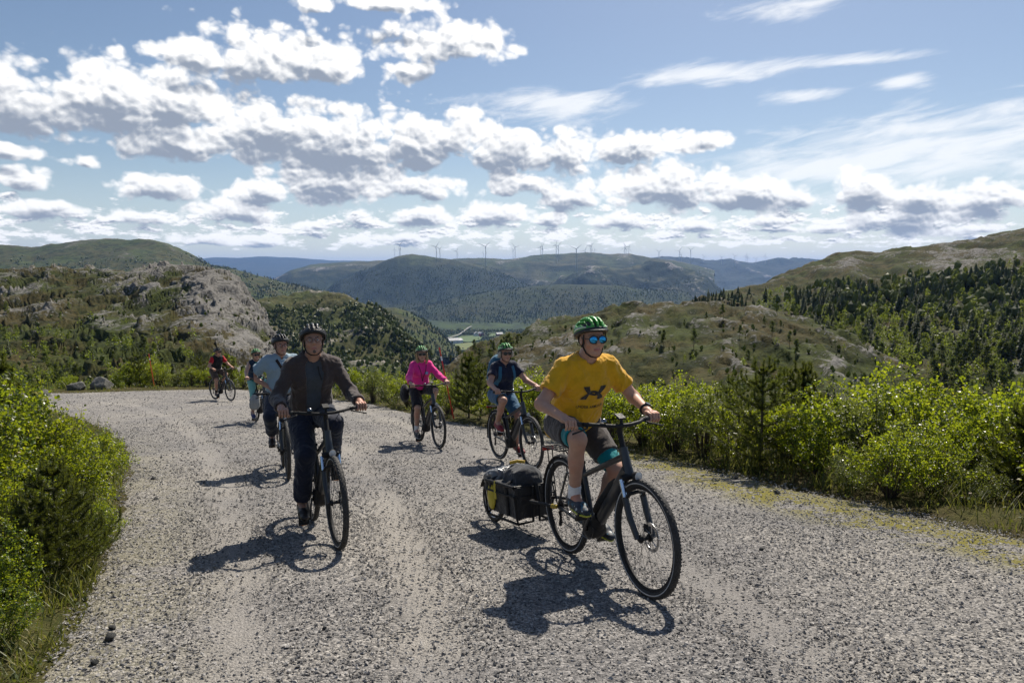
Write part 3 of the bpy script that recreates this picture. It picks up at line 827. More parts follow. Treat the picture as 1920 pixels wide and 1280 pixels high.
def pine_mesh(seed, h=1.4, dens=2.6, spread=0.42, needle=0.058, whorls=7):
    """a young pine: leader, whorls of up-curved branches, needles all along, upright shoots"""
    rng = np.random.default_rng(seed)
    b = MB(); C, D = [], []
    lead = np.stack([np.array([0.01 * math.sin(3 * t), 0.01 * math.cos(2 * t), t * h]) for t in np.linspace(0, 1, 8)])
    b.tube(lead, np.linspace(0.022, 0.004, 8) * h / 1.4, 6, caps=False)
    def clothe(P, n, shoot=False):
        q = rng.uniform(0.1 if not shoot else 0, len(P) - 1.001, n); i = q.astype(int); f = (q - i)[:, None]
        c = P[i] * (1 - f) + P[i + 1] * f
        t = unit(P[i + 1] - P[i])
        r = rng.normal(size=(n, 3)); r = unit(r - (r * t).sum(1)[:, None] * t)
        C.append(c); D.append(unit(r * (0.75 if not shoot else 0.55) + t * 0.75))
    clothe(lead[4:], int(260 * dens))
    for w in range(whorls):
        f = 0.10 + 0.86 * w / (whorls - 1) if whorls > 1 else 0.5
        z = f * h; nb = 5 + int(rng.integers(0, 3))
        L = h * spread * (1.08 - f) * 1.0 + 0.05
        for k in range(nb):
            a = 2 * np.pi * (k + rng.random() * 0.6) / nb
            d = np.array([np.cos(a), np.sin(a), 0])
            t = np.linspace(0, 1, 5)[:, None]
            l = L * rng.uniform(0.75, 1.15)
            P = np.array([0, 0, z]) + d * l * t + np.array([0, 0, 1.0]) * l * (0.25 * t + 0.45 * t ** 2)
            b.tube(P, np.linspace(0.007, 0.003, 5), 4, caps=False)
            clothe(P, int(150 * dens * (0.5 + l / (h * spread))))
            for s in range(2):
                q = P[2 + s]; dd = unit(d * 0.6 + np.array([-d[1], d[0], 0]) * rng.choice([-1, 1]) * 0.7 + np.array([0, 0, 0.5]))
                S = np.stack([q + dd * x * l * 0.4 for x in (0, 0.5, 1.0)])
                clothe(S, int(55 * dens))
            tip = P[-1]; S = np.stack([tip, tip + np.array([0.01, 0, 0.05]) * h / 1.2, tip + np.array([0, 0, 0.10]) * h / 1.2])
            clothe(S, int(36 * dens), True)
    C = np.concatenate(C); D = np.concatenate(D); n = len(C)
    ls = needle * rng.uniform(0.7, 1.2, n)[:, None]
    w = unit(np.cross(D, rng.normal(size=(n, 3)))) * (0.0018 + needle * 0.022)
    V = np.stack([C - w, C + w, C + D * ls], 1).reshape(-1, 3)
    return mesh_np('foliage', V, np.arange(3 * n).reshape(-1, 3), False, NEEDLE), b.mesh('branches', BARK)

def dome_mesh(seed, h=1.3, wid=0.62, clusters=95, per=46, leaf=0.046, cr=0.115, mat=None, slim=0.42):
    """a rounded bush: lumps of leaves at the ends of its branches, darker gaps between them"""
    rng = np.random.default_rng(seed)
    b = MB(); C, D = [], []
    ph = rng.uniform(0, 6.28, 4)
    for k in range(clusters):
        u = rng.normal(size=3); u[2] = abs(u[2]) * 1.1 - 0.35 * rng.random(); u = unit(u)
        lump = 1 + 0.16 * math.sin(3 * math.atan2(u[1], u[0]) + ph[0]) + 0.12 * math.sin(5 * math.atan2(u[1], u[0]) + 3 * u[2] + ph[1]) + 0.10 * rng.normal()
        rad = lump * (0.45 + 0.55 * rng.random() ** 0.45)
        c = np.array([u[0] * wid * rad, u[1] * wid * rad, max(0.06, h * 0.40 + u[2] * h * 0.56 * rad)])
        root = np.array([u[0] * 0.06, u[1] * 0.06, 0.0]); mid = root * 0.4 + c * 0.5 + np.array([-u[0] * 0.05, -u[1] * 0.05, 0.10 * h])
        if k % 2 == 0: b.tube([root, mid, c], [0.009, 0.006, 0.002], 5, caps=False)
        m = int(per * rng.uniform(0.6, 1.35)); r = cr * rng.uniform(0.75, 1.35)
        g = rng.normal(size=(m, 3)); g = unit(g) * rng.random((m, 1)) ** 0.5
        C.append(c + g * r * np.array([1, 1, 0.85])); D.append(unit(u * 0.45 + g * 0.5 + rng.normal(size=(m, 3)) * 0.55 + np.array([0, 0, -0.1])))
        if rng.random() < 0.22:                                              # a shoot standing out of the outline
            t = (np.arange(10) / 9)[:, None]; dr = unit(u + np.array([0, 0, 0.8])); C.append(c + dr * t * 0.26 + rng.normal(size=(10, 3)) * 0.012); D.append(unit(dr * 0.6 + rng.normal(size=(10, 3)) * 0.6))
    C = np.concatenate(C); D = np.concatenate(D); n = len(C); ls = leaf * rng.uniform(0.55, 1.25, n)[:, None]
    nrm = unit(rng.normal(size=(n, 3)) * 0.7 + np.array([0, 0, 0.7])); w = unit(np.cross(D, nrm)) * ls * slim
    V, T = quads_from(C, D * ls, w, unit(np.cross(w, D)) * ls * 0.09)
    return mesh_np('foliage', V, T, False, mat or LEAF), b.mesh('branches', BARK)
SHRUBS = [shrub_mesh(20 + i, width=w, stems=s, open_=o, twigs=t, mat=(WILLOW if i == 3 else None), slim=(0.27 if i == 3 else 0.42), leaf=(0.052 if i == 3 else 0.045)) for i, (w, s, o, t) in enumerate([(0.55, 9, 0.0, 18), (0.72, 11, 0.01, 17), (0.42, 7, 0.0, 19), (0.62, 10, 0.02, 17), (0.80, 12, 0.0, 15)])]
SHRUBS[0] = dome_mesh(80); SHRUBS[1] = dome_mesh(81, wid=0.72, clusters=115); SHRUBS[4] = dome_mesh(82, wid=0.78, clusters=110, leaf=0.050); SHRUBS.append(dome_mesh(83, wid=0.55, clusters=80, mat=WILLOW, slim=0.30, leaf=0.05))
NEARSHRUBS = [shrub_mesh(40 + i, width=w, stems=s, leaf=0.037, per=22, twigs=24, open_=0.004) for i, (w, s) in enumerate([(0.5, 12), (0.66, 14)])]
NEARSHRUBS.append(dome_mesh(84, wid=0.60, clusters=150, per=52, leaf=0.036, cr=0.10)); NEARSHRUBS.append(dome_mesh(85, wid=0.55, clusters=130, per=50, leaf=0.034, cr=0.095))
PINES = [pine_mesh(60), pine_mesh(61, spread=0.34, whorls=8), pine_mesh(62, spread=0.5, whorls=6, dens=2.4)]

PLANTS = []          # (name, label noun, pair, px, base py, height m, group)
def put_plant(name, pair, px, py, h, protoh, group, label, z=None, rng=RNG, squash=1.0):
    p = gpt(px, py)
    gz = float(ground_z(np.array([[p[0], p[1]]]))[0])
    # keep the plant's foot on the ground seen at that pixel
    e = empty(name, (p[0], p[1], gz - 0.02), rng.uniform(0, 6.28), label=label, category='shrub' if 'shrub' in name else 'pine', group=group)
    s = h / protoh
    e.scale = (s * squash, s * squash, s)
    ob('foliage', pair[0], e); ob('branches', pair[1], e)
    return e
def height_at(px, py, top):
    p = gpt(px, py)
    q = at(px, top, p[1])
    return q[2] - float(ground_z(np.array([[p[0], p[1]]]))[0])
def row(entries, where, group):
    """plants of one row, labelled in order from the left of the photograph"""
    for kind in ('S', 'N', 'P'):
        L = sorted([e for e in entries if e[0] == kind])
        for i, (k, px, py, top, v) in enumerate(L):
            nm = {'S': 'birch_shrub', 'N': 'birch_shrub', 'P': 'pine_sapling'}[k]
            noun = {'S': 'leafy yellow-green shrub', 'N': 'large leafy shrub', 'P': 'young needled pine'}[k]
            o = ordinal(i + 1) + ' ' if len(L) > 1 else ''
            pool = {'S': SHRUBS, 'N': NEARSHRUBS, 'P': PINES}[k]
            h = height_at(px, py, top)
            put_plant(nm, pool[v % len(pool)], px, py, h, 1.42 if k == 'P' else 1.38, group, f'{o}{noun} {where}' + (', counted from left' if o else ''), squash={'S': 0.98, 'N': 1.05, 'P': 1.12}[k])
row([('S', 1205, 838, 716, 0), ('S', 1262, 850, 712, 1), ('S', 1318, 862, 722, 5), ('S', 1368, 872, 728, 2), ('P', 1425, 884, 688, 2), ('P', 1500, 862, 690, 1), ('S', 1478, 880, 742, 4), ('S', 1530, 898, 704, 2),
     ('S', 1588, 892, 728, 5), ('S', 1650, 900, 716, 3), ('S', 1705, 888, 684, 1), ('S', 1668, 938, 792, 1), ('S', 1745, 935, 800, 1), ('S', 1600, 925, 822, 3), ('S', 1800, 915, 768, 0), ('S', 1846, 905, 736, 0), ('S', 1905, 912, 722, 1),
     ('P', 1908, 938, 768, 0), ('S', 1985, 950, 740, 0), ('S', 1838, 948, 850, 3), ('S', 1940, 895, 740, 4)],
    'along the right verge of the gravel road', 'bushes along the right verge')
row([('S', 1235, 822, 708, 2), ('S', 1300, 832, 706, 4), ('S', 1455, 856, 728, 3), ('S', 1510, 860, 716, 1), ('S', 1570, 862, 712, 2), ('S', 1680, 862, 700, 4), ('S', 1870, 872, 726, 1), ('P', 1468, 850, 700, 0), ('P', 1372, 842, 712, 2), ('S', 1930, 880, 724, 0)],
    'in the second row behind the right verge', 'second row of bushes at right')
row([('S', 2060, 985, 760, 1), ('S', 2150, 1010, 770, 5), ('S', 2250, 1030, 780, 0), ('S', 2030, 915, 745, 4), ('S', 2130, 930, 740, 0), ('S', 2240, 950, 750, 1), ('P', 2190, 960, 730, 2), ('S', 2360, 1060, 790, 4), ('S', 2350, 980, 760, 5)],
    'on the right verge nearest the camera', 'bushes on the near right verge')
row([('S', 640, 744, 690, 2), ('S', 668, 749, 686, 0), ('S', 700, 755, 688, 5), ('S', 735, 761, 690, 3), ('S', 765, 764, 700, 4), ('S', 802, 770, 705, 0), ('S', 842, 779, 700, 1), ('P', 880, 786, 668, 1), ('P', 900, 790, 690, 2),
     ('S', 930, 796, 722, 4), ('S', 962, 797, 702, 0), ('S', 1003, 806, 690, 0), ('S', 1046, 812, 700, 3), ('S', 1092, 822, 710, 1), ('S', 1150, 832, 722, 4), ('S', 820, 764, 712, 2), ('S', 985, 793, 712, 1), ('S', 1125, 815, 705, 3), ('S', 720, 752, 694, 4)],
    'on the verge behind the women riders', 'bushes behind the riders')
row([('S', 218, 727, 688, 2), ('S', 243, 727, 676, 0), ('P', 262, 726, 666, 2), ('S', 298, 726, 676, 1), ('S', 330, 726, 680, 3), ('S', 360, 726, 684, 0), ('S', 388, 726, 690, 4), ('P', 436, 727, 684, 0), ('S', 458, 728, 690, 1), ('S', 500, 730, 685, 2), ('S', 535, 733, 690, 3), ('S', 590, 738, 690, 0), ('S', 190, 724, 704, 3), ('P', 425, 724, 668, 1), ('S', 275, 723, 672, 4), ('S', 130, 728, 700, 4), ('P', 375, 724, 672, 2)],
    'at the far bend of the gravel road', 'bushes at the far bend')
row([('N', 30, 985, 668, 0), ('N', 100, 970, 758, 2), ('N', 35, 1085, 842, 3), ('N', 140, 985, 812, 3), ('N', 185, 925, 800, 2), ('N', 175, 1040, 930, 2), ('N', -50, 1030, 700, 0), ('P', 112, 1098, 872, 0), ('P', 70, 1120, 930, 2), ('P', -8, 960, 655, 1), ('P', 150, 1070, 915, 1), ('N', -10, 1230, 1060, 1), ('N', 20, 1150, 960, 0), ('N', 30, 860, 690, 1), ('N', -60, 880, 690, 0)],
    'at the left edge beside the road', 'bushes at the left edge')

# ------------------------------------------------------------------ grass and low growth
def build_grass():
    rng = np.random.default_rng(5)
    def band(n, y0, y1, wmax):
        y = np.sqrt(rng.uniform(y0 ** 2, y1 ** 2, n * 8)); x = rng.uniform(-0.9, 0.95, n * 8) * (y + 1.0)
        P = np.stack([x, y], -1); sd = road_sd(P)
        cl = fbm(np.stack([x * 1.1, y * 1.1, x * 0 + 4], -1), 3)
        k = (sd > 0.05 + 0.12 * cl) & (sd < wmax) & (rng.random(len(P)) < np.clip(0.5 + 1.4 * cl, 0.05, 1) * np.exp(-np.maximum(sd, 0) / wmax))
        return P[k][:n]
    P = np.concatenate([band(15000, 1.6, 5.5, 2.2), band(11000, 5.5, 12, 2.5), band(7000, 12, 32, 3.0)])
    n = len(P)
    z = ground_z(P)
    tuft = smoothstep(0.15, 0.5, fbm(np.stack([P[:, 0] * 2.1, P[:, 1] * 2.1, P[:, 0] * 0 + 9], -1), 3))
    h = rng.uniform(0.06, 0.24, n) * (0.6 + 0.8 * rng.random(n)) * np.where(P[:, 0] < 0, 0.75, 1.0) * (1 + 1.3 * tuft)
    a = rng.uniform(0, 6.283, n); b = rng.uniform(0.1, 0.75, n)
    dr = np.stack([np.cos(a) * b, np.sin(a) * b, np.ones(n)], -1) * h[:, None]
    base = np.column_stack([P, z - 0.01])
    w = np.stack([-np.sin(a), np.cos(a), 0 * a], -1) * (0.0022 + 0.0009 * P[:, 1:2] * 0.4)
    mid = base + dr * 0.55; tip = base + dr + np.stack([np.cos(a), np.sin(a), -0.3 + 0 * a], -1) * (h * 0.25)[:, None]
    V = np.stack([base - w, base + w, mid + w * 0.8, mid - w * 0.8, tip], 1).reshape(-1, 3)
    i = np.arange(n)[:, None] * 5
    Q = i + np.array([[0, 1, 2, 3]]); T = i + np.array([[3, 2, 4]])
    gm = leafmat('grass_blade', [(0.0, (0.045, 0.06, 0.012)), (0.5, (0.09, 0.11, 0.02)), (0.8, (0.16, 0.15, 0.035)), (1.0, (0.28, 0.23, 0.11))], 0.5, 0.4, (0.30, 0.32, 0.04))
    ob('grass', mesh_np('grass', V, [Q, T], False, gm), kind='stuff', label='rough grass growing along both verges', category='grass')
    # low leafy herbs and heather
    P = np.concatenate([band(9000, 1.6, 5.5, 2.6), band(14000, 5.5, 14, 4.5), band(7000, 14, 34, 5.0)])
    n = len(P); z = ground_z(P)
    hh = np.clip(fbm(np.column_stack([P * 0.7, z * 0 + 8]), 3) * 0.35 + 0.16, 0.02, 0.5) * smoothstep(0.0, 0.8, road_sd(P)) + 0.02
    c = np.column_stack([P, z + hh * rng.random(n)])
    ls = (0.022 + 0.0016 * P[:, 1:2]) * rng.uniform(0.7, 1.3, (n, 1))
    D = unit(rng.normal(size=(n, 3)) * 0.8 + np.array([0, 0, 0.6])); w = unit(np.cross(D, rng.normal(size=(n, 3)))) * ls * 0.36
    V, T = quads_from(c, D * ls, w, w * 0)
    hm = leafmat('herb_leaf', [(0.0, (0.03, 0.045, 0.010)), (0.5, (0.06, 0.085, 0.016)), (0.85, (0.10, 0.12, 0.02)), (1.0, (0.12, 0.06, 0.03))], 0.5, 0.4, (0.28, 0.3, 0.03))
    ob('undergrowth', mesh_np('undergrowth', V, T, False, hm), kind='stuff', label='low leafy undergrowth and heather under the bushes', category='undergrowth')
build_grass()

# ------------------------------------------------------------------ trees on the hillsides
CONIFER = leafmat('spruce_needle', [(0.0, (0.026, 0.040, 0.011)), (0.6, (0.046, 0.068, 0.016)), (1.0, (0.078, 0.100, 0.020))], 0.6, 0.4, (0.22, 0.27, 0.02))
BROAD = leafmat('birch_crown', [(0.0, (0.048, 0.074, 0.012)), (0.6, (0.085, 0.118, 0.018)), (1.0, (0.13, 0.155, 0.024))], 0.5, 0.5, (0.36, 0.42, 0.03))
TRUNKM = simple('trunk', (0.075, 0.055, 0.042), 0.9, scale=3, bmp=0.6, bscale=12, bdist=0.03)
BIRCHT = simple('birch_trunk', (0.42, 0.40, 0.37), 0.8, scale=4, var=0.35)
def spruce_tree(seed, h=9.0):
    rng = np.random.default_rng(seed)
    V, T = [], []; n = 0
    for w in range(22):
        f = w / 21; z = h * (0.08 + 0.90 * f); L = h * 0.20 * (1.02 - f) ** 0.85 * rng.uniform(0.8, 1.15) + 0.10
        for k in range(9 if f < 0.7 else 6):
            a = rng.uniform(0, 6.283); l = L * rng.uniform(0.6, 1.15)
            d = np.array([math.cos(a), math.sin(a), 0]); s = np.array([-d[1], d[0], 0])
            dz = -0.32 * l + 0.1 * rng.normal() * l
            root = np.array([0, 0, z]); tip = root + d * l + np.array([0, 0, dz]); m = root + d * l * 0.55 + np.array([0, 0, dz * 0.25])
            wd = l * 0.34
            V += [root, m + s * wd - [0, 0, 0.12 * l], tip, m - s * wd - [0, 0, 0.12 * l], m + [0, 0, 0.06 * l]]
            T += [(n, n + 1, n + 4), (n + 1, n + 2, n + 4), (n + 2, n + 3, n + 4), (n + 3, n, n + 4)]; n += 5
    tr = MB().tube([(0, 0, -0.4), (0, 0, h * 0.5), (0, 0, h * 0.97)], [h * 0.018, h * 0.011, 0.02], 6)
    return mesh_np('crown', V, np.array(T), False, CONIFER), tr.mesh('trunk', TRUNKM)
def clump_tree(seed, h, clumps, trunk_r, mat, tmat, size, per, lo, wid, lean=0.05, narrow=0.5):
    """round-crowned tree: limbs, each carrying loose clumps of foliage"""
    rng = np.random.default_rng(seed)
    b = MB()
    top = np.array([rng.normal() * lean * h, rng.normal() * lean * h, h * 0.92])
    tp = np.stack([top * t + np.array([0, 0, -0.4 * (1 - t)]) + rng.normal(size=3) * 0.01 * h * (t > 0) for t in np.linspace(0, 1, 6)])
    b.tube(tp, np.linspace(trunk_r, trunk_r * 0.2, 6), 6)
    C, S = [], []
    for k in range(clumps):
        f = lo + (1 - lo) * (k + rng.random()) / clumps
        q = f * 5; i = min(int(q), 4); base = tp[i] + (tp[i + 1] - tp[i]) * (q - i)
        a = rng.uniform(0, 6.283); r = h * wid * (1 - ((f - lo) / (1 - lo)) ** 1.6 * (1 - narrow * 0.4)) * rng.uniform(0.25, 1.0)
        c = base + np.array([math.cos(a) * r, math.sin(a) * r, r * 0.25])
        b.tube([base - [0, 0, 0.1 * r], (base + c) / 2, c], [trunk_r * 0.3, trunk_r * 0.2, trunk_r * 0.08], 4, caps=False)
        m = int(per * rng.uniform(0.7, 1.3))
        g = rng.normal(size=(m, 3)); g = g / (np.linalg.norm(g, axis=1)[:, None] + 1e-6) * rng.random((m, 1)) ** 0.45
        C.append(c + g * np.array([1, 1, 0.62]) * h * wid * 0.42 * rng.uniform(0.7, 1.2)); S.append(np.full(m, size))
    C = np.concatenate(C); n = len(C); ls = size * rng.uniform(0.6, 1.3, (n, 1))
    D = unit(rng.normal(size=(n, 3))); w = unit(np.cross(D, rng.normal(size=(n, 3)))) * ls * 0.42
    V, T = quads_from(C, D * ls, w, w * 0)
    return mesh_np('crown', V, T, False, mat), b.mesh('trunk', tmat)
SPRUCE = [spruce_tree(100 + i) for i in range(3)]
PINE_T = [clump_tree(110 + i, 9.0, 20, 0.13, CONIFER, TRUNKM, 0.30, 85, 0.34, 0.20) for i in range(3)]
BIRCH_T = [clump_tree(120 + i, 7.0, 22, 0.08, BROAD, BIRCHT, 0.26, 70, 0.15, 0.22) for i in range(3)]
TREE_H = {'spruce': 9.0, 'pine': 9.0, 'birch': 7.0}
TREE_P = {'spruce': SPRUCE, 'pine': PINE_T, 'birch': BIRCH_T}
def grid_px(P):
    fy = P[..., 1] * CP - P[..., 2] * SP; v = P[..., 1] * SP + P[..., 2] * CP
    return 960 + F_PX * P[..., 0] / fy, 640 - F_PX * v / fy
def pick(hname, n, prob, rng, crest=0.72):
    """n spots on a hill, weighted by prob(px, py)"""
    P, _ = HILLS[hname]
    nv = int(P.shape[0] * crest)
    px, py = grid_px(P[:nv])
    w = np.clip(prob(px, py), 0, None) * (px > -60) * (px < 1990)
    w = w.ravel(); w = w / w.sum()
    i = rng.choice(len(w), size=n, replace=True, p=w)
    Q = P[:nv].reshape(-1, 3)[i].copy()
    Q[:, :2] += rng.normal(size=(n, 2)) * Q[:, 1:2] * 0.002
    return Q
def clumpy(px, py, s, o=0.0): return np.clip(0.25 + 1.6 * fbm(np.stack([px / s, py / s, px * 0 + o], -1), 3), 0, 1)
N_TREES = [0]
def plant_trees(kind, spots, h0, h1, label, group, rng):
    spots = np.asarray(spots, float); spots = spots[np.argsort([to_px(q)[0] for q in spots])]
    for n_, q in enumerate(spots):
        pr = TREE_P[kind][int(rng.integers(0, 3))]
        h = rng.uniform(h0, h1)
        e = empty(kind + '_tree', q, rng.uniform(0, 6.28), label=(label if len(spots) == 1 else f'{ordinal(n_ + 1)} from left, {label}'), category='tree', group=group)
        s = h / TREE_H[kind]; e.scale = (s, s, s)
        ob('crown', pr[0], e); ob('trunk', pr[1], e); N_TREES[0] += 1
def build_trees():
    rng = np.random.default_rng(21)
    box = lambda x0, x1, y0, y1, fx=40, fy=18: (lambda px, py: smoothstep(x0 - fx, x0 + fx, px) * smoothstep(x1 + fx, x1 - fx, px) * smoothstep(y0 - fy, y0 + fy, py) * smoothstep(y1 + fy, y1 - fy, py))
    wood = box(1500, 2000, 560, 660)
    # right hillside
    upper = lambda x: np.interp(x, [1290, 1400, 1500, 1650, 1800, 1920, 2000], [556, 560, 548, 528, 512, 498, 490])
    wood = lambda x, y: smoothstep(1310, 1500, x) * smoothstep(-4, 26, y - upper(x)) * smoothstep(700, 650, y) * (0.35 + 0.65 * smoothstep(1380, 1560, x - (y - 560) * 0.9))
    plant_trees('spruce', pick('right', 200, lambda x, y: wood(x, y) * clumpy(x, y, 60, 1), rng), 4.5, 9.0, 'dark green spruce in the mixed wood on the right hillside', 'spruces on the right hillside', rng)
    plant_trees('birch', pick('right', 170, lambda x, y: wood(x, y) * (0.15 + clumpy(x, y, 60, 7)), rng), 3.0, 6.5, 'light green birch in the mixed wood on the right hillside', 'birches on the right hillside', rng)
    plant_trees('spruce', pick('right', 18, lambda x, y: box(1300, 1420, 552, 580, 14, 10)(x, y), rng), 2.6, 5.5, 'small dark spruce on the low ridge crest right of centre', 'spruces on the low ridge', rng)
    plant_trees('pine', pick('right', 80, lambda x, y: smoothstep(1440, 1540, x) * smoothstep(640, 670, y) * smoothstep(765, 735, y) * (0.2 + clumpy(x, y, 45, 15)), rng), 3.5, 8.0, 'tall dark pine behind the bushes of the right verge', 'pines behind the right verge', rng)
    plant_trees('birch', pick('right', 60, lambda x, y: smoothstep(1460, 1560, x) * smoothstep(650, 680, y) * smoothstep(775, 745, y), rng), 2.5, 5.0, 'light green birch low behind the bushes of the right verge', 'birches behind the right verge', rng)
    # left of the road and under the rocky hill
    low = lambda x, y: smoothstep(430, 330, x + (660 - y) * 0.6) * smoothstep(612, 660, y)
    plant_trees('spruce', pick('rock_left', 60, lambda x, y: low(x, y) * clumpy(x, y, 70, 3), rng), 2.5, 5, 'dark spruce in the wood below the rocky hill at left', 'spruces below the rocky hill', rng)
    plant_trees('birch', pick('rock_left', 80, lambda x, y: (low(x, y) + 0.4 * smoothstep(200, 60, x) * smoothstep(545, 575, y)) * clumpy(x, y, 60, 5), rng), 1.8, 4, 'light green birch in the wood below the rocky hill at left', 'birches below the rocky hill', rng)
    plant_trees('pine', pick('rock_left', 70, lambda x, y: low(x, y), rng), 2.2, 4.2, 'dark pine in the wood below the rocky hill at left', 'pines below the rocky hill', rng)
    plant_trees('pine', pick('mound', 24, lambda x, y: box(840, 1010, 650, 700, 30, 14)(x, y), rng), 2.2, 4.2, 'small dark pine at the foot of the rocky mound', 'pines at the foot of the mound', rng)
    plant_trees('pine', pick('mound', 12, lambda x, y: box(1180, 1480, 600, 690, 30, 14)(x, y), rng), 1.8, 3.4, 'small pine standing alone on the open rocky mound', 'pines on the mound', rng)
    print('trees', N_TREES[0])

def forest(name, label, jobs, mat, conifer, seed):
    """far woods that read as one mass: small crowns joined into one mesh"""
    rng = np.random.default_rng(seed)
    VV, TT, o = [], [], 0
    for hname, n, prob, h0, h1 in jobs:
        Q = pick(hname, n, prob, rng)
        h = rng.uniform(h0, h1, n)
        if conifer:
            k = 6; a = np.linspace(0, 2 * np.pi, k, endpoint=False)
            r = h[:, None] * (0.20 + 0.07 * rng.random((n, k)))
            ring = np.stack([Q[:, None, 0] + r * np.cos(a), Q[:, None, 1] + r * np.sin(a), Q[:, None, 2] + h[:, None] * (0.05 + 0.12 * rng.random((n, k)))], -1)
            ring2 = np.stack([Q[:, None, 0] + 0.6 * r * np.cos(a + 0.5), Q[:, None, 1] + 0.6 * r * np.sin(a + 0.5), Q[:, None, 2] + h[:, None] * (0.45 + 0.1 * rng.random((n, k)))], -1)
            t1 = Q + np.stack([0 * h, 0 * h, h * 0.66], -1); t2 = Q + np.stack([0 * h, 0 * h, h], -1)
            V = np.concatenate([ring, ring2, t1[:, None], t2[:, None]], 1)
            j = np.arange(k); j1 = (j + 1) % k
            T = np.concatenate([np.stack([j, j1, np.full(k, 2 * k)], -1), np.stack([k + j, k + j1, np.full(k, 2 * k + 1)], -1)])
        else:
            k = 6; a = np.linspace(0, 2 * np.pi, k, endpoint=False)
            r = h[:, None] * (0.22 + 0.20 * rng.random((n, k))); r2 = r * (0.6 + 0.5 * rng.random((n, k)))
            lo = np.stack([Q[:, None, 0] + r * np.cos(a), Q[:, None, 1] + r * np.sin(a), Q[:, None, 2] + h[:, None] * (0.15 + 0.25 * rng.random((n, k)))], -1)
            hi = np.stack([Q[:, None, 0] + r2 * np.cos(a + 0.5), Q[:, None, 1] + r2 * np.sin(a + 0.5), Q[:, None, 2] + h[:, None] * (0.6 + 0.22 * rng.random((n, k)))], -1)
            t1 = Q + np.stack([rng.normal(size=n) * h * 0.05, 0 * h, h], -1); t0 = Q
            V = np.concatenate([lo, hi, t0[:, None], t1[:, None]], 1)
            j = np.arange(k); j1 = (j + 1) % k
            T = np.concatenate([np.stack([j1, j, np.full(k, 2 * k)], -1), np.stack([j, j1, k + j], -1), np.stack([j1, k + j1, k + j], -1), np.stack([k + j, k + j1, np.full(k, 2 * k + 1)], -1)])
        m = V.shape[1]
        VV.append(V.reshape(-1, 3)); TT.append((T[None] + (m * np.arange(n))[:, None, None] + o).reshape(-1, 3)); o += n * m
    ob(name, mesh_np(name, np.concatenate(VV), np.concatenate(TT), False, mat), kind='stuff', label=label, category='forest')
def thicket(name, label, jobs, seed):
    """filler woods nearer by: loose crowns of many small leaf clumps joined into one mesh"""
    rng = np.random.default_rng(seed); C, S = [], []
    for hname, n, prob, h0, h1 in jobs:
        Q = pick(hname, n, prob, rng); h = rng.uniform(h0, h1, n)
        for q, hh in zip(Q, h):
            m = 60; g = unit(rng.normal(size=(m, 3))) * rng.random((m, 1)) ** 0.4
            g[:, :2] *= (1.15 - 0.55 * np.clip(g[:, 2:3] + 0.3, 0, 1))
            C.append(q + np.array([0, 0, hh * 0.52]) + g * np.array([0.26, 0.26, 0.5]) * hh * rng.uniform(0.8, 1.2, 3)); S.append(np.full(m, hh * 0.11))
    C = np.concatenate(C); S = np.concatenate(S)[:, None] * rng.uniform(0.6, 1.4, (len(C), 1)); n = len(C)
    D = unit(rng.normal(size=(n, 3))); w = unit(np.cross(D, rng.normal(size=(n, 3)))) * S * 0.45
    V, T = quads_from(C, D * S, w, w * 0)
    ob(name, mesh_np(name, V, T, False, BROAD), kind='stuff', label=label, category='thicket')
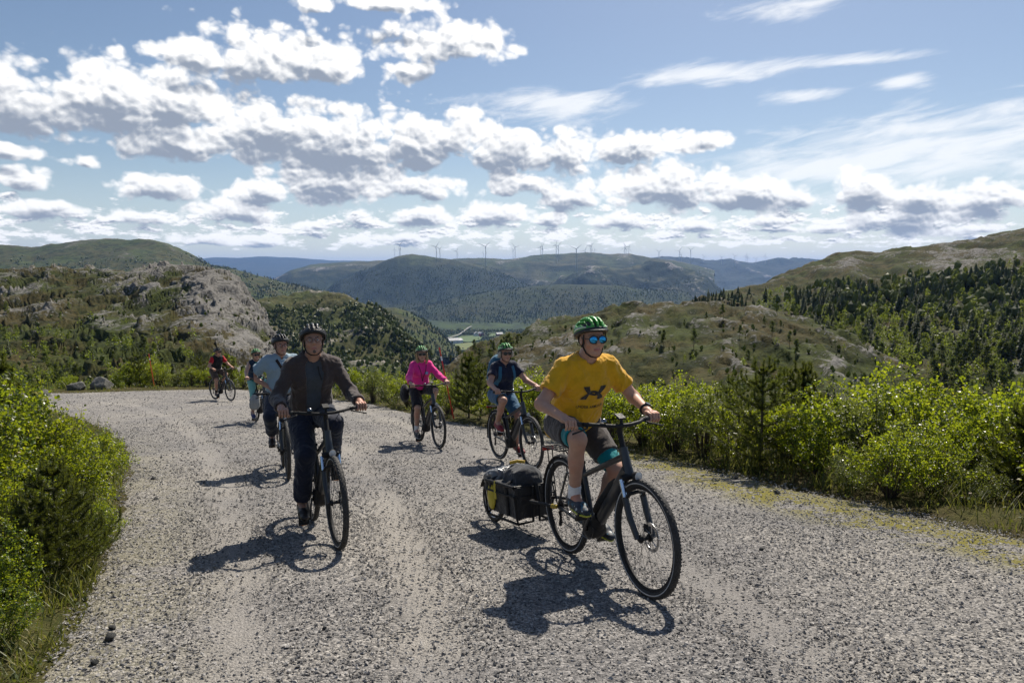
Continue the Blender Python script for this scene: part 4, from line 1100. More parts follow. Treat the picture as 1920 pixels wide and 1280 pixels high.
def build_forest():
    up = lambda x: np.interp(x, [1290, 1400, 1500, 1650, 1800, 1920, 2000], [556, 560, 548, 528, 512, 498, 490])
    thicket('thicket', 'dense light green birch scrub filling the hillside woods', [
        ('right', 800, lambda x, y: smoothstep(1330, 1500, x) * smoothstep(-6, 20, y - up(x)) * smoothstep(760, 700, y) * (0.15 + clumpy(x, y, 50, 7)), 1.8, 5.0),
        ('rock_left', 420, lambda x, y: smoothstep(430, 330, x + (660 - y) * 0.6) * smoothstep(590, 650, y) * (0.2 + clumpy(x, y, 40, 5)), 1.2, 3.2),
        ('mound', 160, lambda x, y: smoothstep(620, 680, y) * (0.1 + clumpy(x, y, 40, 5)), 0.5, 1.6)], 33)
    st = lambda a, b, x: smoothstep(a, b, x)
    c1 = [('right', 420, lambda x, y: st(1440, 1600, x) * st(-2, 22, y - np.interp(x, [1290, 1400, 1500, 1650, 1800, 1920, 2000], [556, 560, 548, 528, 512, 498, 490])) * st(600, 565, y) * clumpy(x, y, 60, 1), 3, 6.5),
          ('right', 50, lambda x, y: st(1270, 1300, x) * st(1430, 1370, x) * st(590, 570, y) * st(548, 556, y), 2.2, 5),
          ('spur_left', 1000, lambda x, y: st(575, 600, y) * clumpy(x, y, 40, 2), 3.5, 6.5),
          ('knoll_valley', 700, lambda x, y: st(580, 596, y), 6, 11),
          ('left_far', 2200, lambda x, y: st(490, 520, y + 0.05 * x) * clumpy(x, y, 30, 4), 6, 11),
          ('spur', 6000, lambda x, y: st(532, 556, y) * (0.25 + clumpy(x, y, 26, 3)), 7, 14),
          ('ridge_mid', 6000, lambda x, y: st(495, 525, y) * (0.2 + clumpy(x, y, 22, 3)), 8, 16),
          ('plateau', 1600, lambda x, y: st(500, 530, y), 8, 15), ('ridge_right', 2500, lambda x, y: st(508, 540, y) * clumpy(x, y, 18, 5), 8, 15)]
    c2 = [('right', 900, lambda x, y: st(1440, 1580, x) * st(-10, 22, y - np.interp(x, [1290, 1400, 1500, 1650, 1800, 1920, 2000], [556, 560, 548, 528, 512, 498, 490])) * st(620, 575, y) * (0.2 + clumpy(x, y, 60, 7)), 2.2, 5),
          ('right', 450, lambda x, y: st(1380, 1450, x) * st(540, 570, y) * clumpy(x, y, 40, 9) * 0.7, 0.8, 2.4),
          ('rock_left', 450, lambda x, y: st(520, 560, y) * clumpy(x, y, 26, 11), 0.4, 1.3),
          ('mound', 900, lambda x, y: st(590, 640, y) * clumpy(x, y, 30, 12), 0.25, 1.0),
          ('spur_left', 5500, lambda x, y: st(560, 590, y) * (0.12 + clumpy(x, y, 40, 8)), 2.2, 5),
          ('valley', 5000, lambda x, y: np.clip(1.0 - 1.3 * ((x > 842) & (x < 905) & (y > 628) & (y < 657)) - 1.0 * ((x > 912) & (x < 950) & (y > 623) & (y < 633)) - 0.8 * (np.abs(y - np.interp(x, [836, 850, 862, 870, 884], [634, 630, 626, 620, 611])) < 3), 0, 1) * (0.2 + clumpy(x, y, 14, 3)), 5, 11),
          ('knoll_valley', 350, lambda x, y: st(590, 605, y), 5, 9),
          ('left_far', 1400, lambda x, y: st(480, 515, y + 0.05 * x) * clumpy(x, y, 30, 9), 5, 9),
          ('spur', 1500, lambda x, y: st(536, 560, y) * clumpy(x, y, 22, 8), 6, 11), ('ridge_mid', 1200, lambda x, y: st(500, 530, y) * clumpy(x, y, 22, 13), 6, 12)]
    forest('conifer_forest', 'dark conifer woods covering the distant slopes', c1, CONIFER, True, 31)
    forest('birch_woodland', 'lighter green birch woods and scrub on the slopes', c2, BROAD, False, 32)
build_trees()
build_forest()

# ------------------------------------------------------------------ wind farm
TURB = [(740, 478, 467), (748.5, 477, 466), (750, 477, 459), (818, 484, 463), (825, 484, 467), (857, 487, 471), (906, 483, 473), (910.6, 484, 462), (962, 479, 468), (966, 479, 463), (1013.8, 479, 464), (1017, 479, 462.5), (1043, 478, 460), (1047, 478, 461), (1081, 490, 467), (1097, 486, 470),
        (1107, 477, 462), (1109.8, 477, 461), (1115.5, 478, 468), (1171, 479, 465), (1174, 479, 463), (1179, 480, 466), (1236, 486, 472), (1274, 485, 470), (1277.5, 485, 478), (1295.5, 483, 468), (1320, 488, 481), (1353, 490, 482), (1378, 492, 480), (1399, 489, 480), (1402, 489, 482), (1417.6, 489, 485), (1435, 489, 480)]
def build_turbines():
    white = simple('turbine_paint', (0.40, 0.41, 0.42), 0.45, var=0.05, scale=0.2)
    hub = 87.0
    tw = MB().tube([(0, 0, -70), (0, 0, 0), (0, 0, 45), (0, 0, hub - 1.2)], [2.3, 2.1, 1.7, 1.25], 12).mesh('tower', white)
    na = MB().tube([(0, -5.5, hub), (0, -4, hub), (0, 3.5, hub), (0, 5, hub + 0.2)], [1.4, 2.0, 2.0, 1.3], 8).mesh('nacelle', white)
    hb = MB().tube([(0, -8.2, hub), (0, -7.4, hub), (0, -5.4, hub)], [0.3, 1.5, 1.6], 10).mesh('hub', white)
    bl = MB().tube([(0, 0, 0), (0.2, 0, 3), (0.9, 0, 11), (0.5, 0, 30), (0.1, 0, 54)], [1.0, 1.1, 1.9, 1.2, 0.35], 8, flat=((0, 1, 0), 0.32)).mesh('blade', white)
    rng = np.random.default_rng(8)
    for i, (px, base, hb_py) in enumerate(TURB):
        dep = min(max(hub * F_PX / (base - hb_py) * 0.93, 4700), 10300)
        top = at(px, hb_py, dep)
        e = empty('wind_turbine', (top[0], top[1], top[2] - hub), rng.uniform(-0.9, -0.3), label=f'{ordinal(i + 1)} white wind turbine from left on the far plateau skyline', category='wind turbine', group='wind turbines on the far plateau')
        ob('tower', tw, e); ob('nacelle', na, e); ob('rotor_hub', hb, e)
        a0 = rng.uniform(0, 2.094)
        for k in range(3):
            b = ob('blade', bl, e); b.location = (0, -6.6, hub); b.rotation_euler = (0, a0 + k * 2.0944, 0)
build_turbines()

# ------------------------------------------------------------------ valley farms
def onz(px, py, z):
    d = ray(px, py); return d * (z / d[2])
def build_valley():
    zf = -262.0
    def field(name, pts, col, col2):
        m, T, out = mat_new(name)
        n = T.noise(objco(T), 0.02, 6, 0.6)
        c = T.mix(T.mapr(n, 0.35, 0.65), col, col2)
        bsdf(T, out, c, 0.95, 0, bump(T, T.noise(objco(T), 0.3, 4), 0.5, 0.5))
        return m, np.array([onz(x, y, zf) for x, y in pts])
    for nm, pts, c1, c2 in [('hay_field', [(838, 655), (846, 645), (868, 643), (888, 641), (894, 648), (880, 656)], (0.11, 0.125, 0.026), (0.08, 0.11, 0.024)),
                            ('green_field', [(848, 638), (862, 631), (885, 629), (905, 631), (900, 637), (878, 641)], (0.055, 0.095, 0.020), (0.065, 0.11, 0.024)),
                            ('upper_field', [(914, 631), (922, 625), (948, 625), (944, 632)], (0.05, 0.09, 0.018), (0.065, 0.10, 0.024))]:
        m, P = field(nm, pts, c1, c2)
        c = P.mean(0)
        V = np.concatenate([P, c[None]]); n = len(P)
        T = np.array([[i, (i + 1) % n, n] for i in range(n)])
        ob(nm, mesh_np(nm, V, T, False, m), kind='structure')
    rd = simple('valley_road_surface', (0.22, 0.215, 0.20), 0.9, scale=0.05)
    L = np.array([onz(x, y, zf + 1.0) for x, y in [(836, 634), (850, 630), (862, 626), (870, 620), (878, 614), (884, 611)]])
    MB().tube(L, 4.0, 4, flat=((0, 0, 1), 0.02)).build('valley_road', rd, kind='structure')
    wallw = simple('white_boards', (0.75, 0.74, 0.72), 0.7, scale=0.5); wallr = simple('red_boards', (0.22, 0.04, 0.03), 0.7, scale=0.5)
    roofm = simple('slate_roof', (0.30, 0.31, 0.32), 0.6, scale=0.5); pane = simple('farm_pane', (0.03, 0.04, 0.05), 0.1)
    for i, (px, py, w, d, h, wm, lab) in enumerate([(850, 642, 22, 12, 6, wallw, 'long white barn beside the pale hay field in the valley'), (861, 641, 14, 10, 5, wallw, 'small white farmhouse just right of the white barn'),
                                                  (893, 629, 16, 10, 6, wallw, 'white farmhouse at the edge of the green valley field'), (901, 628, 12, 9, 5, wallr, 'small red outbuilding beside the valley farmhouse'),
                                                  (809, 641, 14, 9, 5, wallw, 'white cottage among trees left of the valley fields'), (936, 629, 14, 9, 5, wallr, 'red barn on the upper valley field')]):
        p = onz(px, py, zf)
        e = empty('farm_building', p, 0.5 + 0.6 * i, label=lab, category='building')
        k = 1.7; w, d, h = w * k, d * k, h * k * 0.8
        MB().box((0, 0, h / 2 - 2), (w, d, h + 4)).build('wall', wm, e, smooth=False)
        r = MB(); V = [(-w / 2 - 1, -d / 2 - 1, h), (w / 2 + 1, -d / 2 - 1, h), (w / 2 + 1, d / 2 + 1, h), (-w / 2 - 1, d / 2 + 1, h), (-w / 2 - 1, 0, h + d * 0.4), (w / 2 + 1, 0, h + d * 0.4)]
        r.add(V, [(0, 1, 5, 4), (2, 3, 4, 5), (0, 3, 2, 1)], [(0, 4, 3), (1, 2, 5)]).build('roof', roofm, e, smooth=False)
        for s in (-0.28, 0.0, 0.28):
            MB().box((s * w, -d / 2 - 0.1, h * 0.5), (2.0, 0.3, 2.4)).build('window', pane, e, smooth=False)
build_valley()

# ------------------------------------------------------------------ boulders, stones, snow poles
def boulder_mesh(seed, mat, planes=16, sub=14, flat=0.7):
    rng = np.random.default_rng(seed)
    a = np.linspace(-1, 1, sub); G = np.stack(np.meshgrid(a, a, indexing='ij'), -1).reshape(-1, 2)
    V, F = [], []; f0 = grid_faces(sub, sub); o = 0
    for ax in range(3):
        for s in (-1, 1):
            P = np.zeros((len(G), 3)); P[:, ax] = s; P[:, (ax + 1) % 3] = np.tan(G[:, 0] * 0.7854); P[:, (ax + 2) % 3] = np.tan(G[:, 1] * 0.7854)
            V.append(P); F.append((f0 if s > 0 else f0[:, ::-1]) + o); o += len(G)
    V = unit(np.concatenate(V)); F = np.concatenate(F)
    N = unit(rng.normal(size=(planes, 3)) * np.array([1, 1, 0.8])); D = rng.uniform(0.62, 1.0, planes)
    dt = V @ N.T
    r = np.min(np.where(dt > 0.05, D / np.maximum(dt, 0.05), 1.25), axis=1)
    r = np.minimum(r, 1.25) * (1 + 0.05 * fbm(V * 3, 4))
    V = V * r[:, None] * np.array([1, 0.85, flat])
    key = np.round(V, 4); _, idx, inv = np.unique(key, axis=0, return_index=True, return_inverse=True)
    me = mesh_np('rock', V[idx], inv.ravel()[F], True, mat)
    me.set_sharp_from_angle(angle=R(28))
    return me
def build_rocks():
    bm = hillmat('boulder', (0.30, 0.285, 0.265), (0.24, 0.23, 0.215), (0.12, 0.115, 0.11), (0.40, 0.38, 0.35), 2.0, 5, 6, 1.0, 0.06, 0.6)
    for i, (px, py, wpx, fl, lab) in enumerate([(141, 733, 30, 0.75, 'upright grey boulder at the far road bend'), (192, 731, 50, 0.55, 'large wide grey boulder at the far road bend'), (84, 741, 32, 0.5, 'low grey boulder partly behind the left bushes')]):
        p = gpt(px, py); s = wpx / F_PX * p[1] / 2
        o = ob('boulder', boulder_mesh(200 + i, bm, 13, flat=fl), label=lab, category='boulder', group='boulders at the far bend')
        o.location = (p[0], p[1], p[2] + s * fl * 0.55); o.scale = (s, s, s * 1.15); o.rotation_euler = (0, 0, i * 1.3)
    dk = hillmat('dark_stone', (0.12, 0.12, 0.125), (0.16, 0.155, 0.15), (0.06, 0.06, 0.062), (0.3, 0.3, 0.3), 20, 5, 6, 1.0, 0.01, 0.6)
    for i, (px, py, wpx, lab) in enumerate([(206, 1198, 22, 'largest dark loose stone on the gravel at lower left'), (211, 1178, 15, 'dark loose stone just above the largest one at lower left'), (177, 1243, 16, 'dark stone nearest the bottom edge at lower left'), (218, 936, 15, 'dark loose stone beside the left bushes'),
                                            (292, 937, 11, 'small dark stone right of the left bushes'), (287, 899, 11, 'small dark stone at the left end of the rider shadow'), (1427, 1031, 11, 'dark loose stone on the gravel right of the front wheel'), (1458, 925, 12, 'dark stone on the mossy right road edge'), (1380, 897, 12, 'grey stone at the right verge below the pine'), (608, 1178, 9, 'small dark stone in the middle foreground gravel')]):
        p = gpt(px, py); s = wpx / F_PX * p[1] / 2
        o = ob('loose_stone', boulder_mesh(230 + i, dk, 11, 8, 0.65), label=lab, category='stone', group='loose dark stones on the road')
        o.location = (p[0], p[1], p[2] + s * 0.38); o.scale = (s, s, s); o.rotation_euler = (0, 0, i * 2.1)
build_rocks()
def build_poles():
    red = simple('pole_red', (0.62, 0.035, 0.02), 0.45, scale=8); org = simple('pole_orange', (0.70, 0.10, 0.03), 0.45, scale=8)
    refl = simple('pole_reflector', (0.75, 0.75, 0.75), 0.3, scale=20)
    for base, top, m, lab in [((851, 786), (824, 653), red, 'leaning red snow pole on the verge between two women riders'), ((290, 729), (279, 664), org, 'slightly leaning orange snow pole at the far bend')]:
        p = gpt(*base); q = at(top[0], top[1], p[1])
        e = empty('snow_pole', p, label=lab, category='pole', group='snow poles beside the road')
        d = q - p; r = 0.016
        MB().tube([-0.12 * d, d * 0.5, d], [r, r, r * 0.9], 10).build('shaft', m, e)
        MB().tube([d * 0.83, d * 0.89], r * 1.12, 10).build('reflector', refl, e)
        MB().tube([d * 0.995, d * 1.012], r * 1.1, 10).build('cap', m, e)
build_poles()

# ------------------------------------------------------------------ bicycles (x forward, y left, z up; rear wheel stands at the origin)
WB, WR = 1.10, 0.357
BB = np.array([0.43, 0, 0.285]); CRANK = 0.17
FRAME_M = simple('bike_frame', (0.028, 0.030, 0.034), 0.42, var=0.15, scale=6, Coat_Weight=0.15)
BLACK_M = simple('black_plastic', (0.016, 0.016, 0.017), 0.62, scale=30, Specular_IOR_Level=0.25)
RUBBER_M = simple('tyre_rubber', (0.030, 0.029, 0.028), 0.75, var=0.25, scale=25, bmp=0.5, bscale=400, bdist=0.002)
ALU_M = simple('brushed_metal', (0.55, 0.55, 0.56), 0.32, 1.0, scale=40)
DARKMETAL_M = simple('dark_metal', (0.10, 0.10, 0.105), 0.4, 0.9, scale=30)
CHROME_M = simple('stanchion_chrome', (0.62, 0.70, 0.82), 0.12, 1.0, var=0.05)
ORANGE_M = simple('pedal_reflector', (0.75, 0.22, 0.02), 0.3)
LENS_M = simple('lamp_lens', (0.55, 0.55, 0.56), 0.15, 0.3)
WHITE_M = simple('white_sticker', (0.7, 0.7, 0.7), 0.5)
SADDLE_M = simple('saddle_cover', (0.02, 0.02, 0.021), 0.6, bmp=0.3)
def ax(p, off): return np.asarray(p, float) + np.asarray(off, float)
def make_wheel(parent, x, front):
    w = empty('front_wheel' if front else 'rear_wheel', (x, 0, WR), parent=parent)
    a = np.linspace(0, 2 * np.pi, 10, endpoint=False); t = 0.0235
    prof = np.stack([WR - t + t * np.cos(a), t * 0.96 * np.sin(a)], -1)
    ty = MB().lathe(prof, 56, close=True)
    th = np.arange(0, 2 * np.pi, 2 * np.pi / 112)                      # tread blocks
    for i, q in enumerate(th):
        for s in (-1, 1):
            yy = s * (0.008 if i % 2 else 0.014); rr = WR - 0.0018 - (0.0042 if i % 2 == 0 else 0.0012)
            M = np.array([[math.cos(q), 0, -math.sin(q)], [0, 1, 0], [math.sin(q), 0, math.cos(q)]])
            ty.box((rr * math.cos(q), yy, rr * math.sin(q)), (0.004, 0.009, 0.012), M)
    ty.build('tyre', RUBBER_M, w)
    r0 = WR - 2 * t + 0.006
    MB().lathe([(r0, -0.012), (r0 - 0.004, -0.012), (r0 - 0.020, -0.007), (r0 - 0.022, 0.0), (r0 - 0.020, 0.007), (r0 - 0.004, 0.012), (r0, 0.012)], 56, close=True).build('rim', BLACK_M, w)
    MB().lathe([(r0 + 0.013, -0.0215), (r0 + 0.017, -0.0225), (r0 + 0.019, -0.0232), (r0 + 0.0135, -0.0223)], 56, close=True).lathe([(r0 + 0.013, 0.0215), (r0 + 0.017, 0.0225), (r0 + 0.019, 0.0232), (r0 + 0.0135, 0.0223)], 56, close=True).build('reflective_stripe', simple('reflective_stripe', (0.5, 0.5, 0.5), 0.35), w)
    sp = MB()
    for i in range(32):
        q = 2 * math.pi * i / 32; s = 1 if i % 2 else -1; q2 = q + (0.9 if (i // 2) % 2 else -0.9)
        sp.tube([(0.022 * math.cos(q2), s * 0.028, 0.022 * math.sin(q2)), ((r0 - 0.018) * math.cos(q), 0, (r0 - 0.018) * math.sin(q))], 0.0011, 4, caps=False)
    sp.build('spokes', DARKMETAL_M, w)
    MB().lathe([(0.006, -0.055), (0.012, -0.052), (0.026, -0.034), (0.026, -0.028), (0.014, -0.024), (0.014, 0.024), (0.026, 0.028), (0.026, 0.034), (0.012, 0.052), (0.006, 0.055)], 18).build('hub', BLACK_M, w)
    d = MB(); n = 32
    d.lathe([(0.068, 0.039), (0.090, 0.039), (0.090, 0.041), (0.068, 0.041)], 40, close=True)
    for i in range(6):
        q = i * 1.047; d.tube([(0.02 * math.cos(q), 0.04, 0.02 * math.sin(q)), (0.07 * math.cos(q + 0.35), 0.04, 0.07 * math.sin(q + 0.35))], 0.004, 4)
    d.build('brake_disc', ALU_M, w)
    return w
def make_bike(rack=True):
    root = empty('bicycle')
    make_wheel(root, 0, False); make_wheel(root, WB, True)
    hd = np.array([-0.342, 0, 0.94])                                        # steering axis
    lo, hi = np.array([0.945, 0, 0.722]), np.array([0.945, 0, 0.722]) + hd * 0.165
    st_top = BB + np.array([-0.292, 0, 0.956]) * 0.45
    f = MB()
    f.tube([BB + [0.05, 0, 0.02], BB + (lo - BB) * 0.5 + [0, 0, 0.0], lo + hd * 0.035], [0.040, 0.047, 0.042], 14, flat=((0, 1, 0), 0.86))
    f.tube([lo - hd * 0.012, lo + hd * 0.02, hi - hd * 0.02, hi + hd * 0.008], [0.035, 0.031, 0.028, 0.030], 16)
    f.tube([hi - hd * 0.045, BB + np.array([-0.292, 0, 0.956]) * 0.36], [0.023, 0.018], 12, flat=((0, 1, 0), 0.9))
    f.tube([BB, st_top], 0.0185, 14)
    for s in (-1, 1):
        f.tube([st_top - [0, 0, 0.075], ax((0.13, s * 0.045, 0.62), 0), (0, s * 0.068, WR)], [0.011, 0.009, 0.009], 8)
        f.tube([BB + [-0.03, s * 0.03, 0], (0.24, s * 0.055, 0.318), (0, s * 0.068, WR)], [0.014, 0.012, 0.010], 8)
    f.build('frame', FRAME_M, root)
    dt = unit(lo - BB); nrm = np.array([-dt[2], 0, dt[0]])
    bt = MB(); c0 = BB + dt * 0.13 + nrm * 0.052; c1 = BB + dt * 0.50 + nrm * 0.052
    bt.tube([c0 - dt * 0.01, c0, c0 + dt * 0.03, c1 - dt * 0.05, c1, c1 + dt * 0.006], [0.02, 0.036, 0.041, 0.041, 0.030, 0.014], 14, flat=((0, 1, 0), 0.95))
    battery = bt.build('battery', BLACK_M, root)
    MB().box(BB + dt * 0.17 + nrm * 0.092, (0.028, 0.022, 0.002), np.column_stack([dt, [0, 1, 0], nrm])).build('sticker', WHITE_M, battery)
    mo = MB().lathe([(0.02, -0.062), (0.062, -0.055), (0.074, -0.03), (0.076, 0.0), (0.074, 0.03), (0.062, 0.055), (0.02, 0.062)], 22, c=BB + [0.015, 0, 0.0])
    mo.tube([BB + [0.03, 0, 0.01], BB + dt * 0.15 + [0, 0, -0.005]], [0.062, 0.046], 12)
    mo.build('motor', BLACK_M, root)
    fk = empty('fork', lo, parent=root)
    g = MB(); b = -hd
    fx = np.array([WB, 0, WR]) - lo
    crown = b * 0.02
    g.tube([crown + [0, -0.062, 0], crown + [0.01, 0, 0.012], crown + [0, 0.062, 0]], 0.022, 10)
    g.build('crown', BLACK_M, fk)
    for s in (-1, 1):
        top = crown + np.array([0, s * 0.064, 0]); ax_ = fx + np.array([0, s * 0.058, 0])
        dirn = unit(b); mid = top + dirn * 0.115
        MB().tube([top - dirn * -0.005, mid + dirn * 0.05], 0.0155, 14).build('stanchion', CHROME_M, fk)
        MB().tube([mid, mid + dirn * 0.02, mid + dirn * 0.12, ax_ + [-0.012, 0, 0.03], ax_], [0.0225, 0.0205, 0.020, 0.0185, 0.015], 12).build('lower_leg', FRAME_M, fk)
    q = crown + unit(b) * 0.125
    MB().tube([q + [0, -0.064, 0], q + [0.035, -0.05, 0.035], q + [0.045, 0, 0.045], q + [0.035, 0.05, 0.035], q + [0, 0.064, 0]], 0.012, 8).build('arch', BLACK_M, fk)
    MB().box(fx + [-0.05, 0.052, 0.045], (0.05, 0.03, 0.05)).build('brake_caliper', BLACK_M, fk)
    lamp = MB().tube([[0.028, 0, 0.03], [0.05, 0, 0.032], [0.085, 0, 0.034], [0.092, 0, 0.034]], [0.012, 0.026, 0.031, 0.027], 16).build('headlight', BLACK_M, root); lamp.location = lo + [0.02, 0, -0.03]
    MB().lathe([(0.0, 0.0945), (0.026, 0.093), (0.027, 0.088)], 18, axis='x', c=(0, 0, 0.034)).build('lens', LENS_M, lamp)
    hb = empty('handlebar', hi, parent=root)
    stt = hi + hd * 0.135
    clamp = stt + [0.045, 0, 0.022]
    GR = (0.755, 0.335, 1.04)
    MB().tube([(0, 0, 0), hd * 0.02, hd * 0.125], [0.021, 0.0185, 0.0185], 12).tube([hd * 0.11, (stt - hi) + [0.02, 0, 0.01], clamp - hi], [0.02, 0.017, 0.019], 10).build('stem', BLACK_M, hb)
    cl = clamp
    def bar(s): return [cl, cl + [0, s * 0.06, 0.0], cl + [-0.016, s * 0.14, 0.010], np.array([GR[0] + 0.03, s * 0.225, GR[2] + 0.004]), np.array([GR[0] - 0.012, s * 0.36, GR[2]])]
    MB().tube([p - hi for p in bar(-1)[::-1][:-1] + bar(1)], 0.0125, 10).build('bar', BLACK_M, hb)
    for s in (-1, 1):
        e = np.array(bar(s)[-1]) - hi; i = np.array(bar(s)[-2]) - hi
        MB().tube([i + (e - i) * 0.08, i + (e - i) * 0.2, i + (e - i) * 0.95, e + (e - i) * 0.04], [0.0155, 0.0165, 0.0175, 0.013], 12).build('grip', RUBBER_M, hb)
        m = i + (e - i) * -0.12
        MB().box(m + [0.012, 0, -0.004], (0.035, 0.045, 0.026)).tube([m + [0.02, 0, -0.01], m + [0.055, s * 0.02, -0.022], m + [0.062, s * 0.075, -0.036], m + [0.052, s * 0.125, -0.050]], [0.007, 0.006, 0.005, 0.006], 6).build('brake_lever', BLACK_M, hb)
        MB().tube([m + [0.02, -s * 0.02, -0.006], m + [0.09, -s * 0.10, -0.02], m + [0.10, -s * 0.17, -0.12], m + [0.03, -s * 0.20, -0.21]], 0.0025, 5).build('cable', BLACK_M, hb)
    MB().box(cl - hi + [-0.02, 0.0, 0.055], (0.062, 0.048, 0.014), Matrix.Rotation(R(25), 3, 'Y')).tube([cl - hi + [0, 0, 0], cl - hi + [-0.012, 0, 0.05]], 0.010, 8).build('display', BLACK_M, hb)
    MB().lathe([(0.0, 0.022), (0.012, 0.019), (0.019, 0.010), (0.020, 0.0)], 14, c=cl - hi + [-0.012, -0.125, 0.032], axis='z').build('bell', simple('bell_metal', (0.2, 0.2, 0.21), 0.2, 1.0), hb)
    sd = empty('saddle', (0.19, 0, 0.885), parent=root)
    V = []; nu, nv = 16, 10
    for i in range(nu):
        u = i / (nu - 1); x = 0.155 - 0.29 * u; w = 0.019 + 0.068 * smoothstep(0.35, 0.9, np.array(u)); w = w * (1 if u < 0.94 else 0.8)
        zz = 0.012 * math.cos(u * 3.1) * -0.4 + 0.012 * u
        for j in range(nv):
            a = 2 * math.pi * j / nv; V.append((x, w * math.cos(a), zz + (0.024 if math.sin(a) > 0 else 0.032) * math.sin(a) * (0.6 + 0.4 * u)))
    i = np.arange(nu)[:-1, None] * nv; j = np.arange(nv)[None]; j1 = (j + 1) % nv
    Q = np.stack(np.broadcast_arrays(i + j, i + j1, i + nv + j1, i + nv + j), -1).reshape(-1, 4)
    m = MB().add(V, Q); m.add([V[k] for k in range(nv)], [], [(0, k + 1, k) for k in range(1, nv - 1)]); m.add([V[(nu - 1) * nv + k] for k in range(nv)], [], [(0, k, k + 1) for k in range(1, nv - 1)])
    m.build('cover', SADDLE_M, sd)
    MB().tube([(-0.09, -0.022, -0.03), (0.06, -0.02, -0.045), (0.12, 0, -0.02)], 0.0035, 5).tube([(-0.09, 0.022, -0.03), (0.06, 0.02, -0.045), (0.12, 0, -0.02)], 0.0035, 5).build('rails', DARKMETAL_M, sd)
    MB().tube([st_top - [0, 0, 0.03], np.array([0.215, 0, 0.85])], 0.0152, 12).lathe([(0.019, -0.012), (0.025, -0.01), (0.025, 0.01), (0.019, 0.012)], 14, c=st_top, axis='z').build('seatpost', BLACK_M, root)
    # luggage rack, mudguard
    rk = MB(); z = 0.775
    for s in (-1, 1):
        rk.tube([(0.10, s * 0.03, z), (0.05, s * 0.065, z), (-0.24, s * 0.065, z), (-0.27, s * 0.05, z)], 0.0055, 6)
        for xx in (-0.06, -0.15):
            rk.tube([(xx, s * 0.066, z), (xx * 0.7 - 0.0, s * 0.072, 0.58), (0.0, s * 0.075, WR + 0.02)], 0.0045, 6)
        rk.tube([(0.0, s * 0.022, z), (-0.24, s * 0.022, z)], 0.004, 5)
    for xx in (0.05, -0.05, -0.15, -0.25): rk.tube([(xx, -0.065, z), (xx, 0.065, z)], 0.0045, 6)
    rk.tube([(0.10, -0.03, z), (0.16, 0, 0.70)], 0.005, 6).tube([(0.10, 0.03, z), (0.16, 0, 0.70)], 0.005, 6)
    rk.build('luggage_rack', BLACK_M, root)
    V = []; n = 22; rr = WR + 0.018
    for i in range(n):
        a = R(-18 + (205 - -18) * i / (n - 1) * 0.78 + 5)
        for yv, dr in ((-0.03, -0.008), (-0.02, 0.002), (0, 0.006), (0.02, 0.002), (0.03, -0.008)):
            V.append(((rr + dr) * math.cos(a + 0.55), yv, WR + (rr + dr) * math.sin(a + 0.55)))
    MB().add(V, grid_faces(n, 5)).build('mudguard', BLACK_M, root)
    tl = MB().box((-0.285, 0, z - 0.02), (0.02, 0.09, 0.035)).build('tail_light', simple('tail_light', (0.4, 0.01, 0.01), 0.3), root)
    # drive
    ck = empty('crank', BB, parent=root)
    for s in (-1, 1):
        MB().tube([(0, s * 0.066, 0), (0.06 * s, s * 0.080, 0), (CRANK * s, s * 0.088, 0)], [0.017, 0.013, 0.012], 8, flat=((0, 1, 0), 0.6)).build('crank_arm', DARKMETAL_M, ck)
        pe = MB().box((CRANK * s, s * 0.145, 0), (0.09, 0.085, 0.020)).tube([(CRANK * s, s * 0.08, 0), (CRANK * s, s * 0.185, 0)], 0.008, 8)
        pe.build('pedal', BLACK_M, ck)
        for e in (-1, 1): MB().box((CRANK * s + e * 0.047, s * 0.145, 0), (0.006, 0.05, 0.014)).build('reflector', ORANGE_M, ck)
    ch = MB().lathe([(0.012, -0.050), (0.078, -0.050), (0.082, -0.048), (0.078, -0.046), (0.012, -0.046)], 30)
    ch.build('chainring', DARKMETAL_M, ck)
    MB().lathe([(0.02, -0.050), (0.050, -0.046), (0.050, -0.044), (0.035, -0.030), (0.02, -0.026)], 24, c=(0, 0, WR)).build('cassette', DARKMETAL_M, root)
    MB().tube([BB + [0, -0.048, 0.08], (0, -0.045, WR + 0.048)], 0.004, 4, flat=((0, 1, 0), 0.8)).tube([BB + [0, -0.048, -0.08], (0.03, -0.05, 0.24), (-0.01, -0.05, 0.22)], 0.004, 4).tube([(-0.01, -0.05, 0.22), (-0.02, -0.048, WR - 0.04)], 0.004, 4).build('chain', DARKMETAL_M, root)
    MB().tube([(0.01, -0.062, 0.32), (0.02, -0.058, 0.28), (-0.01, -0.052, 0.21)], [0.012, 0.010, 0.013], 6).build('derailleur', BLACK_M, root)
    MB().tube([(0.10, 0.06, 0.33), (0.02, 0.10, 0.22), (-0.16, 0.11, 0.30)], 0.008, 6).build('kickstand', BLACK_M, root)
    return root

def bike_frame_matrix(front_px, rear_px, roll=0.0, yaw=None):
    A = gpt(*front_px); B = gpt(*rear_px)
    h = (A - B)[:2]; h = h / np.linalg.norm(h)
    if yaw is not None: h = np.array(yaw, float) / np.hypot(*yaw)
    mid = (A + B) / 2
    if yaw is not None: mid = A - np.array([*(h * WB / 2), 0])
    A2, B2 = mid[:2] + h * WB / 2, mid[:2] - h * WB / 2
    A3 = np.array([*A2, zplane(A2[1])]); B3 = np.array([*B2, zplane(B2[1])])
    x = unit(A3 - B3); up = np.array([0, 0, 1.0])
    y = unit(np.cross(up, x)); z = np.cross(x, y)
    y, z = y * math.cos(roll) + z * math.sin(roll), z * math.cos(roll) - y * math.sin(roll)
    M = Matrix.Identity(4)
    for i in range(3):
        M[i][0], M[i][1], M[i][2], M[i][3] = x[i], y[i], z[i], B3[i] + 0.004 * (i == 2)
    return M
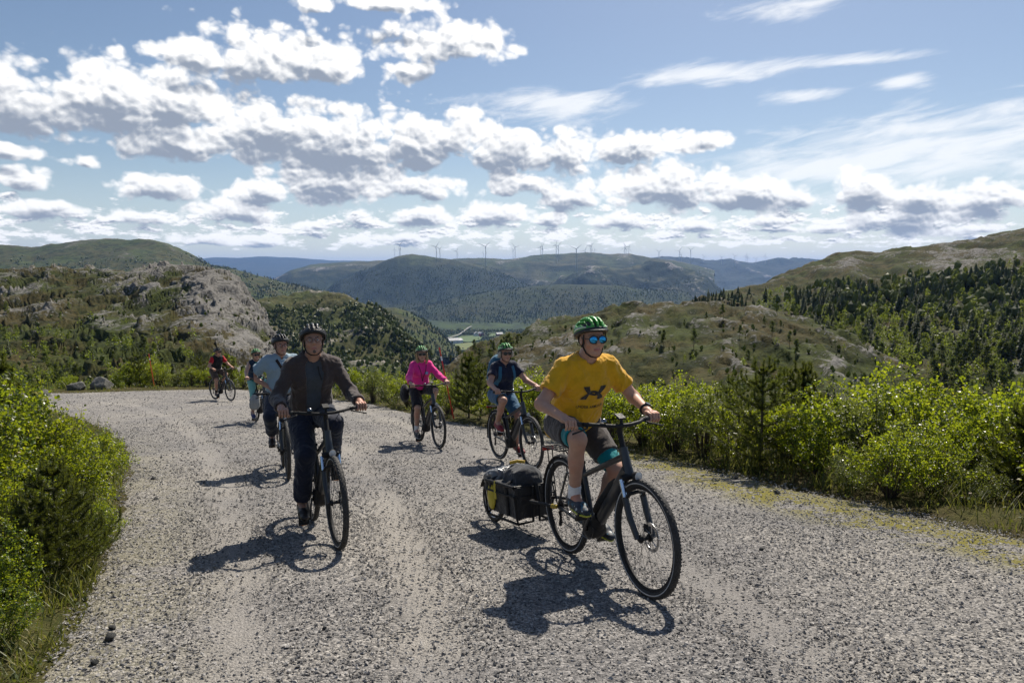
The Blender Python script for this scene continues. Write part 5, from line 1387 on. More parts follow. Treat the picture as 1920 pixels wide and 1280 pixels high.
RIDES = {  # front contact, rear contact, crank angle of the right foot (degrees above forward), saddle height shift
    'yellow': dict(f=(1217, 1121), r=(1073, 1045), crank=44, yaw=(0.37, -0.93)),
    'grey': dict(f=(632, 1026), r=(589, 978), crank=-88),
    'blue': dict(f=(541, 899), r=(535, 882), crank=165, yaw=(0.36, -0.93)),
    'teal': dict(f=(503, 797), r=(481, 790), crank=-95),
    'pink': dict(f=(823, 841), r=(787, 828), crank=-92),
    'navy': dict(f=(997, 880), r=(938, 861), crank=95),
    'red': dict(f=(433, 752), r=(405, 750), crank=-60, yaw=(0.80, -0.72)),
}
BIKE_LABEL = {'yellow': 'black electric bicycle nearest the camera towing the cargo trailer', 'grey': 'black electric bicycle under the rider in a brown jacket', 'blue': 'black electric bicycle under the man in a light blue shirt',
              'teal': 'black bicycle under the rider in mint green leggings', 'pink': 'black electric bicycle under the rider in a pink top', 'navy': 'black electric bicycle under the rider in a navy shirt', 'red': 'black bicycle of the farthest rider in a red shirt'}
proto = make_bike()
for i, (k, rd) in enumerate(RIDES.items()):
    b = proto if i == 0 else copy_tree(proto)
    b.matrix_world = bike_frame_matrix(rd['f'], rd['r'], rd.get('roll', 0.0), rd.get('yaw'))
    rd['M'] = b.matrix_world.copy()
    b['label'] = BIKE_LABEL[k]; b['category'] = 'bicycle'; b['group'] = 'bicycles on the gravel road'
    for c in b.children:
        if c.name.startswith('crank'):
            c.rotation_euler = (0, -R(rd['crank']) + math.pi, 0)

# ------------------------------------------------------------------ bodies from smooth distance fields
class Field:
    def __init__(s, lo, hi, res):
        s.res = res; s.lo = np.asarray(lo, float) - 3 * res
        s.n = np.ceil((np.asarray(hi, float) + 3 * res - s.lo) / res).astype(int) + 1
        s.F = np.full(s.n, 1.0, np.float32)
        s.ax = [(s.lo[i] + res * np.arange(s.n[i])).astype(np.float32) for i in range(3)]
    def _sl(s, lo, hi):
        a = np.clip(np.floor((np.asarray(lo) - s.lo) / s.res).astype(int), 0, s.n); b = np.clip(np.ceil((np.asarray(hi) - s.lo) / s.res).astype(int) + 1, 0, s.n)
        return tuple(slice(int(x), int(y)) for x, y in zip(a, b))
    def _put(s, sl, d, k, op):
        f = s.F[sl]
        if op == 'u':
            if k > 0:
                h = np.maximum(k - np.abs(f - d), 0) / k; s.F[sl] = np.minimum(f, d) - h * h * k * 0.25
            else: s.F[sl] = np.minimum(f, d)
        else:
            d = -d if op == 's' else d
            if k > 0:
                h = np.maximum(k - np.abs(f - d), 0) / k; s.F[sl] = np.maximum(f, d) + h * h * k * 0.25
            else: s.F[sl] = np.maximum(f, d)
    def cap(s, a, b, ra, rb=None, k=0.02, op='u', flat=None):
        rb = ra if rb is None else rb
        a = np.asarray(a, float); b = np.asarray(b, float); m = max(ra, rb) + k + 2.5 * s.res
        sl = s._sl(np.minimum(a, b) - m, np.maximum(a, b) + m)
        X = s.ax[0][sl[0]][:, None, None]; Y = s.ax[1][sl[1]][None, :, None]; Z = s.ax[2][sl[2]][None, None, :]
        ab = b - a; L = max(float(ab @ ab), 1e-9)
        t = np.clip(((X - a[0]) * ab[0] + (Y - a[1]) * ab[1] + (Z - a[2]) * ab[2]) / L, 0, 1)
        dx, dy, dz = X - a[0] - t * ab[0], Y - a[1] - t * ab[1], Z - a[2] - t * ab[2]
        d2 = dx * dx + dy * dy + dz * dz
        if flat is not None:
            u = np.asarray(flat[0], float); u = u / np.linalg.norm(u); c = dx * u[0] + dy * u[1] + dz * u[2]
            d2 = d2 + c * c * (1 / flat[1] ** 2 - 1)
        d = np.sqrt(d2) - (ra + (rb - ra) * t)
        s._put(sl, d, k, op); return s
    def ell(s, c, r, A=None, k=0.02, op='u'):
        c = np.asarray(c, float); r = np.asarray(r, float); m = r.max() + k + 2.5 * s.res
        sl = s._sl(c - m, c + m)
        X = s.ax[0][sl[0]][:, None, None] - c[0]; Y = s.ax[1][sl[1]][None, :, None] - c[1]; Z = s.ax[2][sl[2]][None, None, :] - c[2]
        if A is None: A = np.eye(3)
        q = [(X * A[0][i] + Y * A[1][i] + Z * A[2][i]) / r[i] for i in range(3)]           # columns of A are the axes
        k0 = np.sqrt(q[0] ** 2 + q[1] ** 2 + q[2] ** 2) + 1e-6
        k1 = np.sqrt((q[0] / r[0]) ** 2 + (q[1] / r[1]) ** 2 + (q[2] / r[2]) ** 2) + 1e-6
        s._put(sl, k0 * (k0 - 1) / k1, k, op); return s
    def plane(s, p, n, op='i', k=0.0):
        p = np.asarray(p, float); n = unit(np.asarray(n, float))
        X = s.ax[0][:, None, None]; Y = s.ax[1][None, :, None]; Z = s.ax[2][None, None, :]
        d = (X - p[0]) * n[0] + (Y - p[1]) * n[1] + (Z - p[2]) * n[2]
        sl = (slice(None),) * 3
        s._put(sl, d.astype(np.float32), k, op); return s
    def surface(s):
        F = s.F; S = F < 0
        n = np.array(F.shape)
        c = [S[i:n[0] - 1 + i, j:n[1] - 1 + j, k:n[2] - 1 + k] for i in (0, 1) for j in (0, 1) for k in (0, 1)]
        al = c[0].copy(); an = c[0].copy()
        for q in c[1:]: al &= q; an |= q
        act = an & ~al
        I = np.argwhere(act)
        if len(I) == 0: return np.zeros((0, 3)), np.zeros((0, 4), int)
        idx = np.full(act.shape, -1, np.int64); idx[tuple(I.T)] = np.arange(len(I))
        acc = np.zeros((len(I), 3)); cnt = np.zeros(len(I))
        cor = [(i, j, k) for i in (0, 1) for j in (0, 1) for k in (0, 1)]
        val = {q: F[I[:, 0] + q[0], I[:, 1] + q[1], I[:, 2] + q[2]] for q in cor}
        for a in cor:
            for x in range(3):
                if a[x] == 0:
                    b = list(a); b[x] = 1; b = tuple(b)
                    va, vb = val[a], val[b]; m = (va < 0) != (vb < 0)
                    t = np.where(m, va / np.where(m, va - vb, 1), 0)
                    p = np.array(a, float)[None] + t[:, None] * (np.array(b) - np.array(a))[None]
                    acc[m] += p[m]; cnt[m] += 1
        V = s.lo + s.res * (I + acc / cnt[:, None])
        Q = []
        for x in range(3):
            y, z = (x + 1) % 3, (x + 2) % 3
            s0 = [slice(0, None)] * 3; s1 = [slice(0, None)] * 3
            s0[x] = slice(0, n[x] - 1); s1[x] = slice(1, n[x])
            for w in (y, z): s0[w] = slice(1, n[w] - 1); s1[w] = slice(1, n[w] - 1)
            a, b = S[tuple(s0)], S[tuple(s1)]
            for ins, flip in ((a & ~b, False), (~a & b, True)):
                E = np.argwhere(ins)
                if len(E) == 0: continue
                E[:, y] += 1; E[:, z] += 1
                def cell(dy, dz):
                    G = E.copy(); G[:, y] -= dy; G[:, z] -= dz
                    return idx[G[:, 0], G[:, 1], G[:, 2]]
                q = np.stack([cell(1, 1), cell(0, 1), cell(0, 0), cell(1, 0)], -1)
                Q.append(q[:, ::-1] if flip else q)
        return V, np.concatenate(Q)
def vnormals(V, Q):
    n = np.cross(V[Q[:, 2]] - V[Q[:, 0]], V[Q[:, 3 if Q.shape[1] == 4 else 1]] - V[Q[:, 1 if Q.shape[1] == 4 else 2]])
    N = np.zeros_like(V)
    for k in range(3): N[:, k] = sum(np.bincount(Q[:, i], weights=n[:, k], minlength=len(V)) for i in range(Q.shape[1]))
    return unit(N)
def relaxed(fld, times=1, w=0.5):
    V, Q = fld.surface()
    n = len(V)
    for _ in range(times):                                   # light smoothing of the grid steps
        a = np.concatenate([Q[:, i] for i in range(4)] * 2); b = np.concatenate([Q[:, (i + 1) % 4] for i in range(4)] + [Q[:, (i - 1) % 4] for i in range(4)])
        c = np.bincount(a, minlength=n)
        A = np.stack([np.bincount(a, weights=V[b, k], minlength=n) for k in range(3)], -1)
        V = (1 - w) * V + w * A / c[:, None]
    return V, Q
def soft(name, fld, mat, parent, fold=0.0, fs=(9, 9, 9), relax=1, sharp=False, **props):
    V, Q = relaxed(fld, relax)
    if fold:
        N = vnormals(V, Q)
        w = ridged(V * np.asarray(fs) + 0.35 * fbm(V * 6, 2)[:, None], 3, 0.5) - 0.7
        V = V + N * (fold * w)[:, None]
    return ob(name, mesh_np(name, V, Q, True, mat), parent, **props)

def skin_mat(name, col):
    if name in MATS: return MATS[name]
    m, T, out = mat_new(name)
    co = objco(T)
    c = T.mix(T.mapr(T.noise(co, 22, 5, 0.6), 0.3, 0.7), tuple(x * 0.86 for x in col), col)
    c = T.mix(T.mapr(T.noise(co, 7, 3), 0.5, 0.75), c, (col[0] * 1.02, col[1] * 0.78, col[2] * 0.72))
    bsdf(T, out, c, 0.5, 0, bump(T, T.noise(co, 260, 3), 0.25, 0.002), Subsurface_Weight=0.12, Subsurface_Radius=(0.010, 0.004, 0.002), Specular_IOR_Level=0.4)
    MATS[name] = m; return m
def ik(a, c, l1, l2, hint):
    a = np.asarray(a, float); c = np.asarray(c, float); d = c - a; L = np.linalg.norm(d)
    L2 = min(L, (l1 + l2) * 0.998); u = d / L
    x = (l1 * l1 - l2 * l2 + L2 * L2) / (2 * L2); h = math.sqrt(max(l1 * l1 - x * x, 0))
    p = np.asarray(hint, float); p = unit(p - u * (p @ u))
    return a + u * x + p * h
def axes_from(f, u):
    f = unit(np.asarray(f, float)); l = unit(np.cross(u, f)); return np.column_stack([f, l, np.cross(f, l)])
def rot(ax_, deg): return np.array(Matrix.Rotation(R(deg), 3, ax_))

HELMET_GREEN = dict(shell=(0.055, 0.30, 0.045), trim=(0.02, 0.022, 0.02), flash=(0.65, 0.66, 0.62))
HELMET_BLACK = dict(shell=(0.018, 0.018, 0.019), trim=(0.012, 0.012, 0.012), flash=(0.12, 0.12, 0.12))

def person(key, label, M, P):
    """one rider: body, clothes, helmet; joints solved from saddle, pedals and grips in the bicycle's own frame"""
    s = P.get('s', 1.0); res = P.get('res', 0.008); fine = P.get('fine', 0.0045)
    root = empty('person', label=label, category='person', group='riders on the gravel road')
    root.matrix_world = M
    hip_c = np.array(P.get('hip', (0.165, 0, 0.985)))
    fem = P.get('female', False)
    bulk = P.get('bulk', 1.0)
    th, fl, tl = P.get('lean', 25), P.get('twist', 0), P.get('tilt', 0)
    tdir = rot('Y', th) @ np.array([0, 0, 1.0])
    fwd = rot('Y', th) @ np.array([1.0, 0, 0])
    Rt = rot('Z', fl) @ rot('X', tl)
    tdir, fwd = Rt @ tdir, Rt @ fwd
    lat = unit(np.cross(tdir, fwd))
    TL = 0.50 * s
    sh_c = hip_c + tdir * TL + fwd * 0.0
    hw, sw = 0.092 * s, (0.148 if fem else 0.166) * s
    neck = sh_c + tdir * 0.045 * s - fwd * 0.012 * s
    J = {}
    ca = P['crank']
    for side, sg in (('R', -1), ('L', 1)):
        a = R(ca if side == 'R' else ca + 180)
        ped = BB + np.array([CRANK * math.cos(a), sg * 0.145, CRANK * math.sin(a)])
        hp = hip_c + np.array([0, sg * hw, 0])
        pt = R(P.get('toe', -8) + 10 * math.cos(a))
        fd = np.array([math.cos(pt), sg * 0.06, math.sin(pt)]); fu = np.array([-math.sin(pt), 0, math.cos(pt)])
        ball = ped + fu * 0.034
        ank = ball - fd * 0.125 * s + fu * 0.078
        kn = ik(hp, ank, 0.445 * s, 0.435 * s, (1, sg * P.get('knee_out', 0.12), 0.25))
        J[side] = dict(hip=hp, knee=kn, ank=ank, ball=ball, fd=unit(fd), fu=fu, ped=ped)
        shd = sh_c + lat * sw * sg - tdir * 0.035 * s
        grip = np.array([0.762, sg * 0.312, 1.043])
        if P.get('hand' + side) == 'hip':
            wr = hip_c + np.array([0.10, sg * 0.165, 0.13]); hint = (-0.35, sg * 1.0, 0.0); hd = unit(np.array([0.5, -sg * 0.5, -0.55]))
        else:
            wr = grip + np.array([-0.072, sg * 0.004, 0.040]); hint = P.get('elbow', (-0.35, 0.55, -0.8)); hint = (hint[0], sg * hint[1], hint[2]); hd = None
        el = ik(shd, wr, 0.295 * s, 0.262 * s, hint)
        J[side].update(sh=shd, el=el, wr=wr, grip=grip, hd=hd)
    # ---- head
    hy, hpitch = P.get('head', (0, 0))
    hs = P.get('hs', 1.0) * (0.96 if fem else 1.0)
    Hc = neck + tdir * 0.03 * s + np.array([0.058, 0, 0.092]) * s
    Ah = rot('Z', hy) @ rot('Y', -hpitch)
    hp_ = lambda x, y, z: Hc + Ah @ (np.array([x, y, z]) * hs)

    skin = skin_mat(P.get('skinname', 'skin'), P.get('skin', (0.50, 0.29, 0.205)))
    lo = np.min([J[q][j] for q in 'RL' for j in ('ank', 'wr', 'ball', 'knee', 'sh')] + [Hc - 0.2], 0) - 0.13
    hi = np.max([J[q][j] for q in 'RL' for j in ('ank', 'wr', 'ball', 'knee', 'sh')] + [Hc + 0.17], 0) + 0.13
    B = Field(lo, hi, res)
    def torso(F, inf, k=0.05, belly=P.get('belly', 0.0)):
        g = lambda t, f=0.0, l=0.0: hip_c + tdir * TL * t + fwd * f + lat * l
        for sg in (-1, 1):
            F.cap(g(0.02, -0.01, sg * 0.055 * s), g(0.32, 0.005, sg * 0.045 * s), (0.098 + 0.012 * fem) * s * bulk + inf, 0.090 * s * bulk + inf, k)
            F.cap(g(0.32, 0.005, sg * 0.045 * s), g(0.75, 0.012, sg * 0.062 * s), 0.090 * s * bulk + inf, 0.100 * s * bulk + inf, k)
            F.cap(g(0.75, 0.012, sg * 0.062 * s), g(0.90, -0.005, sg * 0.085 * s), 0.098 * s * bulk + inf, 0.066 * s + inf, k)
            F.cap(g(0.95, -0.010, sg * 0.055 * s), J['R' if sg < 0 else 'L']['sh'], 0.056 * s + inf * 0.8, 0.050 * s * bulk + inf * 0.8, k)
            if fem: F.ell(g(0.68, 0.085, sg * 0.07), (0.055 + inf * 0.6, 0.062, 0.062), None, 0.05)
        F.ell(g(0.26, 0.045 + belly * 0.5, 0), (0.085 + belly + inf, 0.11 * s * bulk + inf, 0.13), np.column_stack([fwd, lat, tdir]), 0.06)
        F.cap(g(0.95, -0.02), neck + tdir * 0.02, 0.075 * s + inf, 0.058 * s + inf * 0.6, 0.04)
    def leg(F, q, inf, t0=0.0, t1=2.0, k=0.03, full=True):
        j = J[q]; a, b, c = j['hip'], j['knee'], j['ank']
        F.cap(a, b, (0.086 * bulk + 0.004 * fem) * s + inf, 0.056 * s + inf, k)
        if t1 > 1:
            d = unit(c - b); bk = unit(np.cross(np.cross(d, b - a), d)); bk = -bk if bk[0] > 0 else bk
            F.cap(b, c, 0.053 * s + inf, 0.036 * s + inf * (1.0 if full else 0.6), k)
            F.ell(b + (c - b) * 0.32 - np.array([0.022, 0, 0]), (0.047 * s + inf, 0.047 * s + inf, 0.10), None, 0.03)
    def arm(F, q, inf, inf2=None, k=0.03, upto=2.0):
        j = J[q]
        F.cap(j['sh'], j['el'], 0.050 * s * bulk + inf, 0.041 * s + inf, k)
        if upto > 1: F.cap(j['el'], j['wr'], 0.041 * s + (inf if inf2 is None else inf2), 0.0275 * s + (inf if inf2 is None else inf2), k)
    torso(B, -0.006)
    for q in 'RL':
        leg(B, q, 0.0); arm(B, q, 0.0)
        j = J[q]; B.cap(j['ank'], j['ball'] + j['fu'] * 0.02, 0.034, 0.03, 0.02)
    B.cap(neck - tdir * 0.03, hp_(-0.02, 0, -0.06), 0.058 * s, 0.053 * s, 0.03)
    # ---- head and hands, finer, joined into the same body
    H = Field(Hc - 0.17, Hc + 0.17, fine)
    E = lambda c, r, k=0.012, op='u': H.ell(hp_(*c), np.array(r) * hs, Ah, k, op)
    K = lambda a, b, ra, rb, k=0.012, op='u': H.cap(hp_(*a), hp_(*b), ra * hs, rb * hs, k, op)
    E((-0.012, 0, 0.032), (0.097, 0.076, 0.088)); E((0.026, 0, -0.035), (0.064, 0.061, 0.086), 0.02)
    for sg in (-1, 1):
        K((-0.008, sg * 0.050, -0.055), (0.058, sg * 0.014, -0.103), 0.021, 0.017, 0.02)
        E((0.062, sg * 0.040, -0.030), (0.026, 0.024, 0.026), 0.02); K((0.083, sg * 0.012, 0.016), (0.070, sg * 0.046, 0.014), 0.0105, 0.009)
        E((0.098, sg * 0.031, -0.004), (0.016, 0.017, 0.012), 0.008, 's'); E((0.082, sg * 0.031, -0.004), (0.013, 0.014, 0.011), 0.004)
        E((0.101, sg * 0.0115, -0.037), (0.011, 0.0085, 0.008), 0.006); E((-0.004, sg * 0.079, -0.012), (0.021, 0.008, 0.032), 0.006); E((0.001, sg * 0.086, -0.012), (0.011, 0.006, 0.019), 0.006, 's')
    K((0.090, 0, 0.008), (0.117, 0, -0.030), 0.0085, 0.0130, 0.008); E((0.064, 0, -0.100), (0.022, 0.021, 0.018), 0.015)
    for sg in (-1, 1):
        K((0.0870, 0, -0.0665), (0.0785, sg * 0.021, -0.0675), 0.0050, 0.0040, 0.006); K((0.0855, 0, -0.0765), (0.0780, sg * 0.018, -0.0755), 0.0058, 0.0042, 0.006)
        K((0.0945, 0, -0.0715), (0.0845, sg * 0.023, -0.0715), 0.0024, 0.0022, 0.002, 's')
    H.cap(hp_(-0.02, 0, -0.05), neck - tdir * 0.02, 0.052 * s, 0.056 * s, 0.02)
    v0, q0 = relaxed(B)
    VV, QQ, o = [v0], [q0], len(v0)
    def merge(F):
        nonlocal o
        V, Q = relaxed(F, 1, 0.4)
        VV.append(V); QQ.append(Q + o); o += len(V)
    merge(H)
    for q, sg in (('R', -1), ('L', 1)):
        j = J[q]; g = j['grip']; w = j['wr']
        D = Field(np.minimum(w, g) - 0.13, np.maximum(w, g) + 0.13, min(fine, 0.0042))
        D.cap(j['el'] + (w - j['el']) * 0.75, w, 0.031 * s, 0.0275 * s, 0.01)
        if j['hd'] is None:
            by = np.array([-0.04 * sg * 0, 1.0, 0])                                   # along the bar
            D.cap(w, g + [-0.030, 0, 0.030], 0.0265 * s, 0.026 * s, 0.015)
            for f in range(4):
                y = (f - 1.5) * 0.0205 * s; kn = g + [-0.016, y, 0.036 - 0.002 * abs(f - 1.3)]
                D.cap(g + [-0.045, y * 0.8, 0.034], kn, 0.0125, 0.0118, 0.006)
                fl_ = 1.0 - 0.08 * abs(f - 1.4)
                p1 = kn + [0.038 * fl_, 0, -0.008]; p2 = g + [0.031 * fl_, y, -0.006]; p3 = g + [0.010, y, -0.0265]
                D.cap(kn, p1, 0.0110, 0.0098, 0.003); D.cap(p1, p2, 0.0098, 0.0090, 0.003); D.cap(p2, p3, 0.0088, 0.0078, 0.003)
            yi = -sg * 0.040
            D.cap(g + [-0.045, yi * 0.5, 0.020], g + [-0.020, yi * 1.05, 0.004], 0.015, 0.0115, 0.008); D.cap(g + [-0.020, yi * 1.05, 0.004], g + [0.010, yi * 1.15, -0.020], 0.0110, 0.0095, 0.003); D.cap(g + [0.010, yi * 1.15, -0.020], g + [0.030, yi * 1.0, -0.016], 0.0095, 0.0082, 0.003)
        else:
            h = j['hd']; sd = unit(np.cross(h, [0, 0, 1.0])) ; D.cap(w, w + h * 0.06, 0.026, 0.030, 0.012, flat=(np.cross(h, sd), 0.6))
            for f in range(4):
                b0 = w + h * 0.075 + sd * (f - 1.5) * 0.019; p1 = b0 + h * 0.035 + [0, -sg * 0.008, -0.006]; D.cap(b0, p1, 0.0105, 0.0095, 0.004); D.cap(p1, p1 + h * 0.028 + [0, -sg * 0.016, -0.01], 0.0095, 0.008, 0.003)
            D.cap(w + h * 0.02, w + h * 0.05 + sd * -0.045, 0.013, 0.011, 0.006); D.cap(w + h * 0.05 + sd * -0.045, w + h * 0.09 + sd * -0.045, 0.011, 0.009, 0.003)
        merge(D)
    ob('body', mesh_np('body', np.concatenate(VV), np.concatenate(QQ), True, skin), root)

    # ---- shirt, jacket
    g = lambda t, f=0.0, l=0.0: hip_c + tdir * TL * t + fwd * f + lat * l
    def make_top(top):
        sl_t = top.get('sleeve', 0.62); inf = top.get('loose', 0.016)
        S = Field(lo, hi, res)
        torso(S, inf, 0.05)
        S.cap(g(-0.16, 0.0), g(0.2, 0.0), 0.15 * s * bulk + inf, 0.14 * s * bulk + inf, 0.05, flat=(fwd, 0.78))
        for q in 'RL':
            j = J[q]; ex = top.get('sl_inf', 0.018)
            if sl_t > 0:
                if sl_t <= 1:
                    e = j['sh'] + (j['el'] - j['sh']) * sl_t
                    S.cap(j['sh'], e + (j['el'] - j['sh']) * 0.1, 0.050 * s * bulk + ex * 0.55, 0.047 * s + ex * 1.2, 0.04)
                else:
                    e = j['el'] + (j['wr'] - j['el']) * (sl_t - 1)
                    S.cap(j['sh'], j['el'], 0.050 * s * bulk + ex * 0.95, 0.042 * s + ex, 0.04); S.cap(j['el'], e, 0.044 * s + ex, 0.032 * s + ex * 0.9, 0.03)
                    S.cap(e - (j['wr'] - j['el']) * 0.12, e, 0.032 * s + ex * 1.15, 0.031 * s + ex * 0.9, 0.01)
        if top.get('collar'):
            for a in np.linspace(0.9, 5.38, 10):
                p = lambda b, h: neck + tdir * h + (fwd * math.cos(b) + lat * math.sin(b)) * 0.083 * s + fwd * 0.012
                S.cap(p(a, -0.015 - 0.035 * math.cos(a)), p(a + 0.49, 0.0 - 0.035 * math.cos(a + 0.49)), 0.020, 0.020, 0.02)
        # neck opening, hem, sleeve ends
        S.cap(neck - tdir * 0.012 + fwd * 0.016, neck + tdir * 0.12 + fwd * 0.05, 0.055 * s, 0.066 * s, 0.006, 's')
        if top.get('vee'): S.cap(neck + fwd * 0.075 - tdir * 0.075, neck + fwd * 0.10 + tdir * 0.08, 0.008, 0.05, 0.006, 's')
        S.cap(neck + tdir * 0.105, neck + tdir * 0.35, 0.12, 0.2, 0.004, 's')
        S.plane(g(top.get('hem', -0.13)), -tdir + fwd * top.get('hemtilt', 0.1))
        for q in 'RL':
            j = J[q]
            if sl_t > 0:
                a, b = (j['sh'], j['el']) if sl_t <= 1 else (j['el'], j['wr']); d = unit(b - a); e = a + (b - a) * (sl_t if sl_t <= 1 else sl_t - 1)
                # clip the sleeve beyond its end and hollow it a little
                rr = 0.056 * s + top.get('sl_inf', 0.018) * 1.3 + 0.02
                box_lo = e - rr - 0.03; box_hi = e + d * 0.12 + rr + 0.03
                sl = S._sl(np.minimum(box_lo, box_hi), np.maximum(box_lo, box_hi))
                X = S.ax[0][sl[0]][:, None, None]; Y = S.ax[1][sl[1]][None, :, None]; Z = S.ax[2][sl[2]][None, None, :]
                along = (X - e[0]) * d[0] + (Y - e[1]) * d[1] + (Z - e[2]) * d[2]
                rad = np.sqrt(np.maximum((X - e[0]) ** 2 + (Y - e[1]) ** 2 + (Z - e[2]) ** 2 - along ** 2, 0))
                cut = np.where(rad < rr + 0.03, along, -1.0)
                S.F[sl] = np.maximum(S.F[sl], cut)
                ra = (0.041 if sl_t <= 1 else 0.030) * s + top.get('sl_inf', 0.018) * (0.55 if sl_t <= 1 else 0.4)
                S.cap(e - d * 0.02, e + d * 0.05, ra * 0.96, ra, 0.004, 's')
            else:
                S.cap(j['sh'] + lat * (1 if q == 'L' else -1) * 0.045 - tdir * 0.03, j['sh'] + lat * (1 if q == 'L' else -1) * 0.12 + tdir * 0.02, 0.075 * s, 0.10 * s, 0.01, 's')
        if top.get('open'):                                                        # jacket worn open at the front
            w0, w1 = top['open']
            S.cap(g(top.get('hem', -0.13) - 0.05, 0.16), g(0.98, 0.16), w0, w1, 0.01, 's', flat=(fwd, 2.2))
        return soft(top.get('name', 'shirt'), S, top['mat'], root, fold=top.get('fold', 0.0065), fs=top.get('fs', (7, 11, 8)), label=top.get('label'))
    shirt = [make_top(t) for t in P['tops']][0]
    # ---- trousers or shorts
    bt = P['bottom']
    T_ = Field(lo, hi, res)
    inf = bt.get('loose', 0.014); upto = bt.get('to', 0.9)
    T_.cap(g(0.0, -0.01, -0.05), g(0.16, 0.0, -0.045), 0.102 * s * bulk + inf * 0.6, 0.098 * s * bulk + inf * 0.3, 0.05); T_.cap(g(0.0, -0.01, 0.05), g(0.16, 0.0, 0.045), 0.102 * s * bulk + inf * 0.6, 0.098 * s * bulk + inf * 0.3, 0.05)
    T_.plane(g(0.22), tdir)
    for q in 'RL':
        j = J[q]
        if upto <= 1:
            e = j['hip'] + (j['knee'] - j['hip']) * upto
            T_.cap(j['hip'], e + (j['knee'] - j['hip']) * 0.1, 0.092 * s * bulk + inf, 0.066 * s + inf * bt.get('flare', 1.7), 0.05)
        else:
            e = j['knee'] + (j['ank'] - j['knee']) * (upto - 1)
            T_.cap(j['hip'], j['knee'], 0.090 * s * bulk + inf, 0.060 * s + inf, 0.05); T_.cap(j['knee'], e + (j['ank'] - j['knee']) * 0.06, 0.057 * s + inf, 0.042 * s + inf * bt.get('flare', 1.2), 0.03)
            T_.ell(j['knee'] + (j['ank'] - j['knee']) * 0.3 - [0.02, 0, 0], (0.05 * s + inf, 0.05 * s + inf, 0.11), None, 0.03)
        j['leg_end'] = e
    for q in 'RL':
        j = J[q]; a, b = (j['hip'], j['knee']) if upto <= 1 else (j['knee'], j['ank']); d = unit(b - a); e = j['leg_end']; rr = 0.13
        sl = T_._sl(e - 0.2, e + 0.2)
        X = T_.ax[0][sl[0]][:, None, None]; Y = T_.ax[1][sl[1]][None, :, None]; Z = T_.ax[2][sl[2]][None, None, :]
        along = (X - e[0]) * d[0] + (Y - e[1]) * d[1] + (Z - e[2]) * d[2]
        rad = np.sqrt(np.maximum((X - e[0]) ** 2 + (Y - e[1]) ** 2 + (Z - e[2]) ** 2 - along ** 2, 0))
        T_.F[sl] = np.maximum(T_.F[sl], np.where(rad < rr, along, -1.0))
        ra = (0.058 if upto <= 1 else 0.038) * s + inf * 0.9
        T_.cap(e - d * 0.05, e + d * 0.05, ra, ra, 0.004, 's')
    soft(bt.get('name', 'shorts'), T_, bt['mat'], root, fold=bt.get('fold', 0.006), fs=(10, 8, 9))
    if bt.get('lining'):
        L = Field(lo, hi, res)
        for q in 'RL':
            j = J[q]; d = unit(j['knee'] - j['hip']); e = j['leg_end']
            L.cap(e - d * 0.10, e + d * 0.09, 0.074 * s + 0.010, 0.064 * s + 0.010, 0.0)
            L.cap(e + d * 0.165, e + d * 0.24, 0.10, 0.12, 0.004, 's')
        soft('inner_shorts', L, bt['lining'], root, fold=0.003, fs=(14, 14, 10))
    # ---- shoes and socks
    for q in 'RL':
        j = J[q]; ft, up = j['fd'], j['fu']; bl = j['ball']; sd = unit(np.cross(up, ft)); s_ = s
        F = Field(np.minimum(j['ank'], bl) - 0.16, np.maximum(j['ank'], bl) + 0.16, min(res, 0.006))
        heel = bl - ft * 0.165 * s_ + up * 0.016; toe = bl + ft * 0.075 * s_ + up * 0.008
        F.cap(heel, bl + up * 0.012, 0.034, 0.043, 0.02, flat=(up, 0.9)); F.cap(bl + up * 0.012, toe, 0.043, 0.034, 0.02, flat=(up, 0.75))
        F.cap(j['ank'] - up * 0.035, bl + up * 0.022, 0.040, 0.034, 0.025); F.cap(heel + up * 0.02, j['ank'] - ft * 0.012 - up * 0.01, 0.034, 0.038, 0.02)
        F.plane(bl - up * 0.016, -up, 'i', 0.004)
        F.plane(j['ank'] + up * P.get('shoe_top', -0.002) , up + ft * 0.15)
        sh = soft('shoe', F, P['shoe'], root)
        F = Field(np.minimum(j['ank'], bl) - 0.16, np.maximum(j['ank'], bl) + 0.16, min(res, 0.006))
        F.cap(heel, bl, 0.037, 0.046, 0.01); F.cap(bl, toe, 0.046, 0.037, 0.01)
        F.plane(bl - up * 0.012, up, 'i', 0.003); F.plane(bl - up * 0.030, -up, 'i', 0.004)
        soft('sole', F, P['sole'], sh)
        if P.get('sock'):
            F = Field(j['ank'] - 0.16, j['ank'] + 0.16, 0.005)
            d = unit(j['knee'] - j['ank']); F.cap(j['ank'] - d * 0.02, j['ank'] + d * 0.075, 0.041 * s, 0.043 * s, 0.01)
            F.plane(j['ank'] + d * P.get('sock_h', 0.075), d)
            soft('sock', F, P['sock'], root, fold=0.0015, fs=(20, 20, 60))
    # ---- helmet
    hm = P['helmet']; hname = P['hname']
    shell = simple('helmet_shell_' + hname, hm['shell'], 0.38, scale=12, Coat_Weight=0.1); trim = simple('helmet_trim_' + hname, hm['trim'], 0.5); flash = simple('helmet_flash_' + hname, hm['flash'], 0.35)
    strap = simple('helmet_strap', (0.012, 0.012, 0.013), 0.8)
    hel = empty('helmet', Hc, parent=root)
    def hfield(): return Field(Hc - 0.2, Hc + 0.22, fine)
    Hs = hs * 1.0
    Ac = Ah @ rot('Y', P.get('htilt', -6))
    hq = lambda x, y, z: Hc + Ac @ (np.array([x, y, z]) * Hs)
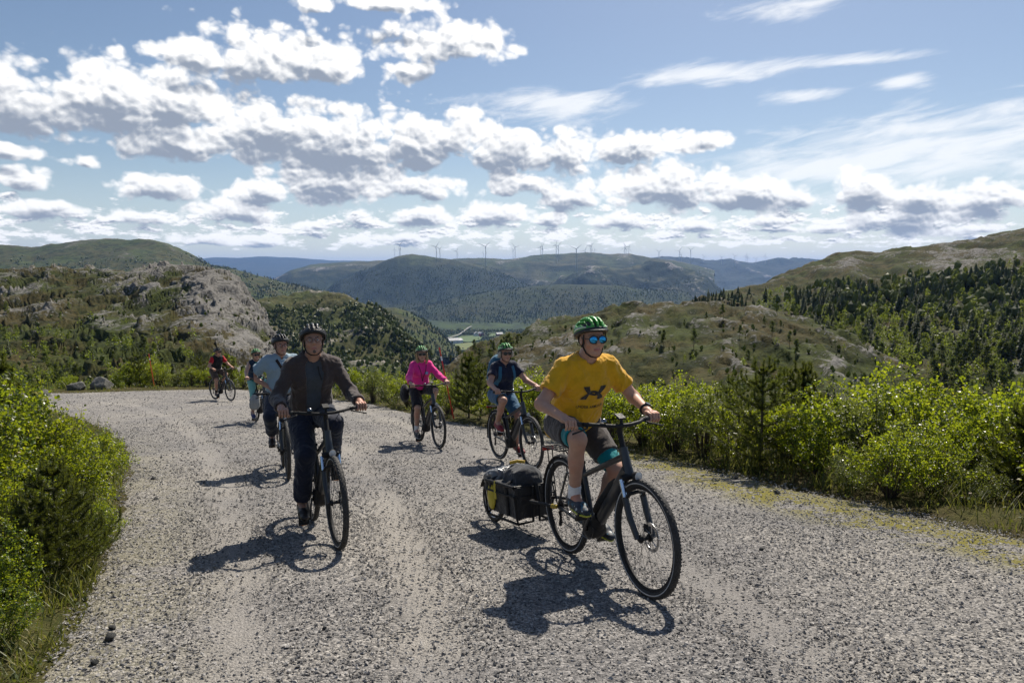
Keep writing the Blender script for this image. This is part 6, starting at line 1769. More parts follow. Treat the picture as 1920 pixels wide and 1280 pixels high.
    def shellbase(F, grow):
        F.ell(hq(-0.012, 0, 0.050), np.array([0.142 + grow, 0.106 + grow, 0.098 + grow]) * Hs, Ac, 0.01); F.ell(hq(-0.065, 0, 0.052), np.array([0.105 + grow, 0.096 + grow, 0.085 + grow]) * Hs, Ac, 0.03)
    F = hfield(); shellbase(F, 0.0)
    def onshell(yv, a, lift=0.0):                                                            # point on the shell in the plane y = yv
        q = math.sqrt(max(0.02, 1 - (yv / 0.106) ** 2)); return hq(-0.012 + (0.142 * q + lift) * math.cos(a), yv, 0.050 + (0.098 * q + lift) * math.sin(a))
    for yv in (0.0, 0.041, -0.041):                                                          # three low ridges front to back
        p = [onshell(yv * (1 - 0.25 * abs(math.cos(a))), a, -0.004) for a in np.linspace(0.35, 2.7, 10)]
        for u, w in zip(p[:-1], p[1:]): F.cap(u, w, 0.0105 * Hs, 0.0105 * Hs, 0.010)
    for yv, spans in ((0.0205, ((0.36, 0.86), (1.08, 1.55), (1.80, 2.35))), (0.062, ((0.50, 1.00), (1.22, 1.72), (1.95, 2.45))), (0.090, ((0.55, 1.05), (1.30, 1.85)))):
        for sg in (-1, 1):
            for a0, a1 in spans:                                                              # vents
                p = [onshell(sg * yv * (1 - 0.22 * abs(math.cos(a))), a, -0.006) for a in np.linspace(a0, a1, 5)]
                for u, w in zip(p[:-1], p[1:]): F.cap(u, w, 0.0125 * Hs, 0.0125 * Hs, 0.003, 's')
    F.ell(hq(-0.012, 0, 0.040), np.array([0.130, 0.095, 0.093]) * Hs, Ac, 0.003, 's')
    F.plane(hq(0, 0, 0.030), Ac @ np.array([0.16, 0, -1.0]), 'i', 0.01)
    soft('shell', F, shell, hel).matrix_parent_inverse = Matrix.Translation(Vector(-Hc))
    F = hfield(); shellbase(F, -0.013); F.ell(hq(-0.012, 0, 0.026), np.array([0.110, 0.084, 0.086]) * Hs, Ac, 0.004, 's'); F.plane(hq(0, 0, 0.024), Ac @ np.array([0.16, 0, -1.0]), 'i', 0.006)
    soft('liner', F, trim, hel).matrix_parent_inverse = Matrix.Translation(Vector(-Hc))
    F = hfield()
    shellbase(F, 0.004); F.ell(hq(-0.012, 0, 0.030), np.array([0.128, 0.096, 0.098]) * Hs, Ac, 0.0, 's')
    F.plane(hq(0, 0, 0.052), Ac @ np.array([-0.16, 0, 1.0])); F.plane(hq(0, 0, 0.026), Ac @ np.array([0.16, 0, -1.0]), 'i', 0.004)
    soft('rim', F, trim, hel).matrix_parent_inverse = Matrix.Translation(Vector(-Hc))
    if P.get('visor', True):
        F = hfield(); F.ell(hq(0.02, 0, 0.046), np.array([0.160, 0.100, 0.012]) * Hs, Ac, 0.0); F.ell(hq(-0.03, 0, 0.05), np.array([0.145, 0.12, 0.06]) * Hs, Ac, 0.0, 's')
        soft('visor', F, trim, hel).matrix_parent_inverse = Matrix.Translation(Vector(-Hc))
    inv = Matrix.Translation(Vector(-Hc))
    b = MB()
    for sg in (-1, 1):
        pts = []
        for t in np.linspace(0.45, 2.6, 8):
            x, z = 0.112 * math.cos(t), 0.062 + 0.012 * math.sin(t * 2)
            pts.append(hq(x - 0.012, sg * (0.107 * math.sqrt(max(0.05, 1 - (x / 0.142) ** 2 - ((z - 0.05) / 0.098) ** 2)) + 0.002), z))
        b.tube(pts, [0.002, 0.004, 0.005, 0.005, 0.005, 0.004, 0.003, 0.002], 6)
    b.build('flash', flash, hel).matrix_parent_inverse = inv
    b = MB(); chin = hp_(0.060, 0, -0.128)
    for sg in (-1, 1):
        y = sg * 0.0765; mid = hp_(0.012, sg * 0.072, -0.058)
        b.tube([hp_(0.050, sg * 0.080, 0.030), hp_(0.036, sg * 0.078, -0.01), mid], 0.0045, 5); b.tube([hp_(-0.055, sg * 0.080, 0.028), hp_(-0.028, sg * 0.088, -0.02), mid], 0.0045, 5)
        b.tube([mid, hp_(0.030, sg * 0.058, -0.098), hp_(0.048, sg * 0.030, -0.122), chin], 0.005, 6)
    b.build('strap', strap, hel).matrix_parent_inverse = inv
    # ---- glasses
    gl = P.get('glasses')
    if gl:
        fr = simple('glasses_frame_' + gl, (0.015, 0.015, 0.016) if gl != 'clear' else (0.05, 0.045, 0.04), 0.35)
        e = empty('glasses', Hc, parent=root)
        b = MB()
        rx, rz = (0.0300, 0.0255) if gl == 'blue' else ((0.029, 0.021) if gl == 'dark' else (0.025, 0.019))
        rim = 0.0040 if gl == 'blue' else (0.0032 if gl == 'dark' else 0.0016)
        for sg in (-1, 1):
            c = (0.112, sg * 0.0325, -0.004)
            b.tube([hp_(c[0] - 0.35 * abs(rx * math.cos(a) * sg + 0.0) * (1 if math.cos(a) * 1 > 0 else 0.2) * 0.5, c[1] + sg * rx * math.cos(a), c[2] + rz * math.sin(a)) for a in np.linspace(0, 2 * np.pi, 19)], rim * hs, 6, caps=False)
            b.tube([hp_(0.107, sg * 0.059, 0.004), hp_(0.085, sg * 0.078, 0.004), hp_(0.0, sg * 0.082, 0.006)], 0.0028 if gl != 'clear' else 0.0016, 5)
        b.tube([hp_(0.113, -0.008, 0.002), hp_(0.115, 0, 0.005), hp_(0.113, 0.008, 0.002)], rim, 5)
        b.build('frame', fr, e).matrix_parent_inverse = inv
        if gl != 'clear':
            lm = simple('lens_blue', (0.03, 0.30, 0.62), 0.08, 0.85, var=0.25, scale=18) if gl == 'blue' else simple('lens_dark', (0.014, 0.012, 0.011), 0.12)
            for sg in (-1, 1):
                n = 18; V = [hp_(0.1135, sg * 0.0325, -0.004)]
                for rr_ in (0.5, 1.0):
                    V += [hp_(0.1135 - 0.003 * rr_ ** 2 - (0.006 * max(0, math.cos(a)) * rr_), sg * (0.0325 + rr_ * rx * math.cos(a)), -0.004 + rr_ * rz * math.sin(a)) for a in np.linspace(0, 2 * np.pi, n, endpoint=False)]
                T = [(0, 1 + i, 1 + (i + 1) % n) for i in range(n)]; Q = [(1 + i, 1 + n + i, 1 + n + (i + 1) % n, 1 + (i + 1) % n) for i in range(n)]
                MB().add(V, Q, T).build('lens', lm, e).matrix_parent_inverse = inv
    if gl == 'clear':
        for sg in (-1, 1):
            ey = MB().lathe([(0.0, 0.0112), (0.004, 0.0108), (0.008, 0.008), (0.0112, 0.0), (0.008, -0.008), (0.0, -0.0112)], 14, axis='x')
            Mx = np.eye(4); Mx[:3, :3] = Ah; Mx[:3, 3] = hp_(0.0842, sg * 0.031, -0.004)
            ey.xform(Mx).build('eye', simple('eye_white', (0.55, 0.52, 0.5), 0.2), root)
            MB().lathe([(0.0, 0.0121), (0.004, 0.0115), (0.0053, 0.0098)], 12, axis='x').xform(Mx).build('iris', simple('eye_iris', (0.035, 0.03, 0.025), 0.15), root)
            F = Field(hp_(0.08, 0, 0.02) - 0.06, hp_(0.08, 0, 0.02) + 0.06, 0.003)
            F.cap(hp_(0.093, sg * 0.016, 0.0155), hp_(0.086, sg * 0.036, 0.020), 0.0040, 0.0038, 0.003); F.cap(hp_(0.086, sg * 0.036, 0.020), hp_(0.074, sg * 0.050, 0.014), 0.0038, 0.002, 0.003)
            soft('eyebrow', F, simple('brow_hair', (0.05, 0.04, 0.032), 0.9), root)
    # ---- lips, hair, beard
    F = Field(hp_(0.09, 0, -0.07) - 0.05, hp_(0.09, 0, -0.07) + 0.05, 0.0028)
    for (x, z, hw_, r) in ((0.0897, -0.0672, 0.022, 0.0042), (0.0886, -0.0757, 0.019, 0.0052)):
        F.cap(hp_(x, 0, z), hp_(x - 0.0083, hw_, z - 0.0005), r, r * 0.8, 0.002); F.cap(hp_(x, 0, z), hp_(x - 0.0083, -hw_, z - 0.0005), r, r * 0.8, 0.002)
    soft('lips', F, simple('lip_skin', (0.34, 0.13, 0.11), 0.45), root)
    if P.get('goatee'):
        F = Field(hp_(0.08, 0, -0.1) - 0.06, hp_(0.08, 0, -0.1) + 0.06, 0.0035)
        F.ell(hp_(0.077, 0, -0.101), (0.014, 0.016, 0.013), Ah, 0.004); F.cap(hp_(0.0835, 0, -0.088), hp_(0.080, 0, -0.097), 0.006, 0.009, 0.005)
        soft('goatee', F, simple('beard_hair', (0.11, 0.085, 0.07), 0.95, bmp=1.0, bscale=500), root, fold=0.002, fs=(90, 90, 60))
    if P.get('hair'):
        col, style = P['hair']
        F = Field(Hc - 0.24, Hc + 0.2, max(fine, 0.005))
        if style != 'short': F.ell(hp_(-0.03, 0, 0.005), np.array([0.088, 0.088, 0.095]) * hs, Ah, 0.0)
        if style == 'long':
            for sg in (-1, 1):
                F.cap(hp_(0.0, sg * 0.085, 0.0), hp_(-0.005, sg * 0.088, -0.11), 0.022, 0.026, 0.02); F.cap(hp_(-0.005, sg * 0.088, -0.11), hp_(0.0, sg * 0.075, -0.17), 0.026, 0.014, 0.02)
            F.cap(hp_(-0.07, 0, -0.02), hp_(-0.075, 0, -0.15), 0.06, 0.05, 0.03)
        elif style == 'short':
            F.ell(hp_(-0.028, 0, -0.005), np.array([0.086, 0.0805, 0.088]) * hs, Ah, 0.01)
            F.plane(hp_(0, 0, -0.062), Ah @ np.array([0.35, 0, -1.0]))
        elif style == 'curly':
            for sg in (-1, 1):
                F.cap(hp_(0.015, sg * 0.085, 0.012), hp_(-0.02, sg * 0.095, -0.045), 0.022, 0.026, 0.02)
            F.cap(hp_(-0.075, -0.04, -0.02), hp_(-0.075, 0.04, -0.02), 0.045, 0.045, 0.02)
        F.plane(hp_(-0.0, 0, 0.05), Ah @ np.array([0.1, 0, 1.0]))
        F.ell(hp_(0.07, 0, -0.04), np.array([0.085, 0.0735, 0.11]) * hs, Ah, 0.006, 's')
        soft('hair', F, simple('hair_' + style, col, 0.7, var=0.3, scale=60, bmp=1.0, bscale=160, bdist=0.006), root, fold=0.002 if style == 'short' else 0.004, fs=(40, 60, 12) if style == 'long' else (38, 38, 38))
    return dict(root=root, J=J, Hc=Hc, Ah=Ah, hp=hp_, g=g, tdir=tdir, fwd=fwd, lat=lat, s=s, lo=lo, hi=hi, shirt=shirt, neck=neck, torso=torso, bulk=bulk, res=res, TL=TL)

# ------------------------------------------------------------------ riders
def bvh_of(o):
    me = o.data
    n = len(me.vertices); co = np.empty(n * 3, np.float32); me.vertices.foreach_get('co', co)
    return BVHTree.FromPolygons([Vector(v) for v in co.reshape(-1, 3)], [p.vertices[:] for p in me.polygons])
def lay(r, tree, l, t, off=0.003, back=False):
    """point on the clothes at l metres to the rider's left and t of the torso's length up"""
    o = r['g'](t, -0.6 if back else 0.6, l); d = r['fwd'] * (1 if back else -1)
    h = tree.ray_cast(Vector(o), Vector(d))
    p = np.array(h[0]) if h[0] is not None else r['g'](t, 0.12, l)
    return p - d * off
def strip(r, tree, pts, width, mat, name, parent, off=0.004, thick=0.004, back=False, n=24):
    """a strap lying on the clothes"""
    P = np.array(pts, float); q = np.linspace(0, len(P) - 1, n)
    L = np.interp(q, np.arange(len(P)), P[:, 0]); T = np.interp(q, np.arange(len(P)), P[:, 1])
    d = np.stack([np.gradient(L), np.gradient(T) * r['TL']], -1); d = d / np.linalg.norm(d, axis=1)[:, None]
    V = []
    for i in range(n):
        for sgn in (-1, 1):
            V.append(lay(r, tree, L[i] - d[i, 1] * sgn * width / 2, T[i] + d[i, 0] * sgn * width / 2 / r['TL'], off + thick, back))
    top = np.array(V).reshape(n, 2, 3)
    bot = top - r['fwd'] * (-1 if back else 1) * thick * 1.5
    ring = np.stack([top[:, 0], top[:, 1], bot[:, 1], bot[:, 0]], 1).reshape(-1, 3)
    i = np.arange(n - 1)[:, None] * 4; k = np.arange(4)[None]; k1 = (k + 1) % 4
    Q = np.stack(np.broadcast_arrays(i + k, i + k1, i + 4 + k1, i + 4 + k), -1).reshape(-1, 4)
    return MB().add(ring, Q).build(name, mat, parent, smooth=False)
def flat_mark(r, tree, V2, F, mat, name, parent, off=0.004):
    V = [lay(r, tree, x, t, off) for x, t in V2]
    return ob(name, mesh_np(name, V, F, False, mat), parent)

SHOE_DARK = simple('shoe_dark', (0.02, 0.02, 0.022), 0.6, bmp=0.4); SOLE_W = simple('sole_white', (0.6, 0.6, 0.58), 0.7); SOLE_D = simple('sole_dark', (0.03, 0.028, 0.026), 0.8)
SOCK_W = cloth('sock_white', (0.72, 0.72, 0.73))
def shirt_check():
    m, T, out = mat_new('checked_shirt')
    co = objco(T); x, y, z = T.sep(co)[:3]
    w = lambda v, f: T.mapr(T.math('SINE', T.math('MULTIPLY', v, f)), 0.80, 0.95)
    lines = T.math('MAXIMUM', w(y, 420), w(T.math('ADD', z, T.math('MULTIPLY', x, 0.3)), 420))
    c = T.mix(T.math('MULTIPLY', lines, 0.35), (0.27, 0.36, 0.43), (0.12, 0.19, 0.27))
    f = T.noise(T.vm('MULTIPLY', co, (1, 1, 0.55)), 16, 4, 0.55, dist=0.8)
    bsdf(T, out, c, 0.9, 0, bump(T, f, 0.5, 0.012), Sheen_Weight=0.2, Specular_IOR_Level=0.2)
    return m
def shoe_sport():
    m, T, out = mat_new('sport_shoe')
    co = objco(T); n = T.noise(co, 26, 2, 0.4)
    c = T.mix(T.mapr(n, 0.60, 0.62), (0.012, 0.02, 0.035), (0.025, 0.11, 0.17))
    c = T.mix(T.mapr(T.noise(co, 34, 2, 0.4), 0.68, 0.70), c, (0.5, 0.52, 0.52))
    bsdf(T, out, c, 0.6, 0, bump(T, T.noise(co, 300, 3), 0.4, 0.002))
    return m
W = RIDES
# man in the yellow T-shirt
r = person('yellow', 'man in mustard yellow T-shirt, green helmet and blue mirrored sunglasses riding nearest the camera', W['yellow']['M'], dict(
    s=1.03, bulk=1.11, belly=0.012, res=0.0075, fine=0.004, crank=W['yellow']['crank'], lean=31, twist=2, head=(-6, -4), skin=(0.50, 0.285, 0.20), elbow=(-0.5, 0.75, -0.6), knee_out=0.2,
    tops=[dict(mat=cloth('yellow_jersey', (0.66, 0.35, 0.012), 0.08, 0.007), sleeve=0.66, loose=0.017, sl_inf=0.022, hem=-0.17, fold=0.009)],
    bottom=dict(mat=cloth('brown_shorts', (0.052, 0.043, 0.040)), to=0.70, loose=0.016, flare=1.3, lining=cloth('teal_lining', (0.0, 0.19, 0.21))),
    shoe=shoe_sport(), sole=simple('sole_yellow', (0.55, 0.55, 0.06), 0.6), sock=SOCK_W, sock_h=0.10, helmet=HELMET_GREEN, hname='green', glasses='blue', hair=((0.10, 0.065, 0.035), 'short')))
YEL = r
tree = bvh_of(r['shirt']); inkm = cloth('shirt_print', (0.045, 0.038, 0.032), fold=0.001)
def emblem(r, tree):
    nx, ny = 84, 60; cx, ct = 0.012, 0.70; sx, sy = 0.098, 0.080
    X, Y = np.meshgrid(np.linspace(-1, 1, nx), np.linspace(-0.75, 0.75, ny), indexing='ij')
    def cup(y): return ((X / (0.74 + 0.30 * np.clip(y, 0, 1))) ** 2 + ((y - 0.72) / 1.0) ** 2 < 1) & ((X / 0.43) ** 2 + ((y - 0.95) / 0.98) ** 2 > 1) & (np.abs(y) < 0.72)
    m = cup(Y) | cup(-Y)
    f = grid_faces(nx, ny); k = m.ravel()[f].all(1); f = f[k]
    used = np.unique(f); mp = np.full(nx * ny, -1); mp[used] = np.arange(len(used))
    V2 = [(cx + X.ravel()[i] * sx, ct + Y.ravel()[i] * sy / r['TL']) for i in used]
    flat_mark(r, tree, V2, mp[f], inkm, 'emblem', r['shirt'])
def lettering(r, tree, text, width, cx, ct, mat, name):
    cu = bpy.data.curves.new(name, 'FONT'); cu.body = text; cu.align_x = 'CENTER'; cu.align_y = 'CENTER'; cu.size = 1.0; cu.resolution_u = 4; cu.space_character = 1.05; cu.offset = 0.012
    o = bpy.data.objects.new(name, cu); COL.objects.link(o)
    bpy.context.view_layer.update()
    me = o.to_mesh()
    V = np.array([v.co[:] for v in me.vertices]); me.calc_loop_triangles(); T = np.array([t.vertices[:] for t in me.loop_triangles])
    o.to_mesh_clear(); bpy.data.objects.remove(o); bpy.data.curves.remove(cu)
    k = width / (V[:, 0].max() - V[:, 0].min())
    flat_mark(r, tree, [(cx + v[0] * k, ct + v[1] * k * 0.92 / r['TL']) for v in V], T, mat, name, r['shirt'])
emblem(r, tree)
lettering(r, tree, 'UNDER ARMOUR', 0.215, 0.012, 0.475, inkm, 'lettering')
j = r['J']['L']; d = unit(j['el'] - j['wr']); c = j['wr'] + d * 0.035
wt = empty('watch', c, parent=r['root'])
up = unit(np.array([0.35, 0.35, 1.0]) - d * (np.array([0.35, 0.35, 1.0]) @ d))
ringp = lambda a, rr: rr * (math.cos(a) * up + math.sin(a) * np.cross(d, up))
MB().tube([ringp(a, 0.0335) for a in np.linspace(0, 2 * np.pi, 21)], 0.0085, 6, caps=False, flat=(up, 1.0)).build('band', BLACK_M, wt)
MB().tube([up * 0.030, up * 0.038, up * 0.045], [0.02, 0.021, 0.019], 16).build('case', simple('watch_case', (0.05, 0.05, 0.055), 0.25, 0.6), wt)

# man in the brown jacket
r = person('grey', 'man in open brown jacket and dark trousers with black helmet and goatee', W['grey']['M'], dict(
    s=1.03, res=0.0075, fine=0.0042, crank=W['grey']['crank'], lean=27, head=(-8, 6), skin=(0.42, 0.235, 0.165), skinname='skin_tan', elbow=(-0.5, 0.5, -0.8), knee_out=-0.02,
    tops=[dict(mat=cloth('grey_tee', (0.058, 0.068, 0.082)), sleeve=0.0, loose=0.007, hem=-0.10, fold=0.003),
          dict(name='jacket', mat=cloth('brown_jacket', (0.060, 0.046, 0.044)), sleeve=1.93, loose=0.019, sl_inf=0.013, hem=-0.19, fold=0.008, collar=True, open=(0.035, 0.080), fs=(9, 13, 9))],
    bottom=dict(name='trousers', mat=cloth('navy_trousers', (0.014, 0.018, 0.034)), to=1.93, loose=0.020, flare=1.6, fold=0.008),
    shoe=simple('shoe_brown', (0.022, 0.017, 0.015), 0.5, bmp=0.4), sole=SOLE_D, shoe_top=0.03, helmet=HELMET_BLACK, hname='black', glasses='clear', goatee=True, visor=False, hair=((0.05, 0.042, 0.036), 'short')))
tree = bvh_of(r['shirt'])
MB().tube([lay(r, tree, 0.03, 0.99, 0.02), lay(r, tree, 0.035, 0.90, 0.03), lay(r, tree, 0.05, 0.80, 0.03)], 0.006, 6).build('hanging_strap', simple('helmet_strap', (0.012, 0.012, 0.013), 0.8), r['root'])

# man in the light blue shirt, one hand on his hip
r = person('blue', 'man in light blue short-sleeved shirt and black helmet with one hand on his hip', W['blue']['M'], dict(
    s=1.02, bulk=1.10, belly=0.045, res=0.009, fine=0.005, crank=W['blue']['crank'], lean=12, twist=6, handR='hip', head=(14, -2), skin=(0.46, 0.26, 0.19), skinname='skin_ruddy',
    tops=[dict(mat=shirt_check(), sleeve=0.72, loose=0.020, sl_inf=0.028, hem=-0.10, fold=0.008, vee=True)],
    bottom=dict(name='trousers', mat=cloth('dark_jeans', (0.016, 0.022, 0.042)), to=1.90, loose=0.018, flare=1.6), shoe=simple('shoe_leather', (0.045, 0.024, 0.016), 0.5), sole=SOLE_D, shoe_top=0.03,
    helmet=HELMET_BLACK, hname='black', glasses='clear', visor=False, hair=((0.16, 0.13, 0.10), 'short')))
tree = bvh_of(r['shirt']); dark = cloth('bag_strap', (0.03, 0.022, 0.02))
strip(r, tree, [(-0.075, 1.0), (-0.03, 0.85), (0.10, 0.45), (0.155, 0.2)], 0.036, dark, 'shoulder_strap', r['root'])

# woman in teal with mint leggings
r = person('teal', 'woman in teal top and mint green leggings with green helmet, behind the blue-shirted man', W['teal']['M'], dict(
    s=0.93, female=True, res=0.012, fine=0.0065, crank=W['teal']['crank'], lean=20, head=(-4, 0), skin=(0.52, 0.31, 0.23), skinname='skin_fair', hip=(0.165, 0, 0.955),
    tops=[dict(mat=cloth('teal_top', (0.025, 0.16, 0.17)), sleeve=0.0, loose=0.012, hem=-0.08), dict(name='vest', mat=cloth('navy_vest', (0.012, 0.028, 0.06)), sleeve=0.0, loose=0.020, hem=0.12, open=(0.02, 0.055))],
    bottom=dict(name='leggings', mat=cloth('mint_leggings', (0.19, 0.42, 0.37)), to=1.72, loose=0.008, flare=1.0, fold=0.003), shoe=simple('shoe_blue', (0.02, 0.03, 0.12), 0.6), sole=SOLE_W, helmet=HELMET_GREEN, hname='green', glasses='dark'))
# woman in pink
r = person('pink', 'woman in bright pink long-sleeved top and black shorts with green helmet', W['pink']['M'], dict(
    s=0.95, female=True, res=0.0095, fine=0.0052, crank=W['pink']['crank'], lean=20, head=(-14, -3), skin=(0.54, 0.32, 0.24), skinname='skin_fair', hip=(0.165, 0, 0.955), hair=((0.42, 0.28, 0.14), 'long'),
    tops=[dict(mat=cloth('pink_jersey', (0.80, 0.035, 0.27), 0.05), sleeve=1.93, loose=0.012, sl_inf=0.012, hem=0.02, fold=0.005)],
    bottom=dict(mat=cloth('black_shorts', (0.012, 0.012, 0.016)), to=0.97, loose=0.012, flare=1.2), shoe=SHOE_DARK, sole=SOLE_W, sock=SOCK_W, sock_h=0.12, helmet=HELMET_GREEN, hname='green', glasses='dark'))
PINK = r; tree = bvh_of(r['shirt'])
strip(r, tree, [(-0.07, 0.98), (-0.02, 0.62), (0.0, 0.40)], 0.010, BLACK_M, 'neck_cord', r['root'], thick=0.003); strip(r, tree, [(0.07, 0.98), (0.02, 0.62), (0.0, 0.40)], 0.010, BLACK_M, 'neck_cord', r['root'], thick=0.003)
flat_mark(r, tree, [(0.065 + 0.028 * math.cos(a), 0.72 + 0.06 * math.sin(a)) for a in np.linspace(0, 6.28, 14, endpoint=False)] + [(0.065, 0.72)], np.array([(i, (i + 1) % 14, 14) for i in range(14)]), simple('badge_print', (0.25, 0.30, 0.55), 0.7), 'badge', r['shirt'])
flat_mark(r, tree, [(0.03, 0.60), (0.09, 0.575), (0.09, 0.595), (0.03, 0.62)], np.array([(0, 1, 2, 3)]), simple('badge_red', (0.45, 0.03, 0.03), 0.7), 'badge_line', r['shirt'])
# woman in navy
r = person('navy', 'woman in navy polo shirt and blue shorts with green helmet and red shoes', W['navy']['M'], dict(
    s=0.96, female=True, bulk=1.06, res=0.009, fine=0.005, crank=W['navy']['crank'], lean=22, head=(-10, -4), skin=(0.48, 0.275, 0.20), skinname='skin_warm', hip=(0.165, 0, 0.955), hair=((0.40, 0.37, 0.33), 'curly'),
    tops=[dict(mat=cloth('navy_polo', (0.012, 0.016, 0.038)), sleeve=0.60, loose=0.014, sl_inf=0.022, hem=-0.08, vee=True)],
    bottom=dict(mat=cloth('blue_shorts', (0.035, 0.105, 0.185)), to=0.86, loose=0.018, flare=1.5), shoe=simple('shoe_red', (0.20, 0.015, 0.02), 0.6), sole=SOLE_W, helmet=HELMET_GREEN, hname='green', glasses='dark'))
NAVY = r; tree = bvh_of(r['shirt'])
pk = empty('backpack', r['root'].location, label='blue backpack on the back of the woman in navy', category='backpack'); pk.matrix_world = r['root'].matrix_world
bluem = cloth('pack_blue', (0.035, 0.13, 0.22))
F = Field(r['lo'] - 0.2, r['hi'] + 0.1, 0.011); A = np.column_stack([r['fwd'], r['lat'], r['tdir']])
F.ell(r['g'](0.72, -0.20), (0.10, 0.15, 0.20), A, 0.03); F.ell(r['g'](0.45, -0.19), (0.11, 0.155, 0.18), A, 0.05); F.cap(r['g'](1.0, -0.16, -0.07), r['g'](1.0, -0.16, 0.07), 0.055, 0.055, 0.04)
soft('pack_body', F, bluem, pk, fold=0.008)
for sg in (-1, 1): strip(r, tree, [(sg * 0.095, 1.0), (sg * 0.11, 0.85), (sg * 0.12, 0.6), (sg * 0.135, 0.42)], 0.042, bluem, 'strap', pk, thick=0.006)
# farthest rider
r = person('red', 'farthest rider in red T-shirt and black vest with black helmet at the bend', W['red']['M'], dict(
    s=1.0, res=0.014, fine=0.008, crank=W['red']['crank'], lean=26, head=(6, 0), skin=(0.48, 0.27, 0.20), elbow=(-0.4, 0.6, -0.7),
    tops=[dict(mat=cloth('red_tee', (0.42, 0.012, 0.018)), sleeve=0.62, loose=0.014, hem=-0.08), dict(name='vest', mat=cloth('black_vest', (0.012, 0.012, 0.014)), sleeve=0.0, loose=0.024, hem=-0.05)],
    bottom=dict(mat=cloth('tan_shorts', (0.075, 0.05, 0.038)), to=0.90, loose=0.018), shoe=SHOE_DARK, sole=SOLE_D, sock=simple('sock_black', (0.02, 0.02, 0.02), 0.9), sock_h=0.09, helmet=HELMET_BLACK, hname='black', glasses='dark'))

# ------------------------------------------------------------------ luggage
def bag_on_hip():
    M = W['pink']['M']
    e = empty('shoulder_bag', label='black shoulder bag hanging at the hip of the rider in pink', category='bag'); e.matrix_world = M
    F = Field((-0.2, -0.45, 0.55), (0.3, 0.0, 1.2), 0.010)
    c = np.array([0.02, -0.225, 0.90]); F.ell(c, (0.11, 0.065, 0.14), None, 0.03); F.ell(c - [0, 0.01, 0.07], (0.12, 0.07, 0.10), None, 0.04); F.cap(c + [-0.09, 0, 0.03], c + [0.09, 0, 0.03], 0.05, 0.05, 0.03)
    soft('bag_body', F, cloth('bag_black', (0.014, 0.014, 0.016)), e, fold=0.008)
    MB().tube([c + [0.06, 0, 0.13], c + [0.10, 0.08, 0.22], c + [0.14, 0.14, 0.30]], 0.010, 6, flat=((0, 1, 0), 0.4)).build('strap', BLACK_M, e)
bag_on_hip()
def grey_pouch():
    M = W['blue']['M']
    e = empty('pouch', label='pale grey rounded pouch hanging from the handlebar of the blue-shirted man', category='pouch'); e.matrix_world = M
    F = Field((0.5, -0.6, 0.6), (1.0, -0.1, 1.2), 0.010); c = np.array([0.76, -0.35, 0.93])
    F.ell(c, (0.04, 0.065, 0.08), None, 0.02); F.ell(c + [0.0, 0, 0.05], (0.03, 0.045, 0.06), None, 0.03)
    soft('pouch_body', F, cloth('pouch_grey', (0.33, 0.33, 0.32)), e, fold=0.010, fs=(14, 14, 14))
    MB().tube([c + [0, 0, 0.10], c + [0.0, 0.02, 0.17], c + [0.0, 0.03, 0.19]], 0.007, 6).build('loop', BLACK_M, e)
grey_pouch()
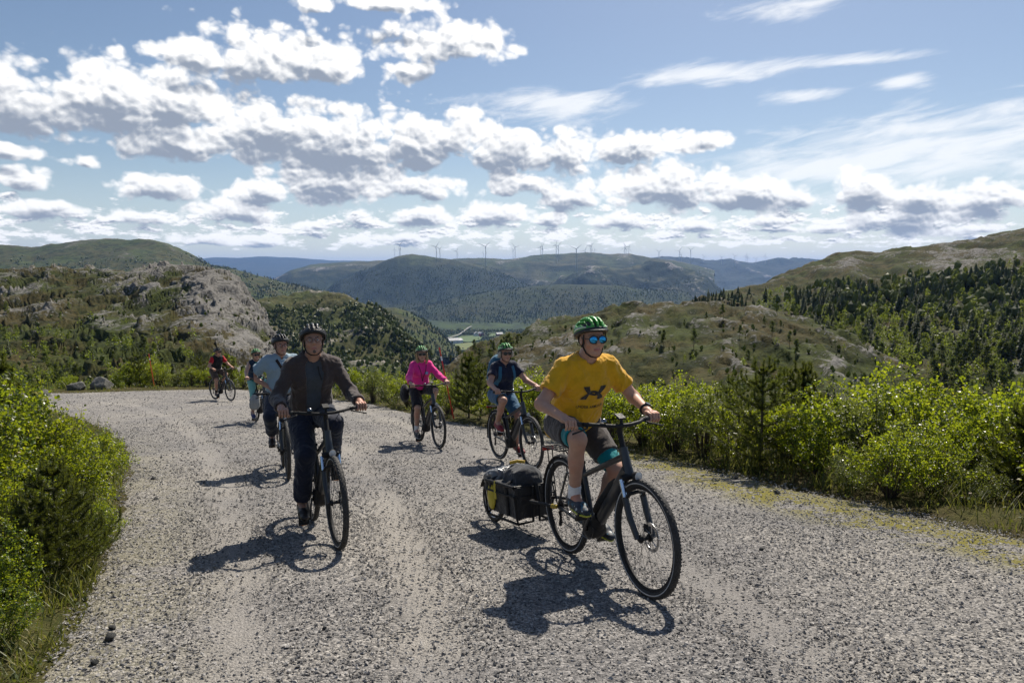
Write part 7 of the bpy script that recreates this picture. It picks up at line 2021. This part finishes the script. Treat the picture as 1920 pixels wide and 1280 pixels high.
def trailer():
    """single-wheel cargo trailer with a black and yellow bag, hitched to the rear axle"""
    M = W['yellow']['M']
    t = empty('cargo_trailer', label='black single-wheel cargo trailer hitched behind the nearest bicycle', category='trailer')
    t.matrix_world = M @ Matrix.Translation((0, 0, 0)) @ Matrix.Rotation(R(7), 4, 'Z')
    wr = 0.20; wx = -1.22
    fr = MB()
    for s in (-1, 1):
        fr.tube([(0.0, s * 0.10, WR), (-0.14, s * 0.125, 0.36), (-0.33, s * 0.12, 0.345), (-0.40, s * 0.05, 0.33)], 0.013, 8)
        fr.tube([(-0.44, s * 0.03, 0.44), (-0.46, s * 0.03, 0.15), (-0.50, s * 0.15, 0.135), (-1.02, s * 0.16, 0.135), (-1.06, s * 0.06, 0.20), (wx, s * 0.055, wr)], 0.011, 8)
        fr.tube([(-0.47, s * 0.19, 0.36), (-1.0, s * 0.19, 0.36)], 0.009, 8); fr.tube([(-0.47, s * 0.19, 0.36), (-0.50, s * 0.15, 0.135)], 0.009, 8); fr.tube([(-1.0, s * 0.19, 0.36), (-1.02, s * 0.16, 0.135)], 0.009, 8)
    fr.tube([(-0.40, 0, 0.30), (-0.44, 0, 0.46)], 0.016, 10).tube([(-0.47, -0.19, 0.36), (-0.47, 0.19, 0.36)], 0.009, 8).tube([(-1.0, -0.19, 0.36), (-1.0, 0.19, 0.36)], 0.009, 8)
    fr.build('frame', BLACK_M, t)
    for s in (-1, 1):
        MB().tube([(0.012, s * 0.088, WR), (-0.01, s * 0.10, WR), (-0.035, s * 0.105, WR)], [0.014, 0.018, 0.017], 10).build('hitch', simple('hitch_yellow', (0.42, 0.30, 0.04), 0.4, 0.3), t)
    w = empty('wheel', (wx, 0, wr), parent=t)
    a = np.linspace(0, 2 * np.pi, 8, endpoint=False)
    MB().lathe(np.stack([wr - 0.022 + 0.022 * np.cos(a), 0.022 * np.sin(a)], -1), 36, close=True).build('tyre', RUBBER_M, w)
    MB().lathe([(wr - 0.04, -0.012), (wr - 0.055, 0), (wr - 0.04, 0.012)], 36, close=True).build('rim', ALU_M, w)
    sp = MB()
    for i in range(16):
        q = i * math.pi / 8; sp.tube([(0.012 * math.cos(q), 0.02 * (-1) ** i, 0.012 * math.sin(q)), ((wr - 0.05) * math.cos(q + 0.2), 0, (wr - 0.05) * math.sin(q + 0.2))], 0.0014, 4, caps=False)
    sp.build('spokes', ALU_M, w)
    MB().lathe([(0.008, -0.05), (0.018, -0.03), (0.018, 0.03), (0.008, 0.05)], 12).build('hub', BLACK_M, w)
    V = []
    for i in range(12):
        q = R(20 + 12.5 * i)
        for y, dr in ((-0.035, -0.008), (0, 0.004), (0.035, -0.008)): V.append((wx + (wr + 0.025 + dr) * math.cos(q), y, wr + (wr + 0.025 + dr) * math.sin(q)))
    MB().add(V, grid_faces(12, 3)).build('mudguard', BLACK_M, t)
    g = empty('cargo_bag', label='black and yellow waterproof bag strapped into the trailer', category='bag'); g.matrix_world = t.matrix_world
    blk = cloth('bag_tarp_black', (0.020, 0.020, 0.021), rough=0.55); yel = simple('bag_tarp_yellow', (0.52, 0.42, 0.03), 0.5, scale=10)
    F = Field((-1.15, -0.3, 0.1), (-0.35, 0.3, 0.75), 0.008)
    for s in (-1, 1):                                                          # boxy bag, a little wider at the rim
        for s2 in (-1, 1): F.cap((-0.74 + s * 0.235, s2 * 0.135, 0.19), (-0.74 + s * 0.25, s2 * 0.15, 0.44), 0.032, 0.034, 0.0)
    X = F.ax[0][:, None, None]; Y = F.ax[1][None, :, None]; Z = F.ax[2][None, None, :]
    w = (Z - 0.19) / 0.25
    F.F = np.minimum(F.F, np.maximum(np.maximum(np.abs(X + 0.74) - (0.258 + 0.02 * w), np.abs(Y) - (0.160 + 0.015 * w)), np.abs(Z - 0.31) - 0.135).astype(np.float32))
    F.plane((0, 0, 0.438), (0, 0, 1), 'i', 0.006)
    F.plane((0, 0, 0.165), (0, 0, -1), 'i', 0.02)
    soft('bag_body', F, blk, g, fold=0.005, fs=(8, 8, 8))
    rim = MB().tube([(-0.48, -0.185, 0.435), (-0.98, -0.185, 0.435), (-1.0, 0, 0.435), (-0.98, 0.185, 0.435), (-0.48, 0.185, 0.435), (-0.465, 0, 0.435), (-0.48, -0.185, 0.435)], 0.014, 8, caps=False); rim.build('rim_edge', BLACK_M, g)
    F = Field((-1.2, -0.3, 0.1), (-0.4, 0.3, 0.7), 0.008)
    F.cap((-0.998, -0.11, 0.22), (-1.004, -0.11, 0.36), 0.045, 0.045, 0.0, flat=((1, 0, 0), 0.4)); F.cap((-0.998, 0.10, 0.22), (-1.004, 0.10, 0.36), 0.045, 0.045, 0.0, flat=((1, 0, 0), 0.4))
    soft('end_panel', F, yel, g)
    F = Field((-1.2, -0.4, 0.1), (-0.4, 0.3, 0.7), 0.008); F.ell((-0.905, -0.176, 0.30), (0.070, 0.020, 0.112), None, 0); soft('side_panel', F, yel, g)
    st = MB()
    for x in (-0.90, -0.62):
        st.tube([(x, -0.172, 0.19), (x, -0.186, 0.44), (x, -0.12, 0.47), (x, 0.12, 0.47), (x, 0.186, 0.44), (x, 0.172, 0.19)], 0.012, 6, flat=((1, 0, 0), 1.4))
    st.build('strap', BLACK_M, g)
    MB().tube([(-1.02, -0.10, 0.46), (-1.035, -0.10, 0.40), (-1.03, -0.10, 0.24)], 0.016, 6).build('buckle_strap', yel, g)
    MB().tube([(-0.80, -0.190, 0.45), (-0.80, -0.198, 0.40), (-0.80, -0.190, 0.30)], 0.016, 6, flat=((0, 1, 0), 0.4)).build('buckle_strap', yel, g)
    d = empty('duffel', label='dark grey rounded duffel lying on top of the trailer bag', category='bag'); d.matrix_world = t.matrix_world
    F = Field((-1.2, -0.3, 0.3), (-0.3, 0.3, 0.8), 0.009)
    F.cap((-0.76, 0, 0.455), (-0.58, 0, 0.46), 0.115, 0.125, 0.05); F.plane((0, 0, 0.43), (0, 0, -1), 'i', 0.02)
    soft('duffel_body', F, cloth('duffel_grey', (0.032, 0.034, 0.038)), d, fold=0.009, fs=(7, 9, 9))
    MB().tube([(-0.78, -0.05, 0.587), (-0.74, 0, 0.60), (-0.70, 0.05, 0.592)], 0.014, 6).build('handle', simple('handle_yellow', (0.6, 0.38, 0.03), 0.5), d)
    p = empty('rolled_tarp', label='crumpled grey plastic sheet on the rear of the trailer bag', category='sheet'); p.matrix_world = t.matrix_world
    F = Field((-1.3, -0.3, 0.2), (-0.7, 0.3, 0.7), 0.009); F.cap((-1.02, -0.12, 0.44), (-1.0, 0.12, 0.45), 0.055, 0.06, 0.04); F.cap((-0.94, -0.10, 0.46), (-0.92, 0.10, 0.48), 0.06, 0.06, 0.04)
    soft('sheet', F, simple('sheet_grey', (0.16, 0.165, 0.17), 0.3, scale=12), p, fold=0.016, fs=(16, 16, 16))
trailer()
